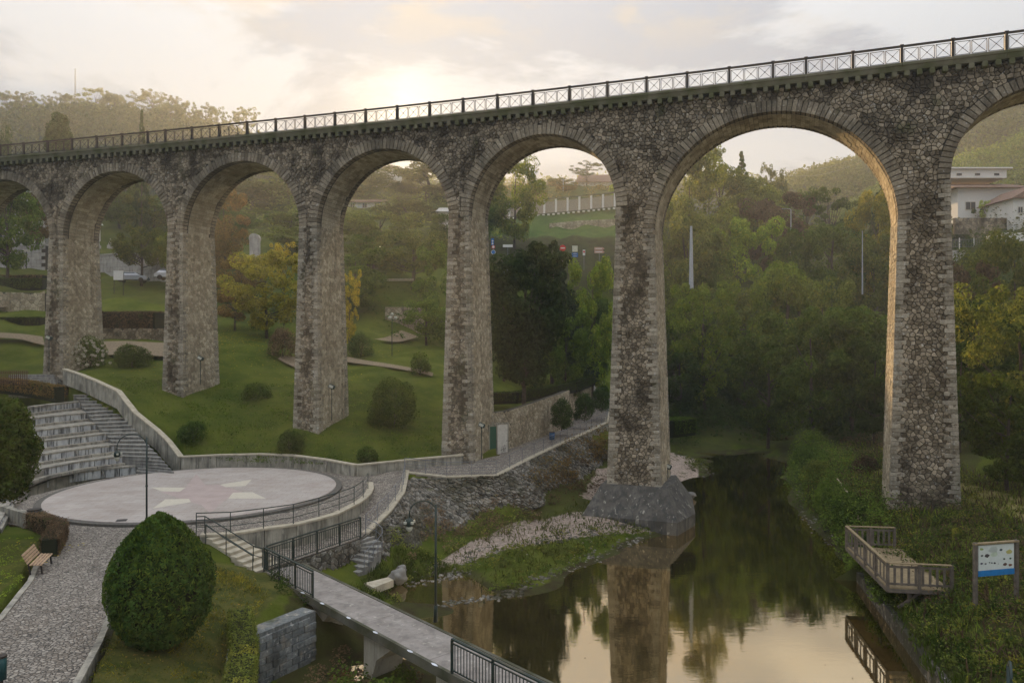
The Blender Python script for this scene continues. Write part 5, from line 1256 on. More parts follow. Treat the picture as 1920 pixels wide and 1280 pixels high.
while t < 34: fbox(t+.01, t+4.24, .10, FW-.1, -.16, 0.0, 'deck_slab', M_DECK); t += 4.25
fbox(0, 34, -.02, .10, -.30, .03, 'edge_beam', M_EDGE); fbox(0, 34, FW-.1, FW+.02, -.30, .03, 'edge_beam', M_EDGE)
fbox(0, 34, .15, FW-.15, -.42, -.161, 'deck_underside', M_EDGE)
for tp in (3.95, 8.5, 13.1, 17.7, 22.3, 26.9):
    m = MB(); prof = [(tp-.28, -.43), (tp-.28, -3.0), (tp+.18, -3.0), (tp+.25, -2.1), (tp+.6, -1.25), (tp+1.5, -.62), (tp+1.9, -.43)]
    A = [fb(a, .35, z)-fo_ for a, z in prof]; B = [fb(a, FW-.35, z)-fo_ for a, z in prof]; k = len(A)
    m.add(A+B, [tuple(range(k)), tuple(range(k, 2*k))[::-1]]+[(i, (i+1) % k, k+(i+1) % k, k+i) for i in range(k)]); m.build('bridge_pier', M_PIERC, fbr, recalc=True)
for t in (3.9, 5.6, 7.7, 9.6, 11.8, 13.2):           # white droppings and lichen pads on the edge
    m = MB(); c = fb(t, -.03, .034)-fo_; pts = [c+FBD*(math.cos(q)*.16*random.uniform(.7, 1.2))+FBN*(math.sin(q)*.06+.03) for q in [i*.785 for i in range(8)]]
    m.add(pts, [tuple(range(8))]); 
    m.build('lichen_patch', bpy.data.materials.get('lichen_white') or plain('lichen_white', (0.55, 0.57, 0.60), .9), fbr)
barred('footbridge_rail', fb(0.05, .03, 0), fb(4.75, .03, 0), '', 3, parent=fbr)
barred('footbridge_rail', fb(14.1, .03, 0), fb(26, .03, 0), '', 6, parent=fbr)
# kerbs that carry the ramp and walkway edges, and the wall under the landing
wall('ramp_kerb', [(p[0], p[1]) for p in RAMP_OUT], [ramp_z(x, y)-1.6 for x, y in RAMP_OUT], [ramp_z(x, y)+.05 for x, y in RAMP_OUT], .3, 'pale concrete kerb along the outer edge of the curving ramp', 'kerb', M_CONC, M_COPE, 2.0)
wall('walkway_kerb', [(p[0], p[1]) for p in PATH_OUT[:8]], [path_z(p[1])-1.4 for p in PATH_OUT[:8]], [path_z(p[1])+.05 for p in PATH_OUT[:8]], .3, 'pale concrete kerb along the walkway above the pitched bank', 'kerb', M_CONC, M_COPE, 2.0)
stone_wall('landing_wall', [(-11.5, 33.8, 0), (-8.05, 39.95, 0), (-7.9, 41, 0)], [-.6, -.2, .2], [2.05, 2.05, 2.1], .35, 'rough stone wall carrying the landing beside the river stair', 'stone wall', .34, M_BANK, M_MORT, .02, 1)
wall('path_kerb', [(-15.55, 35), (-15.25, 33), (-14.65, 29.5), (-13.85, 25.8), (-12.85, 23.2), (-11.65, 19.6), (-10.7, 14)], 2.4, [3.25]*7, .1, 'thin pale kerb between the cobbled path and the foreground grass', 'kerb', M_CONC, M_TREAD, 1.2)
wall('path_kerb', [(-21.5, 35.0), (-20.6, 32.6), (-18.9, 29.3), (-17.3, 25.2), (-16.2, 20.5)], 2.4, [3.25]*5, .1, 'thin pale kerb on the bench side of the cobbled path', 'kerb', M_CONC, M_TREAD, 1.2)
# stairs from terrace to landing
ls = empty('landing_steps', tuple(U(385, 1000, 3.2)), 'short flight of pale steps from the stage terrace down to the footbridge landing', 'steps'); 
pa, pb = U(392, 1004, 3.2), U(486, 1072, 2.1); wv = Vector((.45, .95, 0)).normalized()*1.35
for k in range(8):
    a = pa.lerp(pb, k/8); b = pa.lerp(pb, (k+1)/8); zz = 3.2-.137*(k+.5); m = MB().prism([a-wv*.15, b-wv*.15, b+wv, a+wv], zz-.9, zz); rel(m, ls).build('step', M_COPE, ls, recalc=True)
# curved stair from landing down to the river
rs = empty('river_stair', (-7.8, 38.5, .6), 'worn curved stone stair descending from the ramp to the river edge', 'steps')
pv0 = Vector((-8.1, 39.8, 0)); gd = Vector((-.49, -.872, 0)); gp = Vector((.872, -.49, 0)); RWD = 1.15; pR = []
for k in range(8):
    zz = 1.98-.16*k
    if k < 4: a0, a1 = R(88-31*k), R(88-31*(k+1)); P4_ = [pv0, pv0+Vector((math.cos(a0), math.sin(a0), 0))*RWD, pv0+Vector((math.cos(a1), math.sin(a1), 0))*RWD]
    else: b0 = pv0+gd*.36*(k-4); b1 = pv0+gd*.36*(k-3); P4_ = [b0, b0+gp*RWD, b1+gp*RWD, b1]
    pR.append(Vector((*(P4_[1].xy), zz)))
    m = MB().prism(P4_, zz-1.2, zz-.03); rel(m, rs).build('step', M_STEP, rs, recalc=True)
    c0 = sum((p for p in P4_), Vector())/len(P4_); m = MB().prism([c0+(p-c0)*1.03 for p in P4_], zz-.03, zz); rel(m, rs).build('step_tread', M_STEPT, rs, recalc=True)
rail_run('river_stair_rail', [p+Vector((.05, 0, 0)) for p in pR], 'thin grey railing following the curved stair to the river', 'railing', .9, (1.0, .5), .018, .014, M_GREYM, step=0)
m = MB().prism([U(683, 1094, .5), U(728, 1083, .5), U(738, 1090, .45), U(700, 1105, .45)], .2, .55); tag(m.build('landing_stone', M_COPE, None, recalc=True), 'pale flat stone slab at the foot of the river stair', 'stone slab')
# pitched stone bank: stones laid on the terrain
def surf_stones(name, poly, d, mat, lift, proud, kind_parent, mb=None, zf=None):
    a = np.array(poly); x0, y0 = a.min(0); x1, y1 = a.max(0)
    def fm(u, v, h): return Vector((u, v, (zf or H)(u, v)+lift+h*2.2))
    cache = {}
    us = np.arange(x0-2, x1+2, .5); vs_ = np.arange(y0-2, y1+2, .5); gz = HH([(u, v) for v in vs_ for u in us]).reshape(len(vs_), len(us))
    def zi(u, v):
        i = min(len(us)-2, max(0, int((u-us[0])/.5))); j = min(len(vs_)-2, max(0, int((v-vs_[0])/.5))); fu = (u-us[i])/.5; fv = (v-vs_[j])/.5
        return (gz[j, i]*(1-fu)+gz[j, i+1]*fu)*(1-fv)+(gz[j+1, i]*(1-fu)+gz[j+1, i+1]*fu)*fv
    def fm(u, v, h): return Vector((u, v, zi(u, v)+lift+h*1.1))
    keep = lambda c: bool(inpoly(np.array([c]), poly)[0])
    return stones([(x0, y0), (x1, y0), (x1, y1), (x0, y1)], d, d, fm, keep, None, .42, .02, proud)
BT = [(-8.0, 40.8, 2.1), (-7.25, 44, 2.55), (-6.95, 47.5, 2.95), (-7.2, 50.2, 3.1), (-6.9, 51.5, 3.15), (-4.5, 51.35, 3.2), (-1.05, 51.75, 3.3), (1.85, 57.3, 3.75), (4.25, 63.3, 3.85), (7.1, 70.4, 3.9)]
BB = [(-6.6, 39.8, .6), (-5.6, 42.2, .8), (-4.6, 44.4, .85), (-3.7, 46.0, .9), (-2.7, 47.3, .95), (-1.2, 48.6, 1.05), (1.7, 51.0, 1.2), (4.4, 56, 1.2), (7.4, 61.6, 1.15), (10.1, 68, 1.15)]
_bl = [0.0]
for a_, b_ in zip(BT[:-1], BT[1:]): _bl.append(_bl[-1]+max(1.6, (Vector(b_)-Vector(a_)).length))
def bank_map(u, v, h):
    k = 0
    while k < len(_bl)-2 and u > _bl[k+1]: k += 1
    f = (u-_bl[k])/(_bl[k+1]-_bl[k]); a_ = Vector(BT[k]).lerp(Vector(BT[k+1]), f); b_ = Vector(BB[k]).lerp(Vector(BB[k+1]), f)
    nr_ = (b_-a_).cross(Vector(BT[k+1])-Vector(BT[k])); nr_ = nr_.normalized(); nr_ = -nr_ if nr_.z < 0 else nr_
    return a_.lerp(b_, v/4.2)+nr_*(h*1.5+.04*math.sin(u*1.3+v))+Vector((0, 0, .12*math.sin(v/4.2*math.pi)))
pb_ = stones([(0, 0), (_bl[-1], 0), (_bl[-1], 4.2), (0, 4.2)], .30, .27, bank_map, gap=.025, proud=(.0, .08))
bb_ = MB(); K_ = 60
for a_ in range(K_+1):
    for b_ in range(6): bb_.v.append(tuple(bank_map(_bl[-1]*a_/K_, 4.2*b_/5, -.03)))
for a_ in range(K_):
    for b_ in range(5): bb_.f.append((a_*6+b_, a_*6+b_+1, (a_+1)*6+b_+1, (a_+1)*6+b_))
tag(bb_.build('bank_bed', plain('bank_earth', (0.045, 0.04, 0.028), 1, .3), None, recalc=True), kind='structure')
o = pb_.build('pitched_bank', M_BANK); tag(o, kind='stuff')
# stone wall beside the walkway with doors
sw = stone_wall('walkway_wall', [D(915, 812, 59), D(958, 806, 61), D(1048, 775, 72), D(1110, 740, 90)], [3.5, 3.6, 3.8, 5.0], [6.9, 7.0, 7.5, 8.0], .5, 'rough stone retaining wall with service doors along the inner side of the walkway', 'stone wall')
M_DOORW = plain('door_white', (0.55, 0.52, 0.46), .6, .15)
dA = D(931, 810, 58.7); dB = D(950, 806, 59.3)
def door(a, b, z0, z1, mat, label, graf=False):
    a = Vector((a.x, a.y, 0)); b = Vector((b.x, b.y, 0)); t_ = (b-a).normalized(); nr = Vector((t_.y, -t_.x, 0)); c = (a+b)/2+nr*.10; e = empty('service_door', (c.x, c.y, z0), label, 'door', None, math.atan2(t_.y, t_.x)); w = (b-a).length
    MB().box((0, 0, (z1-z0)/2), (w, .06, z1-z0)).build('door_leaf', mat, e)
    f_ = MB()
    for x in (-w/2-.05, w/2+.05): MB().box((x, .01, (z1-z0)/2+.03), (.09, .12, z1-z0+.06)).build('door_frame', M_CONC, e)
    MB().box((0, .01, z1-z0+.10), (w+.2, .12, .10)).build('door_frame', M_CONC, e)
    MB().box((w/2-.12, -.045, 1.0), (.1, .04, .03)).build('handle', M_IRON, e)
    if graf:
        g_ = MB(); 
        for pts in ([(-.05, .1), (-.15, .5), (.02, .62), (.05, .2)], [(.1, .15), (.05, .55), (.22, .7), (.18, .2)], [(-.22, .3), (.28, .42)], [(.22, .12), (.3, .5)]):
            g_.tube([(x, -.036, z) for x, z in pts], .014, 4)
        g_.build('graffiti_scrawl', M_IRON, e)
door(dA, dB, 3.75, 6.05, M_DOORW, 'white metal service door with dark graffiti scrawl in the walkway wall', True)
door(D(917, 812, 58.4), D(929.5, 811, 58.7), 3.75, 5.95, plain('door_green', (0.02, 0.09, 0.06), .5), 'narrow dark green door half hidden behind the fourth pier')

# ------------------------------------------------------------------ lamps
M_GLASS = plain('lamp_glass', (0.42, 0.42, 0.36), .3, .1)
def swan_lamp(x, y, z, h, rz, label, arc=.62, group='swan-neck park lamps'):
    e = empty('street_lamp', (x, y, z), label, 'street lamp', group, rz)
    MB().tube([(0, 0, 0), (0, 0, .5), (0, 0, .62)], .085, 10, .07).build('lamp_base', M_GREENM, e, True)
    MB().tube([(0, 0, .5), (0, 0, h-.15)], .05, 8, .042).tube([(0, 0, h*.45), (0, 0, h*.45+.08)], .068, 8).build('post', M_GREENM, e, True)
    c = [(-arc+arc*math.cos(a), 0, h-arc*.9+arc*.9*math.sin(a)) for a in np.linspace(0, math.pi, 15)]
    MB().tube([(0.02, 0, h-1.5), (0.02, 0, h-arc*.9)]+[(p[0]+.02, p[1], p[2]) for p in c[1:]]+[(-2*arc+.02, 0, h-arc*.9-.12)], .028, 7).build('swan_neck', M_GREENM, e, True)
    x0 = -2*arc+.02; zt_ = h-arc*.9-.12
    m = MB(); prof = [(.03, 0), (.05, -.06), (.13, -.10), (.16, -.2), (.15, -.3), (.11, -.36)]
    k = 12; b = 0
    for r_, z_ in prof:
        for q in range(k): m.v.append((x0+r_*math.cos(6.283*q/k), r_*math.sin(6.283*q/k), zt_+z_))
    for i in range(len(prof)-1):
        for q in range(k): m.f.append((i*k+q, i*k+(q+1) % k, (i+1)*k+(q+1) % k, (i+1)*k+q))
    hd = m.build('lamp_head', M_GREENM, e, True)
    for q in range(4):
        a = q*math.pi/2+.5; MB().box((x0+.19*math.cos(a), .19*math.sin(a), zt_-.2), (.09, .09, .08), rz=a).build('lamp_lug', M_GLASS, hd)
    m = MB(); prof = [(.10, -.36), (.12, -.42), (.09, -.5), (.03, -.55)]
    for r_, z_ in prof:
        for q in range(k): m.v.append((x0+r_*math.cos(6.283*q/k), r_*math.sin(6.283*q/k), zt_+z_))
    for i in range(3):
        for q in range(k): m.f.append((i*k+q, i*k+(q+1) % k, (i+1)*k+(q+1) % k, (i+1)*k+q))
    m.build('lamp_globe', M_GLASS, e, True); return e
swan_lamp(-18.25, 37.3, 3.2, 4.78, R(5), 'dark green swan-neck lamp rising in front of the round stage', .72)
swan_lamp(-2.86, 28.0, 2.1, 4.55, R(12), 'dark green swan-neck lamp standing on the river side of the footbridge', .50)
swan_lamp(9.45, 14.2, 2.1, 4.5, R(60), 'top of a swan-neck lamp arch at the bottom right corner', .32)
swan_lamp(-50.5, 78+12, 14.8, 6.2, R(10), 'distant swan-neck lamp before the church wall at far left', .8)
def floodlight(px, py, Y, h, label, flip=1):
    p = D(px, py, Y); e = empty('floodlight', tuple(p), label, 'floodlight', 'small floodlights on posts around the piers')
    MB().tube([(0, 0, -.1), (0, 0, h-.2)], .03, 6).build('post', M_GREENM, e)
    MB().box((.02, 0, h), (.5, .28, .30), M=Matrix.Rotation(R(25)*flip, 4, 'Y')).build('lamp_box', M_GREENM, e, bevel=.03)
    MB().box((-.02*flip, -.16, h+.02), (.34, .02, .2), M=Matrix.Rotation(R(25)*flip, 4, 'Y')).build('lamp_glass', M_GLASS, e)
    MB().box((0, 0, h-.2), (.12, .1, .1)).build('bracket', M_GREENM, e)
floodlight(376, 718, 63.0, 2.1, 'floodlight on a thin post by the second visible pier')
floodlight(622, 786, 59.2, 2.6, 'floodlight on a post beside the third visible pier')
floodlight(903, 858, 54.6, 2.4, 'floodlight on a reddish post beside the fourth visible pier')
floodlight(92, 695, 65.4, 2.9, 'floodlight on a post in front of the first visible pier')
floodlight(1790, 915, 45.4, 1.4, 'dark floodlight at the right side of the sixth pier foot')
floodlight(1252, 905, 53.5, 1.2, 'small floodlight beside the river pier foot')
e = empty('globe_lamp', tuple(D(735, 672, 83)), 'tall thin lamp with a cluster of pale globes in the park between two piers', 'street lamp'); Yg = 83/FPX
MB().tube([(0, 0, -.3), (0, 0, 4.6)], .06, 6, .04).build('post', M_GREENM, e)
sph = bmesh.new(); bmesh.ops.create_icosphere(sph, subdivisions=2, radius=.2); gme = bpy.data.meshes.new('globe'); sph.to_mesh(gme); sph.free(); gme.materials.append(M_GLASS)
for a in range(3): link('globe', gme, None, e, Matrix.Translation((.4*math.cos(a*2.1), .4*math.sin(a*2.1), 4.5))); MB().tube([(0, 0, 4.3), (.4*math.cos(a*2.1), .4*math.sin(a*2.1), 4.3)], .02, 5).build('arm', M_GREENM, e)
link('globe', gme, None, e, Matrix.Translation((0, 0, 4.9)))
e = empty('globe_lamp', tuple(D(714, 500, 112)), 'small street lamp whose pale globe is lit above the park street', 'street lamp')
MB().tube([(0, 0, -.5), (0, 0, 2.9)], .05, 6).build('post', M_GREENM, e)
M_LIT = NM('lit_globe'); M_LIT.b.inputs['Emission Color'].default_value = (1, .9, .55, 1); M_LIT.b.inputs['Emission Strength'].default_value = 2.5; M_LIT = M_LIT.m
g2 = gme.copy(); g2.materials.clear(); g2.materials.append(M_LIT); link('globe', g2, None, e, Matrix.Translation((0, 0, 3.05)))
# poles
M_POLE = plain('pole_concrete', (0.36, 0.38, 0.40), .8, .15)
def pole(px, pt, pb, Y, r, label, name='utility_pole', cat='pole', arm=0):
    a, b = D(px, pb, Y), D(px, pt, Y); e = empty(name, tuple(a), label, cat); h = b.z-a.z
    MB().tube([(0, 0, -1), (0, 0, h)], r, 8, r*.5).build('shaft', M_POLE, e)
    if arm: MB().tube([(0, 0, h), (-.2, 0, h+.15), (-arm, 0, h+.2)], .05, 5).build('arm', M_POLE, e); MB().box((-arm-.3, 0, h+.17), (.8, .25, .14)).build('lamp_head', M_GREYM, e)
pole(1296, 424, 527, 100, .32, 'thick pale concrete pole in the wood inside the widest arch')
pole(1617, 433, 540, 120, .13, 'thin bare pole in the wood left of the sixth pier')
pole(1483, 393, 474, 140, .16, 'grey street lamp pole with short arm on the wooded slope', 'street_lamp', 'street lamp', 1.0)
pole(185, 392, 512, 108, .14, 'slim pale flagpole in the second visible arch', 'flagpole', 'flagpole')
pole(141, 129, 180, 352, .35, 'thin radio mast on top of the left ridge', 'radio_mast', 'mast')
pole(1005, 301, 355, 225, .12, 'thin dark pole before the gabled house on the ridge')
pole(1056, 335, 357, 215, .12, 'short thin pole on the ridge left of the gabled house')
wires = MB()
for (a, b, c_, d_) in ((1480, 320, 1640, 280), (1480, 330, 1640, 292)):
    p, q_ = D(a, b, 260), D(c_, d_, 200); w_ = MB().tube([p.lerp(q_, t)-Vector((0, 0, 2.0*math.sin(t*math.pi))) for t in np.linspace(-.6, 1.5, 14)], .03, 4)
    tag(w_.build('power_line', M_GREYM), ('upper' if b == 320 else 'lower')+' of two thin power lines crossing the sky inside the widest arch', 'power line')

# ------------------------------------------------------------------ park bench
M_WOOD = plain('bench_wood', (0.40, 0.27, 0.17), .8, .25, nscale=9)
bx_ = Vector((-19.35, 30.7, 3.25)); be = empty('park_bench', tuple(bx_), 'slatted wooden bench with pale top edge beside the cobbled path at left', 'bench', None, R(109))
for k in range(4): MB().box((0, -.02-.115*k+.2, .42-.012*k), (1.75, .095, .035)).build('seat_slat', M_WOOD, be, bevel=.008)
for k in range(4): MB().box((0, .30+.055*k, .50+.105*k), (1.75, .095, .035), M=Matrix.Rotation(R(62), 4, 'X')).build('back_slat', M_WOOD, be, bevel=.008)
for x in (-.72, .72):
    MB().bar((x, -.2, 0), (x, -.15, .40), .06).bar((x, .22, 0), (x, .28, .45), .06).bar((x, -.2, .38), (x, .28, .40), .05).bar((x, .27, .42), (x, .52, .86), .05).build('leg', M_IRON, be)

# wooden viewing platform over the river
M_PW = plain('weathered_wood', (0.12, 0.10, 0.08), .9, .3, nscale=5); M_PWT = plain('weathered_rail_wood', (0.23, 0.175, 0.10), .9, .25, nscale=5)
pf = empty('viewing_platform', (16.4, 32.6, 1.9), 'weathered wooden viewing platform with slatted railing over the right river bank', 'platform'); po = Vector(pf.location)
Q = [Vector((16.35, 32.5, 1.9)), Vector((18.9, 32.1, 1.9)), Vector((20.05, 38.6, 1.9)), Vector((17.45, 38.95, 1.9))]
nb = 40
for k in range(nb):
    a = Q[0].lerp(Q[3], (k+.04)/nb); b = Q[1].lerp(Q[2], (k+.04)/nb); a2 = Q[0].lerp(Q[3], (k+.94)/nb); b2 = Q[1].lerp(Q[2], (k+.94)/nb)
    m = MB().prism([a, b, b2, a2], 1.86+random.uniform(-.004, .004), 1.905); rel(m, pf).build('deck_board', M_PWT, pf, recalc=True)
for a, b in ((0, 1), (1, 2), (2, 3), (3, 0)):
    m = MB().bar(Q[a]-Vector((0, 0, .12)), Q[b]-Vector((0, 0, .12)), .07, .16); rel(m, pf).build('joist', M_PW, pf)
def prail(a, b, nbal, npo):
    m = MB().bar(a+Vector((0, 0, 1.08)), b+Vector((0, 0, 1.08)), .15, .04); rel(m, pf).build('top_rail', M_PWT, pf)
    for z in (.18, .92): m = MB().bar(a+Vector((0, 0, z)), b+Vector((0, 0, z)), .04, .09); rel(m, pf).build('cross_rail', M_PW, pf)
    for k in range(npo+1): p = a.lerp(b, k/npo); m = MB().box(p+Vector((0, 0, .48)), (.12, .12, 1.2), rz=math.atan2((b-a).y, (b-a).x)); rel(m, pf).build('rail_post', M_PW, pf)
    for k in range(1, nbal): p = a.lerp(b, k/nbal); m = MB().box(p+Vector((0, 0, .55)), (.10, .03, .86), rz=math.atan2((b-a).y, (b-a).x)); rel(m, pf).build('baluster', M_PW, pf)
prail(Q[0], Q[3], 13, 4); prail(Q[0], Q[1], 9, 2); prail(Q[3], Q[2]-(Q[2]-Q[3])*.1, 9, 2)
for p in (Q[0]+Vector((.85, 0, 0)), Q[0].lerp(Q[3], .5)+Vector((.6, 0, 0)), Q[1], Q[2]): m = MB().box(p+Vector((.15, .1, -.9)), (.13, .13, 1.7)); rel(m, pf).build('support_post', M_PW, pf)
m = MB().bar(Q[0]+Vector((.5, .1, -.9)), Q[0]+Vector((1.5, 0, -.15)), .1); rel(m, pf).build('brace', M_PW, pf)
# bank wall under the platform
wall('river_wall', [(13.9, 18.0), (15.55, 27.4), (16.9, 33.0), (18.3, 39.2)], -1.0, [.8, .8, .75, .6], .40, 'low mossy stone river wall running under the viewing platform', 'river wall', M_BANK, None, 1.1)
# info board
ib = empty('information_board', (18.65, 30.0, 1.9), 'wooden-framed information board with wildlife pictures and blue band on the right bank', 'information board'); io = Vector(ib.location)
A, B = Vector((18.55, 29.9, 0)), Vector((20.5, 30.35, 0)); dr = (B-A).normalized(); nr = Vector((dr.y, -dr.x, 0)); Ri = Matrix.Rotation(math.atan2(dr.y, dr.x), 4, 'Z')
for p in (A, B): m = MB().box(p+Vector((0, 0, 3.1)), (.13, .13, 2.9), M=Ri); rel(m, ib).build('post', M_PW, ib)
m = MB().box((A+B)/2+Vector((0, 0, 4.50)), (2.15, .16, .06), M=Ri); rel(m, ib).build('top_rail', M_PWT, ib)
c = (A+B)/2
bo = MB().box(c+Vector((0, 0, 3.92)), (1.72, .04, 1.0), M=Ri); bo = rel(bo, ib).build('board_panel', plain('board_white', (0.56, 0.60, 0.56), .5, .06), ib)
m = MB().box(c+nr*.008+Vector((0, 0, 3.30)), (1.76, .045, .23), M=Ri); rel(m, ib).build('blue_band', plain('board_blue', (0.02, 0.17, 0.42), .5), ib)
pics = [(-.72, .36, .10, (0.25, .33, .10)), (-.70, .10, .07, (.05, .06, .05)), (-.45, .08, .13, (.06, .05, .05)), (-.72, -.22, .07, (.06, .05, .09)), (-.52, -.24, .06, (.05, .04, .05)), (-.33, -.2, .04, (.03, .03, .03)), (-.22, -.22, .05, (.03, .05, .06)), (-.08, -.24, .07, (.04, .04, .05)),
        (.10, -.28, .03, (.1, .1, .1)), (.38, -.10, .06, (.03, .06, .04)), (.68, -.10, .07, (.04, .08, .04)), (.42, -.32, .11, (.10, .05, .04)), (.68, -.36, .10, (.16, .06, .03)), (.22, .28, .08, (.03, .05, .06)), (.62, .18, .16, (.38, .36, .12)), (-.15, .32, .25, (.42, .46, .42)), (-.1, .12, .2, (.45, .52, .40))]
for i, (u, v, s, col_) in enumerate(pics):
    m = MB(); k = 9; pts = [c+dr*(u+s*math.cos(6.283*q/k)*random.uniform(.7, 1.1))+nr*.0235+Vector((0, 0, 3.92+v+s*.6*math.sin(6.283*q/k)*random.uniform(.7, 1.1))) for q in range(k)]
    m.add(pts, [tuple(range(k))[::-1]]); m = rel(m, ib); o = m.build('picture_print', plain('print_%d' % i, col_, .6), bo)
for o in bo.children: pass
# driftwood trunk on the bank
dw = MB().tube([U(1570, 897, 2.4), U(1592, 927, 2.2), U(1596, 945, 1.9), U(1612, 975, 1.6)], .05, 6, .13); tag(dw.build('fallen_branch', plain('bare_wood', (0.42, 0.35, 0.24), .8, .2), None, True), 'bare pale crooked branch leaning on the right bank left of the sixth pier', 'branch')
rk = plain('pale_boulder', (0.20, 0.19, 0.17), .9, .3, nscale=3)
def boulder(p, r, label):
    bm = bmesh.new(); bmesh.ops.create_icosphere(bm, subdivisions=3, radius=1)
    for v in bm.verts: k = 1+.22*math.sin(v.co.x*3+p[0])+.18*math.sin(v.co.y*4+1)+.12*math.sin(v.co.z*5+v.co.x*4); v.co = Vector((v.co.x*r[0]*k, v.co.y*r[1]*k, v.co.z*r[2]*k))
    me = bpy.data.meshes.new('boulder'); bm.to_mesh(me); bm.free(); me.polygons.foreach_set('use_smooth', [True]*len(me.polygons)); o = link('boulder', me, rk); o.location = p; tag(o, label, 'boulder')
boulder(U(745, 1080, .45), (.45, .3, .34), 'larger pale boulder beside the foot of the river stair'); boulder(U(752, 1066, .6), (.26, .2, .18), 'smaller whitish boulder behind the pale boulder by the river stair')
boulder(U(1272, 930, .3)+Vector((1.2, .5, 0)), (.4, .3, .2), 'grey boulder at the right tip of the river pier footing')
# litter bins
def bin_(p, s, col_, label):
    e = empty('litter_bin', tuple(p), label, 'litter bin'); m = plain('bin_paint_'+label[:4], col_, .5)
    MB().tube([(0, 0, .25), (0, 0, .85)], s, 10, s*1.05).build('bin_body', m, e, True); MB().tube([(0, 0, 0), (0, 0, .3)], .04, 6).build('post', M_IRON, e); MB().tube([(0, 0, .852), (0, 0, .9)], s*1.12, 10).build('rim', M_IRON, e)
bin_(Vector(((1035-960)*64/FPX, 64, 3.95)), .24, (0.03, 0.09, 0.20), 'blue litter bin on the walkway in front of the clipped bushes'); bin_(U(64, 987, 3.2), .3, (0.05, 0.07, 0.11), 'dark blue-grey litter bin behind the rusty hedge at left')
bin_(U(3, 1290, 3.2), .12, (0.01, 0.05, 0.05), 'dark green bin post cut by the bottom left corner')
# low picket fence in the left garden
pk = empty('picket_fence', tuple(D(0, 722, 62)), 'small brown wooden picket fence in the left garden behind the seats', 'fence'); pko = Vector(pk.location)
for k in range(16): p = D(-8+3.9*k, 720, 61.6-.03*k); m = MB().box(p+Vector((0, 0, .55)), (.07, .03, 1.2)); rel(m, pk).build('picket', plain('picket_wood', (0.10, 0.055, 0.03), .9) if k == 0 else bpy.data.materials['picket_wood'], pk)
for z in (.25, .95): m = MB().bar(D(-10, 720, 61.6)+Vector((0, .04, z)), D(54, 720, 61.2)+Vector((0, .04, z)), .04, .07); rel(m, pk).build('rail', bpy.data.materials['picket_wood'], pk)

# ------------------------------------------------------------------ far town: church, walls, houses, signs, cars
M_ASH = concrete('ashlar', (0.33, 0.31, 0.29), (0.45, 0.43, 0.40), .25); M_WHITE = plain('white_render', (0.66, 0.64, 0.60), .85, .06); M_TILE = plain('roof_tile', (0.16, 0.095, 0.07), .9, .3, nscale=3)
M_WIN = plain('dark_window', (0.03, 0.035, 0.045), .2, .2); M_GR = plain('granite_trim', (0.36, 0.34, 0.31), .9, .2)
def masonry(name, a, b, z0, z1, label, cat, rows, cols, mat):
    e = empty(name, (a.x, a.y, z0), label, cat); d = Vector((b.x-a.x, b.y-a.y, 0)); l = d.length; ang = math.atan2(d.y, d.x); mm = Matrix.Rotation(ang, 4, 'Z'); h = (z1-z0)/rows
    MB().box(tuple(mm@Vector((l/2, .35, (z1-z0)/2))), (l, .5, z1-z0), M=mm).build('wall_body', M_MORT, e)
    bl = [MB().box((0, 0, 0), (l/cols-.03, .2+.02*k, h-.03)).mesh('stone_block') for k in range(3)]
    for q in bl: q.materials.append(mat)
    for r_ in range(rows):
        for c_ in range(cols):
            x = (c_+.5+(.5 if r_ & 1 else 0))*l/cols
            if x > l-.2: continue
            link('stone_block', random.choice(bl), None, e, mm @ Matrix.Translation((x, .12, (r_+.5)*h)))
    MB().box(tuple(mm@Vector((l/2, .3, z1-z0+.1))), (l+.1, .8, .2), M=mm).build('coping', M_GR, e); return e
masonry('church_wall', D(-40, 500, 112), D(84, 505, 109), 23.0, 26.6, 'long pale ashlar wall below the church at far left', 'stone wall', 7, 9, M_ASH)
masonry('street_wall', D(180, 517, 112), D(330, 540, 104), 21.0, 25.4, 'grey ashlar wall with finials behind the pollarded trees', 'stone wall', 7, 12, M_ASH)
for k, px in enumerate((183, 207)):
    e = empty('stone_finial', tuple(D(px, 466, 112.5 if k else 113)), ['left', 'right'][k]+' of two small stone finials on the ashlar wall beside the flagpole', 'finial'); MB().box((0, 0, .25), (.7, .7, .5)).build('plinth', M_GR, e); MB().tube([(0, 0, .5), (0, 0, 1.0), (0, 0, 1.5)], .35, 8, .05).build('cone', M_GR, e)
# church front
ch = empty('church', tuple(D(30, 470, 122)), 'old granite church front with pinnacles, white gable and red roof at far left', 'church'); cho = Vector(ch.location); Yc = 122
def fr(px0, py0, px1, py1, dep, nm, mt, front=0.0, Y=None):
    Y = Y or Yc; a, b = D(px0, py1, Y-front), D(px1, py0, Y-front); m = MB().box(((a.x+b.x)/2, Y-front+dep/2, (a.z+b.z)/2), (b.x-a.x, dep, b.z-a.z)); return rel(m, ch).build(nm, mt, ch)
fr(-60, 420, 26, 470, 12, 'side_wall', M_GR); fr(26, 400, 100, 472, 14, 'front_wall', M_WHITE)
for px in (27, 44, 68, 84): fr(px, 400, px+6, 472, .6, 'pilaster', M_GR, .3)
for px in (8, 17, -2): fr(px, 432, px+5, 460, .3, 'side_window', M_WIN, .06)
fr(50, 425, 62, 465, .3, 'church_door', M_WIN, .08); fr(49, 402, 64, 416, .3, 'church_window', M_WIN, .08)
a, b, c_ = D(22, 393, Yc-.6), D(100, 396, Yc-.6), D(58, 345, Yc-.6)
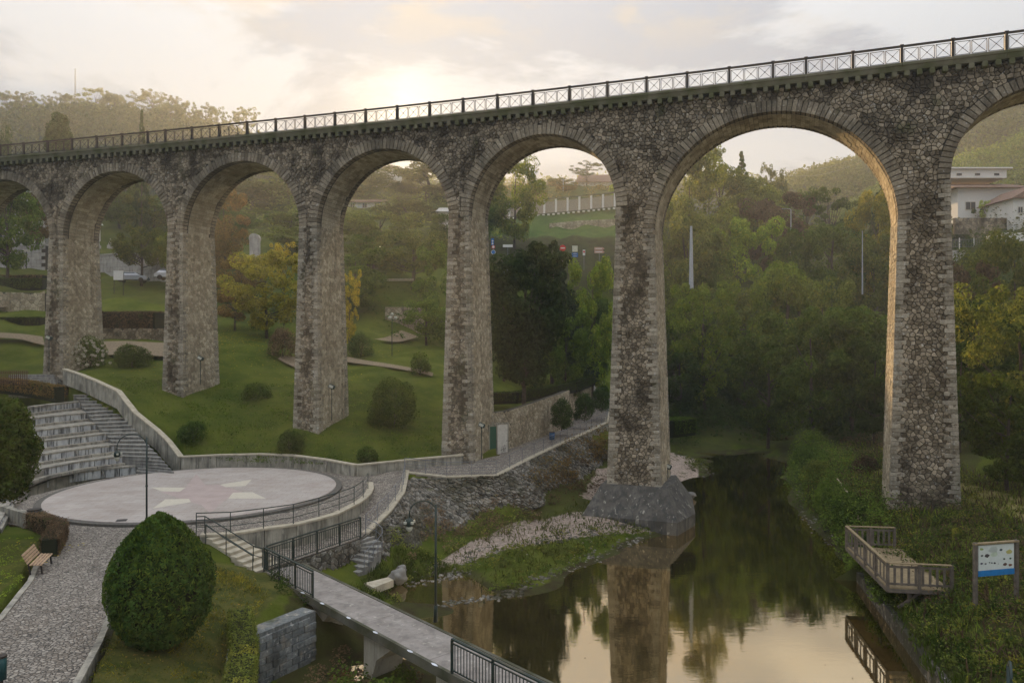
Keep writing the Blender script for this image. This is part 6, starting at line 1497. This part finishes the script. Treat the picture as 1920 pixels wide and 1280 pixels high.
m = MB().add([a, b, c_, a+Vector((0, 15, 0)), b+Vector((0, 15, 0)), c_+Vector((0, 15, 0))], [(0, 1, 2), (3, 5, 4), (0, 2, 5, 3), (1, 4, 5, 2)]); rel(m, ch).build('gable', plain('pale_gable', (0.60, 0.62, 0.60), .9, .1), ch, recalc=True)
fr(20, 386, 102, 400, .8, 'red_eave', M_TILE, .9)
for px in (31, 43):
    p = D(px, 412, Yc-1); m = MB().tube([p-Vector((0, 0, 1)), p+Vector((0, 0, .6))], .5, 8, .3).tube([p+Vector((0, 0, .6)), p+Vector((0, 0, 1.2)), p+Vector((0, 0, 1.7))], .42, 8, .06); rel(m, ch).build('pinnacle', M_GR, ch)
# monument
e = empty('stone_monument', tuple(D(478, 480, 108)), 'grey stone monument with rounded cap between the second and third visible piers', 'monument')
MB().box((0, 0, 1.2), (1.3, 1.0, 2.6)).build('shaft', M_ASH, e, bevel=.05); MB().tube([(0, -.55, 2.5), (0, .55, 2.5)], .72, 14).build('cap', M_ASH, e); MB().box((0, 0, -.3), (2.0, 1.5, .8)).build('plinth', M_ASH, e)
# parked cars
def car(p, rz, col_, label):
    e = empty('parked_car', tuple(p), label, 'car', 'cars parked along the street', rz)
    pr = [(-2.05, .35), (-2.1, .75), (-1.75, .95), (-1.25, 1.4), (.45, 1.42), (1.1, .98), (1.95, .82), (2.1, .55), (2.05, .32)]
    m = MB(); k = len(pr); A = [(x, -.82 if z < 1 else -.66, z) for x, z in pr]; B = [(x, -y, z) for x, y, z in A]; m.add(A+B, [tuple(range(k))[::-1], tuple(range(k, 2*k))]+[(i, (i+1) % k, k+(i+1) % k, k+i) for i in range(k)])
    m.build('body', plain('car_paint', col_, .25, .05, .3), e, recalc=True, bevel=.04)
    for s in (-1, 1):
        MB().add([(-1.5, s*.80, .98), (.95, s*.80, .98), (.4, s*.70, 1.34), (-1.2, s*.70, 1.34)], [(0, 1, 2, 3)]).build('side_window', M_WIN, e)
        for x in (-1.3, 1.3): MB().tube([(x, s*.68, .32), (x, s*.86, .32)], .32, 14).build('wheel', M_IRON, e)
        MB().box((2.05, s*.55, .68), (.08, .34, .14)).build('headlight', M_GLASS, e)
    MB().add([(.52, -.6, 1.39), (.52, .6, 1.39), (1.08, .66, 1.02), (1.08, -.66, 1.02)], [(0, 1, 2, 3)]).build('windscreen', M_WIN, e)
car(D(248, 531, 102)+Vector((0, 0, .1)), R(12), (0.36, 0.38, 0.42), 'silver-grey car parked beneath the pollarded tree right of the white panel'); car(D(322, 525, 101), R(8), (0.5, 0.5, 0.52), 'pale car parked half hidden by the second visible pier')
car(D(948, 520, 121), R(5), (0.30, 0.31, 0.33), 'grey car on the upper street just right of the fourth pier')
e = empty('notice_panel', tuple(D(222, 545, 97)), 'blank white notice panel on a post by the park path', 'sign'); MB().box((0, 0, 2.0), (1.25, .08, 1.2)).build('panel', plain('panel_white', (0.6, 0.58, 0.56), .6, .05), e); 
for x in (-.6, .6): MB().box((x, .08, .9), (.08, .08, 3.0)).build('post', M_IRON, e)
e = empty('white_sign', tuple(D(49, 500, 106)), 'small white direction sign on a dark post before the church wall', 'sign'); MB().box((0, 0, 2.3), (.95, .06, .35)).build('panel', M_DOORW, e); MB().tube([(0, .06, -.3), (0, .06, 2.2)], .06, 6).build('post', M_IRON, e)
# road signs
M_RED = plain('sign_red', (0.55, 0.03, 0.03), .5, .05); M_BLUE = plain('sign_blue', (0.02, 0.14, 0.42), .5, .05); M_SW = plain('sign_white', (0.68, 0.68, 0.66), .5, .05); M_BRN = plain('sign_salmon', (0.50, 0.30, 0.24), .6, .05)
def disc(y, z, r, mt, nm, e, x=0): MB().tube([(x, y, z), (x, y-.03, z)], r, 18).build(nm, mt, e)
def spost(e, h, x=0): MB().tube([(x, .06, -.6), (x, .06, h)], .05, 6).build('post', M_GREYM, e)
e = empty('road_sign', tuple(D(1055, 498, 100)), 'round red no-entry sign above a blue arrow plate', 'road sign'); disc(0, 2.35, .42, M_RED, 'disc', e); MB().box((0, -.045, 2.35), (.56, .02, .14)).build('white_bar', M_SW, e); spost(e, 2.8)
MB().add([(-.75, -.03, .95), (-.95, -.03, 1.12), (-.75, -.03, 1.29), (.25, -.03, 1.29), (.25, -.03, .95)], [(0, 1, 2, 3, 4)]).build('arrow_plate', M_BLUE, e); MB().box((-.3, -.045, 1.12), (.6, .01, .08)).build('white_bar', M_SW, e)
e = empty('road_sign', tuple(D(1078, 500, 100)), 'cream plate over two small blue plates between the no-entry sign and salmon arrows', 'road sign'); MB().box((0, 0, 2.4), (.72, .05, .8)).build('plate', plain('sign_cream', (.6, .58, .46), .5), e); spost(e, 2.6)
for z in (1.72, 1.42): MB().box((0, 0, z), (.8, .05, .24)).build('blue_plate', M_BLUE, e); MB().box((.0, -.03, z), (.5, .01, .05)).build('white_bar', M_SW, e)
e = empty('road_sign', tuple(D(1095, 498, 100)), 'small white sign with red disc on a thin post', 'road sign'); MB().box((0, 0, 1.75), (.32, .05, .75)).build('plate', M_SW, e); disc(-.03, 1.85, .13, M_RED, 'disc', e); spost(e, 1.9)
e = empty('direction_sign', tuple(D(1124, 500, 100)), 'pair of salmon-coloured arrow plates pointing right', 'direction sign'); 
for z in (2.42, 1.98): MB().add([(-.68, -.03, z-.18), (.45, -.03, z-.18), (.68, -.03, z), (.45, -.03, z+.18), (-.68, -.03, z+.18)], [(0, 1, 2, 3, 4)]).build('arrow_plate', M_BRN, e); MB().box((-.1, -.045, z), (.9, .01, .09)).build('lettering_line', M_SW, e)
spost(e, 2.6)
e = empty('road_sign', tuple(D(925, 498, 100)), 'stack of round road signs and a blue-and-white chevron plate right of the fourth pier', 'road sign'); MB().box((-.1, 0, 3.2), (.36, .05, .9)).build('chevron_plate', M_BLUE, e); MB().box((-.1, -.03, 3.3), (.2, .01, .2), M=Matrix.Rotation(R(45), 4, 'Y')).build('chevron', M_SW, e); MB().box((-.1, -.03, 2.95), (.2, .01, .2), M=Matrix.Rotation(R(45), 4, 'Y')).build('chevron', M_SW, e)
disc(0, 2.5, .24, M_RED, 'disc', e); disc(-.035, 2.5, .16, M_SW, 'disc_face', e); disc(0, 1.8, .30, M_SW, 'disc', e); disc(-.035, 1.8, .25, M_BLUE, 'disc_face', e); spost(e, 3.4)
e = empty('street_name_sign', tuple(D(952, 495, 103)), 'plain white horizontal plate on a thin post below the grass bank', 'sign'); MB().box((0, 0, 2.5), (1.35, .05, .36)).build('plate', M_SW, e); spost(e, 2.5)
# low street parapet lines
for (a, b, c_, d_, Y, lb) in ((700, 525, 775, 524, 110, 'pale street kerb line seen below the pollarded trees in the sunlit arch'), (918, 520, 948, 521, 112, 'short pale parapet beside the fourth pier at street level')):
    p, q_ = D(a, b, Y), D(c_, d_, Y); m = MB().bar(p, q_, .5, .35); tag(m.build('street_parapet', M_COPE), lb, 'parapet')
stone_wall('park_steps_wall', [D(722, 620, 100), D(800, 620, 99)], [13, 13], [17.2, 17.2], .5, 'dark rough stone wall at the back of the park path', 'stone wall', .6, M_SIDE)
stone_wall('bed_wall', [D(-20, 575, 90), D(84, 572, 90)], [14.5, 14.5], [18.6, 18.4], .5, 'pinkish stone retaining wall below the upper flower beds at far left', 'stone wall', .6, M_SIDE)
stone_wall('garden_stone_wall', [D(186, 628, 80), D(310, 622, 80)], [12.2, 12.2], [14.0, 14.0], .5, 'dark stone wall under the purple-brown shrub bank', 'stone wall', .5, M_RUB)
stone_wall('bank_terrace_wall', [D(1030, 430, 167), D(1085, 427, 167), D(1160, 425, 167)], [35.2, 35.2, 35.2], [39.0, 39.6, 40.0], .5, 'rough terrace wall of brown stones on the green bank', 'stone wall', .8, M_SIDE)
sheet('park_path', [U(620, 690, 10)[:2], U(650, 682, 10)[:2], (-19, 82), (-14.5, 79.5), (-8, 76), (-8, 75.0), (-15, 78.4), (-20, 80.8), (-24, 78), (-24, 76.5)], H, plain('sandy_path', (0.20, 0.155, 0.10), 1, .3), 1.0, .2)
sheet('upper_path', [D(702, 655, 91)[:2], D(735, 655, 91)[:2], D(785, 632, 97)[:2], D(752, 632, 97)[:2]], H, bpy.data.materials['sandy_path'], 1.0, .45)
sheet('garden_path', [(-45, 74), (-33, 72), (-30, 75), (-31, 77.5), (-45, 78)], H, bpy.data.materials['sandy_path'], 1.0, .4)
sheet('left_path', [D(-20, 632, 78)[:2], D(80, 640, 78)[:2], D(84, 646, 76)[:2], D(-20, 641, 76)[:2]], H, bpy.data.materials['sandy_path'], 1.0, .5)
sheet('left_upper_path', [D(-20, 605, 88)[:2], D(84, 578, 94)[:2], D(84, 560, 97)[:2], D(40, 575, 92)[:2], D(-20, 592, 90)[:2]], H, bpy.data.materials['sandy_path'], 1.0, .5)
sheet('right_path', [(27.6, 34), (28.0, 44), (27.4, 50), (28.6, 60), (30.4, 60), (30.6, 50), (31.4, 44), (33, 34)], H, plain('trodden_grass', (0.20, 0.175, 0.055), 1, .3, nscale=2), .8, .16)
# balustrade above the green bank
ba = empty('white_balustrade', tuple(D(915, 405, 140)), 'long white-posted balustrade above the green bank seen in the arch left of the river pier', 'balustrade'); bo_ = Vector(ba.location)
A_, B_ = D(912, 411, 178), D(1175, 386, 175); A_.z -= 0; nP = 13
for k in range(nP):
    p = A_.lerp(B_, k/(nP-1)); m = MB().box(p+Vector((0, 0, 1.6)), (.46, .4, 3.3)); rel(m, ba).build('post', M_WHITE, ba)
m = MB().bar(A_+Vector((0, 0, 3.4)), B_+Vector((0, 0, 3.4)), .5, .32); rel(m, ba).build('top_beam', M_CORN, ba)
for k in range(nP-1):
    p, q_ = A_.lerp(B_, (k+.08)/(nP-1)), A_.lerp(B_, (k+.92)/(nP-1)); m = MB().bar(p+Vector((0, .3, 1.5)), q_+Vector((0, .3, 1.5)), .1, 2.7); rel(m, ba).build('infill_panel', plain('infill', (0.36, 0.31, 0.24), .9, .2) if k == 0 else bpy.data.materials['infill'], ba)
for k in range(28): p = A_.lerp(B_, (k+.5)/28); m = MB().box(p+Vector((0, -.2, -.35)), (.55, .3, .35)); rel(m, ba).build('bracket', M_WHITE, ba)
m = MB().bar(A_+Vector((0, 0, -.08)), B_+Vector((0, 0, -.08)), .7, .18); rel(m, ba).build('base_slab', M_CORN, ba)
# houses
def house(name, px0, px1, pyt, pyb, Y, dep, label, roofh=0.0, roofmat=M_TILE, wallmat=M_WHITE, wins=(), over=.6, ridge='x', par=()):
    a, b = D(px0, pyb, Y), D(px1, pyt, Y); e = empty(name, ((a.x+b.x)/2, Y, a.z), label, 'house'); w = b.x-a.x; h = b.z-a.z
    MB().box((0, dep/2, h/2-1), (w, dep, h+2)).build('wall', wallmat, e)
    if roofh:
        W_, D_ = w/2+over, over
        if ridge == 'x': vs = [(-W_, -D_, h-.05), (W_, -D_, h-.05), (W_, dep+D_, h-.05), (-W_, dep+D_, h-.05), (-W_+w*.12, dep/2, h+roofh), (W_-w*.12, dep/2, h+roofh)]; fs = [(0, 1, 5, 4), (2, 3, 4, 5), (1, 2, 5), (3, 0, 4), (0, 3, 2, 1)]
        else: vs = [(-W_, -D_, h-.05), (W_, -D_, h-.05), (W_, dep+D_, h-.05), (-W_, dep+D_, h-.05), (0, -D_, h+roofh), (0, dep+D_, h+roofh)]; fs = [(0, 4, 5, 3), (1, 2, 5, 4), (0, 1, 4), (2, 3, 5), (0, 3, 2, 1)]
        MB().add(vs, fs).build('roof', roofmat, e, recalc=True)
    for (u, v, ww, hh) in wins:
        wd = MB().box((u*w, -.06, v*h), (ww+.24, .1, hh+.24)).build('window', M_DOORW, e)
        MB().box((u*w, -.12, v*h), (ww, .05, hh)).build('pane', M_WIN, wd)
        MB().box((u*w, -.15, v*h), (.08, .04, hh)).build('frame', M_DOORW, wd)
    return e
hw = house('white_house', 1796, 1925, 353, 399, 160, 14, 'large white house with brown tiled roof and white upper storey, right of the sixth pier', 2.4, M_TILE, M_WHITE, [(-.32, .28, 2.0, 1.6), (.32, .22, 2.2, 1.0)], 1.6)
Yh = 160
MB().box((-1.2, 8, 9.2), (13.2, 9, 1.9)).build('upper_storey', M_WHITE, hw); MB().box((-1.0, 8, 10.3), (14.6, 10.4, .28)).build('flat_roof', M_WHITE, hw)
for x in (-5, -1, 3.2): MB().box((x, 3.46, 9.0), (1.1, .08, .5)).build('clerestory_window', M_WIN, hw)
MB().box((5.0, -.7, 2.9), (5.4, 1.3, 1.0)).build('balcony', M_WHITE, hw)
house('garage', 1900, 1990, 372, 420, 148, 10, 'smaller white gabled house at the right edge', 3.0, M_TILE, M_WHITE, [(-.36, .55, .8, 1.1)], .8, 'y')
house('gatehouse', 1882, 1935, 436, 470, 135, 5, 'low white outbuilding with balustrade at the right edge', 0, M_TILE, M_WHITE, [(-.15, .35, 1.4, .8)])
house('ridge_house', 1083, 1190, 342, 366, 238, 14, 'hazy gabled house on the ridge left of the river pier', 4.0, M_TILE, M_WHITE, [(-.3, .5, 1.2, 1.2), (0, .5, 1.2, 1.2)], 1.0)
house('long_villa', 646, 722, 379, 392, 190, 10, 'long low white building in the haze left of the sun', 1.6, M_TILE, M_WHITE, [(-.3, .5, 1, 1), (0, .5, 1, 1), (.3, .5, 1, 1)], .8)
house('hazy_villa', 690, 745, 316, 326, 232, 10, 'pale rooftop on the ridge directly below the sun', 2.0, M_TILE, M_WHITE, [])
house('hazy_house', 822, 852, 397, 412, 150, 8, 'small pale house half hidden by the fourth pier in the haze', 1.5, M_GR, M_WHITE, [])
# white fence and long retaining wall at right
wf = empty('white_fence', tuple(D(1776, 464, 130)), 'white metal fence panels on a ledge right of the sixth pier', 'fence'); wo = Vector(wf.location)
for k in range(5):
    a, b = D(1772+27*k, 466, 130), D(1799+27*k, 466, 130)
    m = MB().box(a+Vector((0, 0, .9)), (.14, .14, 1.9)); rel(m, wf).build('post', M_WHITE, wf)
    m = MB()
    for q in range(9): m.box(a.lerp(b, (q+.5)/9)+Vector((0, 0, .95)), (.05, .04, 1.3))
    m.bar(a+Vector((0, 0, 1.6)), b+Vector((0, 0, 1.6)), .06); m.bar(a+Vector((0, 0, .3)), b+Vector((0, 0, .3)), .06); rel(m, wf).build('fence_panel', M_GREYM, wf)
m = MB().box(D(1832, 467, 130)+Vector((0, 1, -1.2)), (14, 2.2, 2.0)); rel(m, wf).build('ledge', M_ASH, wf)
stone_wall('terrace_stone_wall', [D(1790, 432, 150), D(1905, 428, 150)], [31.5, 31.5], [37.4, 37.4], .6, 'brown rough stone terrace wall below the lawn of the white house', 'stone wall', .9, M_RUB)
for k, px in enumerate((1826, 1841, 1860, 1882)):
    shrub(px, 400+k % 2, 157, 9-k % 3, 9, 'hedge', ['roundest dark ball shrub left on the white house lawn', 'small ball shrub second on the white house lawn', 'low ball shrub third on the white house lawn', 'ball shrub nearest the gabled house on the white house lawn'][k], .3, 300, group='ball shrubs on the white house lawn', clumps=6)
# yellow leaves fallen on the left garden
lv = leafmesh('fallen_leaves', np.column_stack([rng.uniform(-23.5, -19.5, 260), rng.uniform(27, 34.5, 260), np.full(260, 3.34)])+0, .12, np.tile([0, 0, 3.0], (260, 1))); tag(link('fallen_leaves', lv, LF['yellow']), kind='stuff')
def litter(name, n_, cx, cy, sx_, sy_, size, mat):
    q = np.column_stack([rng.normal(cx, sx_, n_), rng.normal(cy, sy_, n_)]); ok = ~inpoly(q, PLAT) & ~inpoly(q, AMPH) & ~inpoly(q, RAMP_POLY); q = q[ok]
    P = np.column_stack([q, HH(q)+.07]); lv = leafmesh(name, P, size, np.tile([0, 0, 3.0], (len(P), 1))); tag(link(name, lv, LF[mat]), kind='stuff')
litter('golden_leaf_litter', 2600, -27, 84, 6, 7, .16, 'yellow'); litter('lawn_leaf_litter', 1500, -18, 62, 9, 5, .10, 'brown'); litter('garden_leaf_litter', 500, -12.2, 27, 1.2, 3.5, .08, 'autumn')
dr_ = plain('drain_iron', (0.05, 0.045, 0.04), .7, .2)
for (px, py), lb in (((228, 975), 'dark square drain cover on the near edge of the round stage'), ((126, 968), 'dark drain slot at the left foot of the round stage')):
    p = U(px, py, ZS+(.165 if px > 200 else .01)); tag(MB().box(p+Vector((0, 0, .005)), (.5, .5, .012), rz=.3).build('drain_cover', dr_), lb, 'drain cover')
# loose stones and drift along the waterline
peb = MB(); im = bmesh.new(); bmesh.ops.create_icosphere(im, subdivisions=1, radius=1); iv = [v.co.copy() for v in im.verts]; if_ = [tuple(v.index for v in f.verts) for f in im.faces]; im.free()
for ln, n_, w_ in (([(-3.5, 35.8), (0, 37.1), (3.4, 41.8), (8.3, 47.8)], 420, .5), ([(-4.8, 40.2), (-2.0, 42.2), (2.4, 44.8), (6, 48), (9, 49.2)], 380, .9), ([(-5.4, 38.6), (-3.4, 39.8), (-2.6, 40.6)], 90, .5), ([(20.0, 46), (21.2, 54), (24.6, 64), (28.4, 75)], 220, .5), ([(13.2, 60), (12.2, 72), (15, 84), (19.6, 78), (18.4, 70)], 200, .8)):
    for _ in range(n_):
        k = random.randrange(len(ln)-1); p = Vector(ln[k]).lerp(Vector(ln[k+1]), random.random())+Vector((random.gauss(0, w_*.5), random.gauss(0, w_*.5))); q = random.uniform(.03, .12)*(1.8 if random.random() < .06 else 1)
        z = max(0.0, H(p.x, p.y)); a = random.uniform(.7, 1.5); b = random.uniform(.7, 1.2); t = random.random(); peb.add([(p.x+v.x*q*a, p.y+v.y*q*b, z+v.z*q*.6) for v in iv], if_, (t, t, t, 1))
tag(peb.build('shore_stones', M_BANK), kind='stuff')
fl = np.column_stack([rng.uniform(2, 15, 90), rng.uniform(24, 44, 90), np.full(90, .012)]); tag(link('floating_leaves', leafmesh('floating_leaves', fl, .07, np.tile([0, 0, 8.0], (90, 1))), LF['brown']), kind='stuff')
ht_ = lambda p: H(p[0], p[1])

# garden retaining wall in the foreground (coursed blocks)
def block_wall(a, b, z0, z1, label):
    a, b = Vector(a), Vector(b); d = b-a; l = d.length; e = empty('garden_block_wall', (a.x, a.y, z0), label, 'stone wall', None, math.atan2(d.y, d.x)); n_ = max(1, int(l/.55)); rws = int((z1-z0)/.26)
    MB().box((l/2, .45, (z1-z0)/2), (l, .75, z1-z0)).build('wall_body', M_BLK, e)
    ms_ = [block_mesh('stone_block', (l/n_-.02, .2+.03*k, .24), .02, .01) for k in range(3)]
    for q in ms_: q.materials.append(M_BLK)
    for r_ in range(rws):
        for c_ in range(n_+1):
            x = (c_+(.5 if r_ & 1 else 0))*l/n_
            if x < .1 or x > l-.1: continue
            link('stone_block', random.choice(ms_), None, e, Matrix.Translation((x, .13, (r_+.5)*.26)))
M_BLK = stone_mat('block_bluish', (0.13, 0.14, 0.14), (0.24, 0.255, 0.25), (0.05, 0.052, 0.045), False, .75, .7)
block_wall((-9.2, 26.55, 0), (-7.6, 29.1, 0), -.9, 2.1, 'bluish coursed block wall holding the foreground garden beside the footbridge')
block_wall((-6.9, 19.5, 0), (-9.2, 26.55, 0), -.9, 2.0, 'side stretch of the foreground garden wall below the yellowish hedge')

# ------------------------------------------------------------------ air
hz = MB().prism([(-700, -70), (700, -70), (700, 740), (-700, 740)], -3.6, 134); hz = hz.build('haze', None)
hm = bpy.data.materials.new('haze'); hm.use_nodes = True; ht = hm.node_tree; ht.nodes.remove(ht.nodes['Principled BSDF'])
pv = ht.nodes.new('ShaderNodeVolumePrincipled'); pv.inputs['Color'].default_value = (0.90, .95, 0.99, 1); pv.inputs['Density'].default_value = 0.00047; pv.inputs['Anisotropy'].default_value = 0.45
ht.links.new(pv.outputs[0], ht.nodes['Material Output'].inputs['Volume']); hz.data.materials.append(hm); tag(hz, kind='stuff')
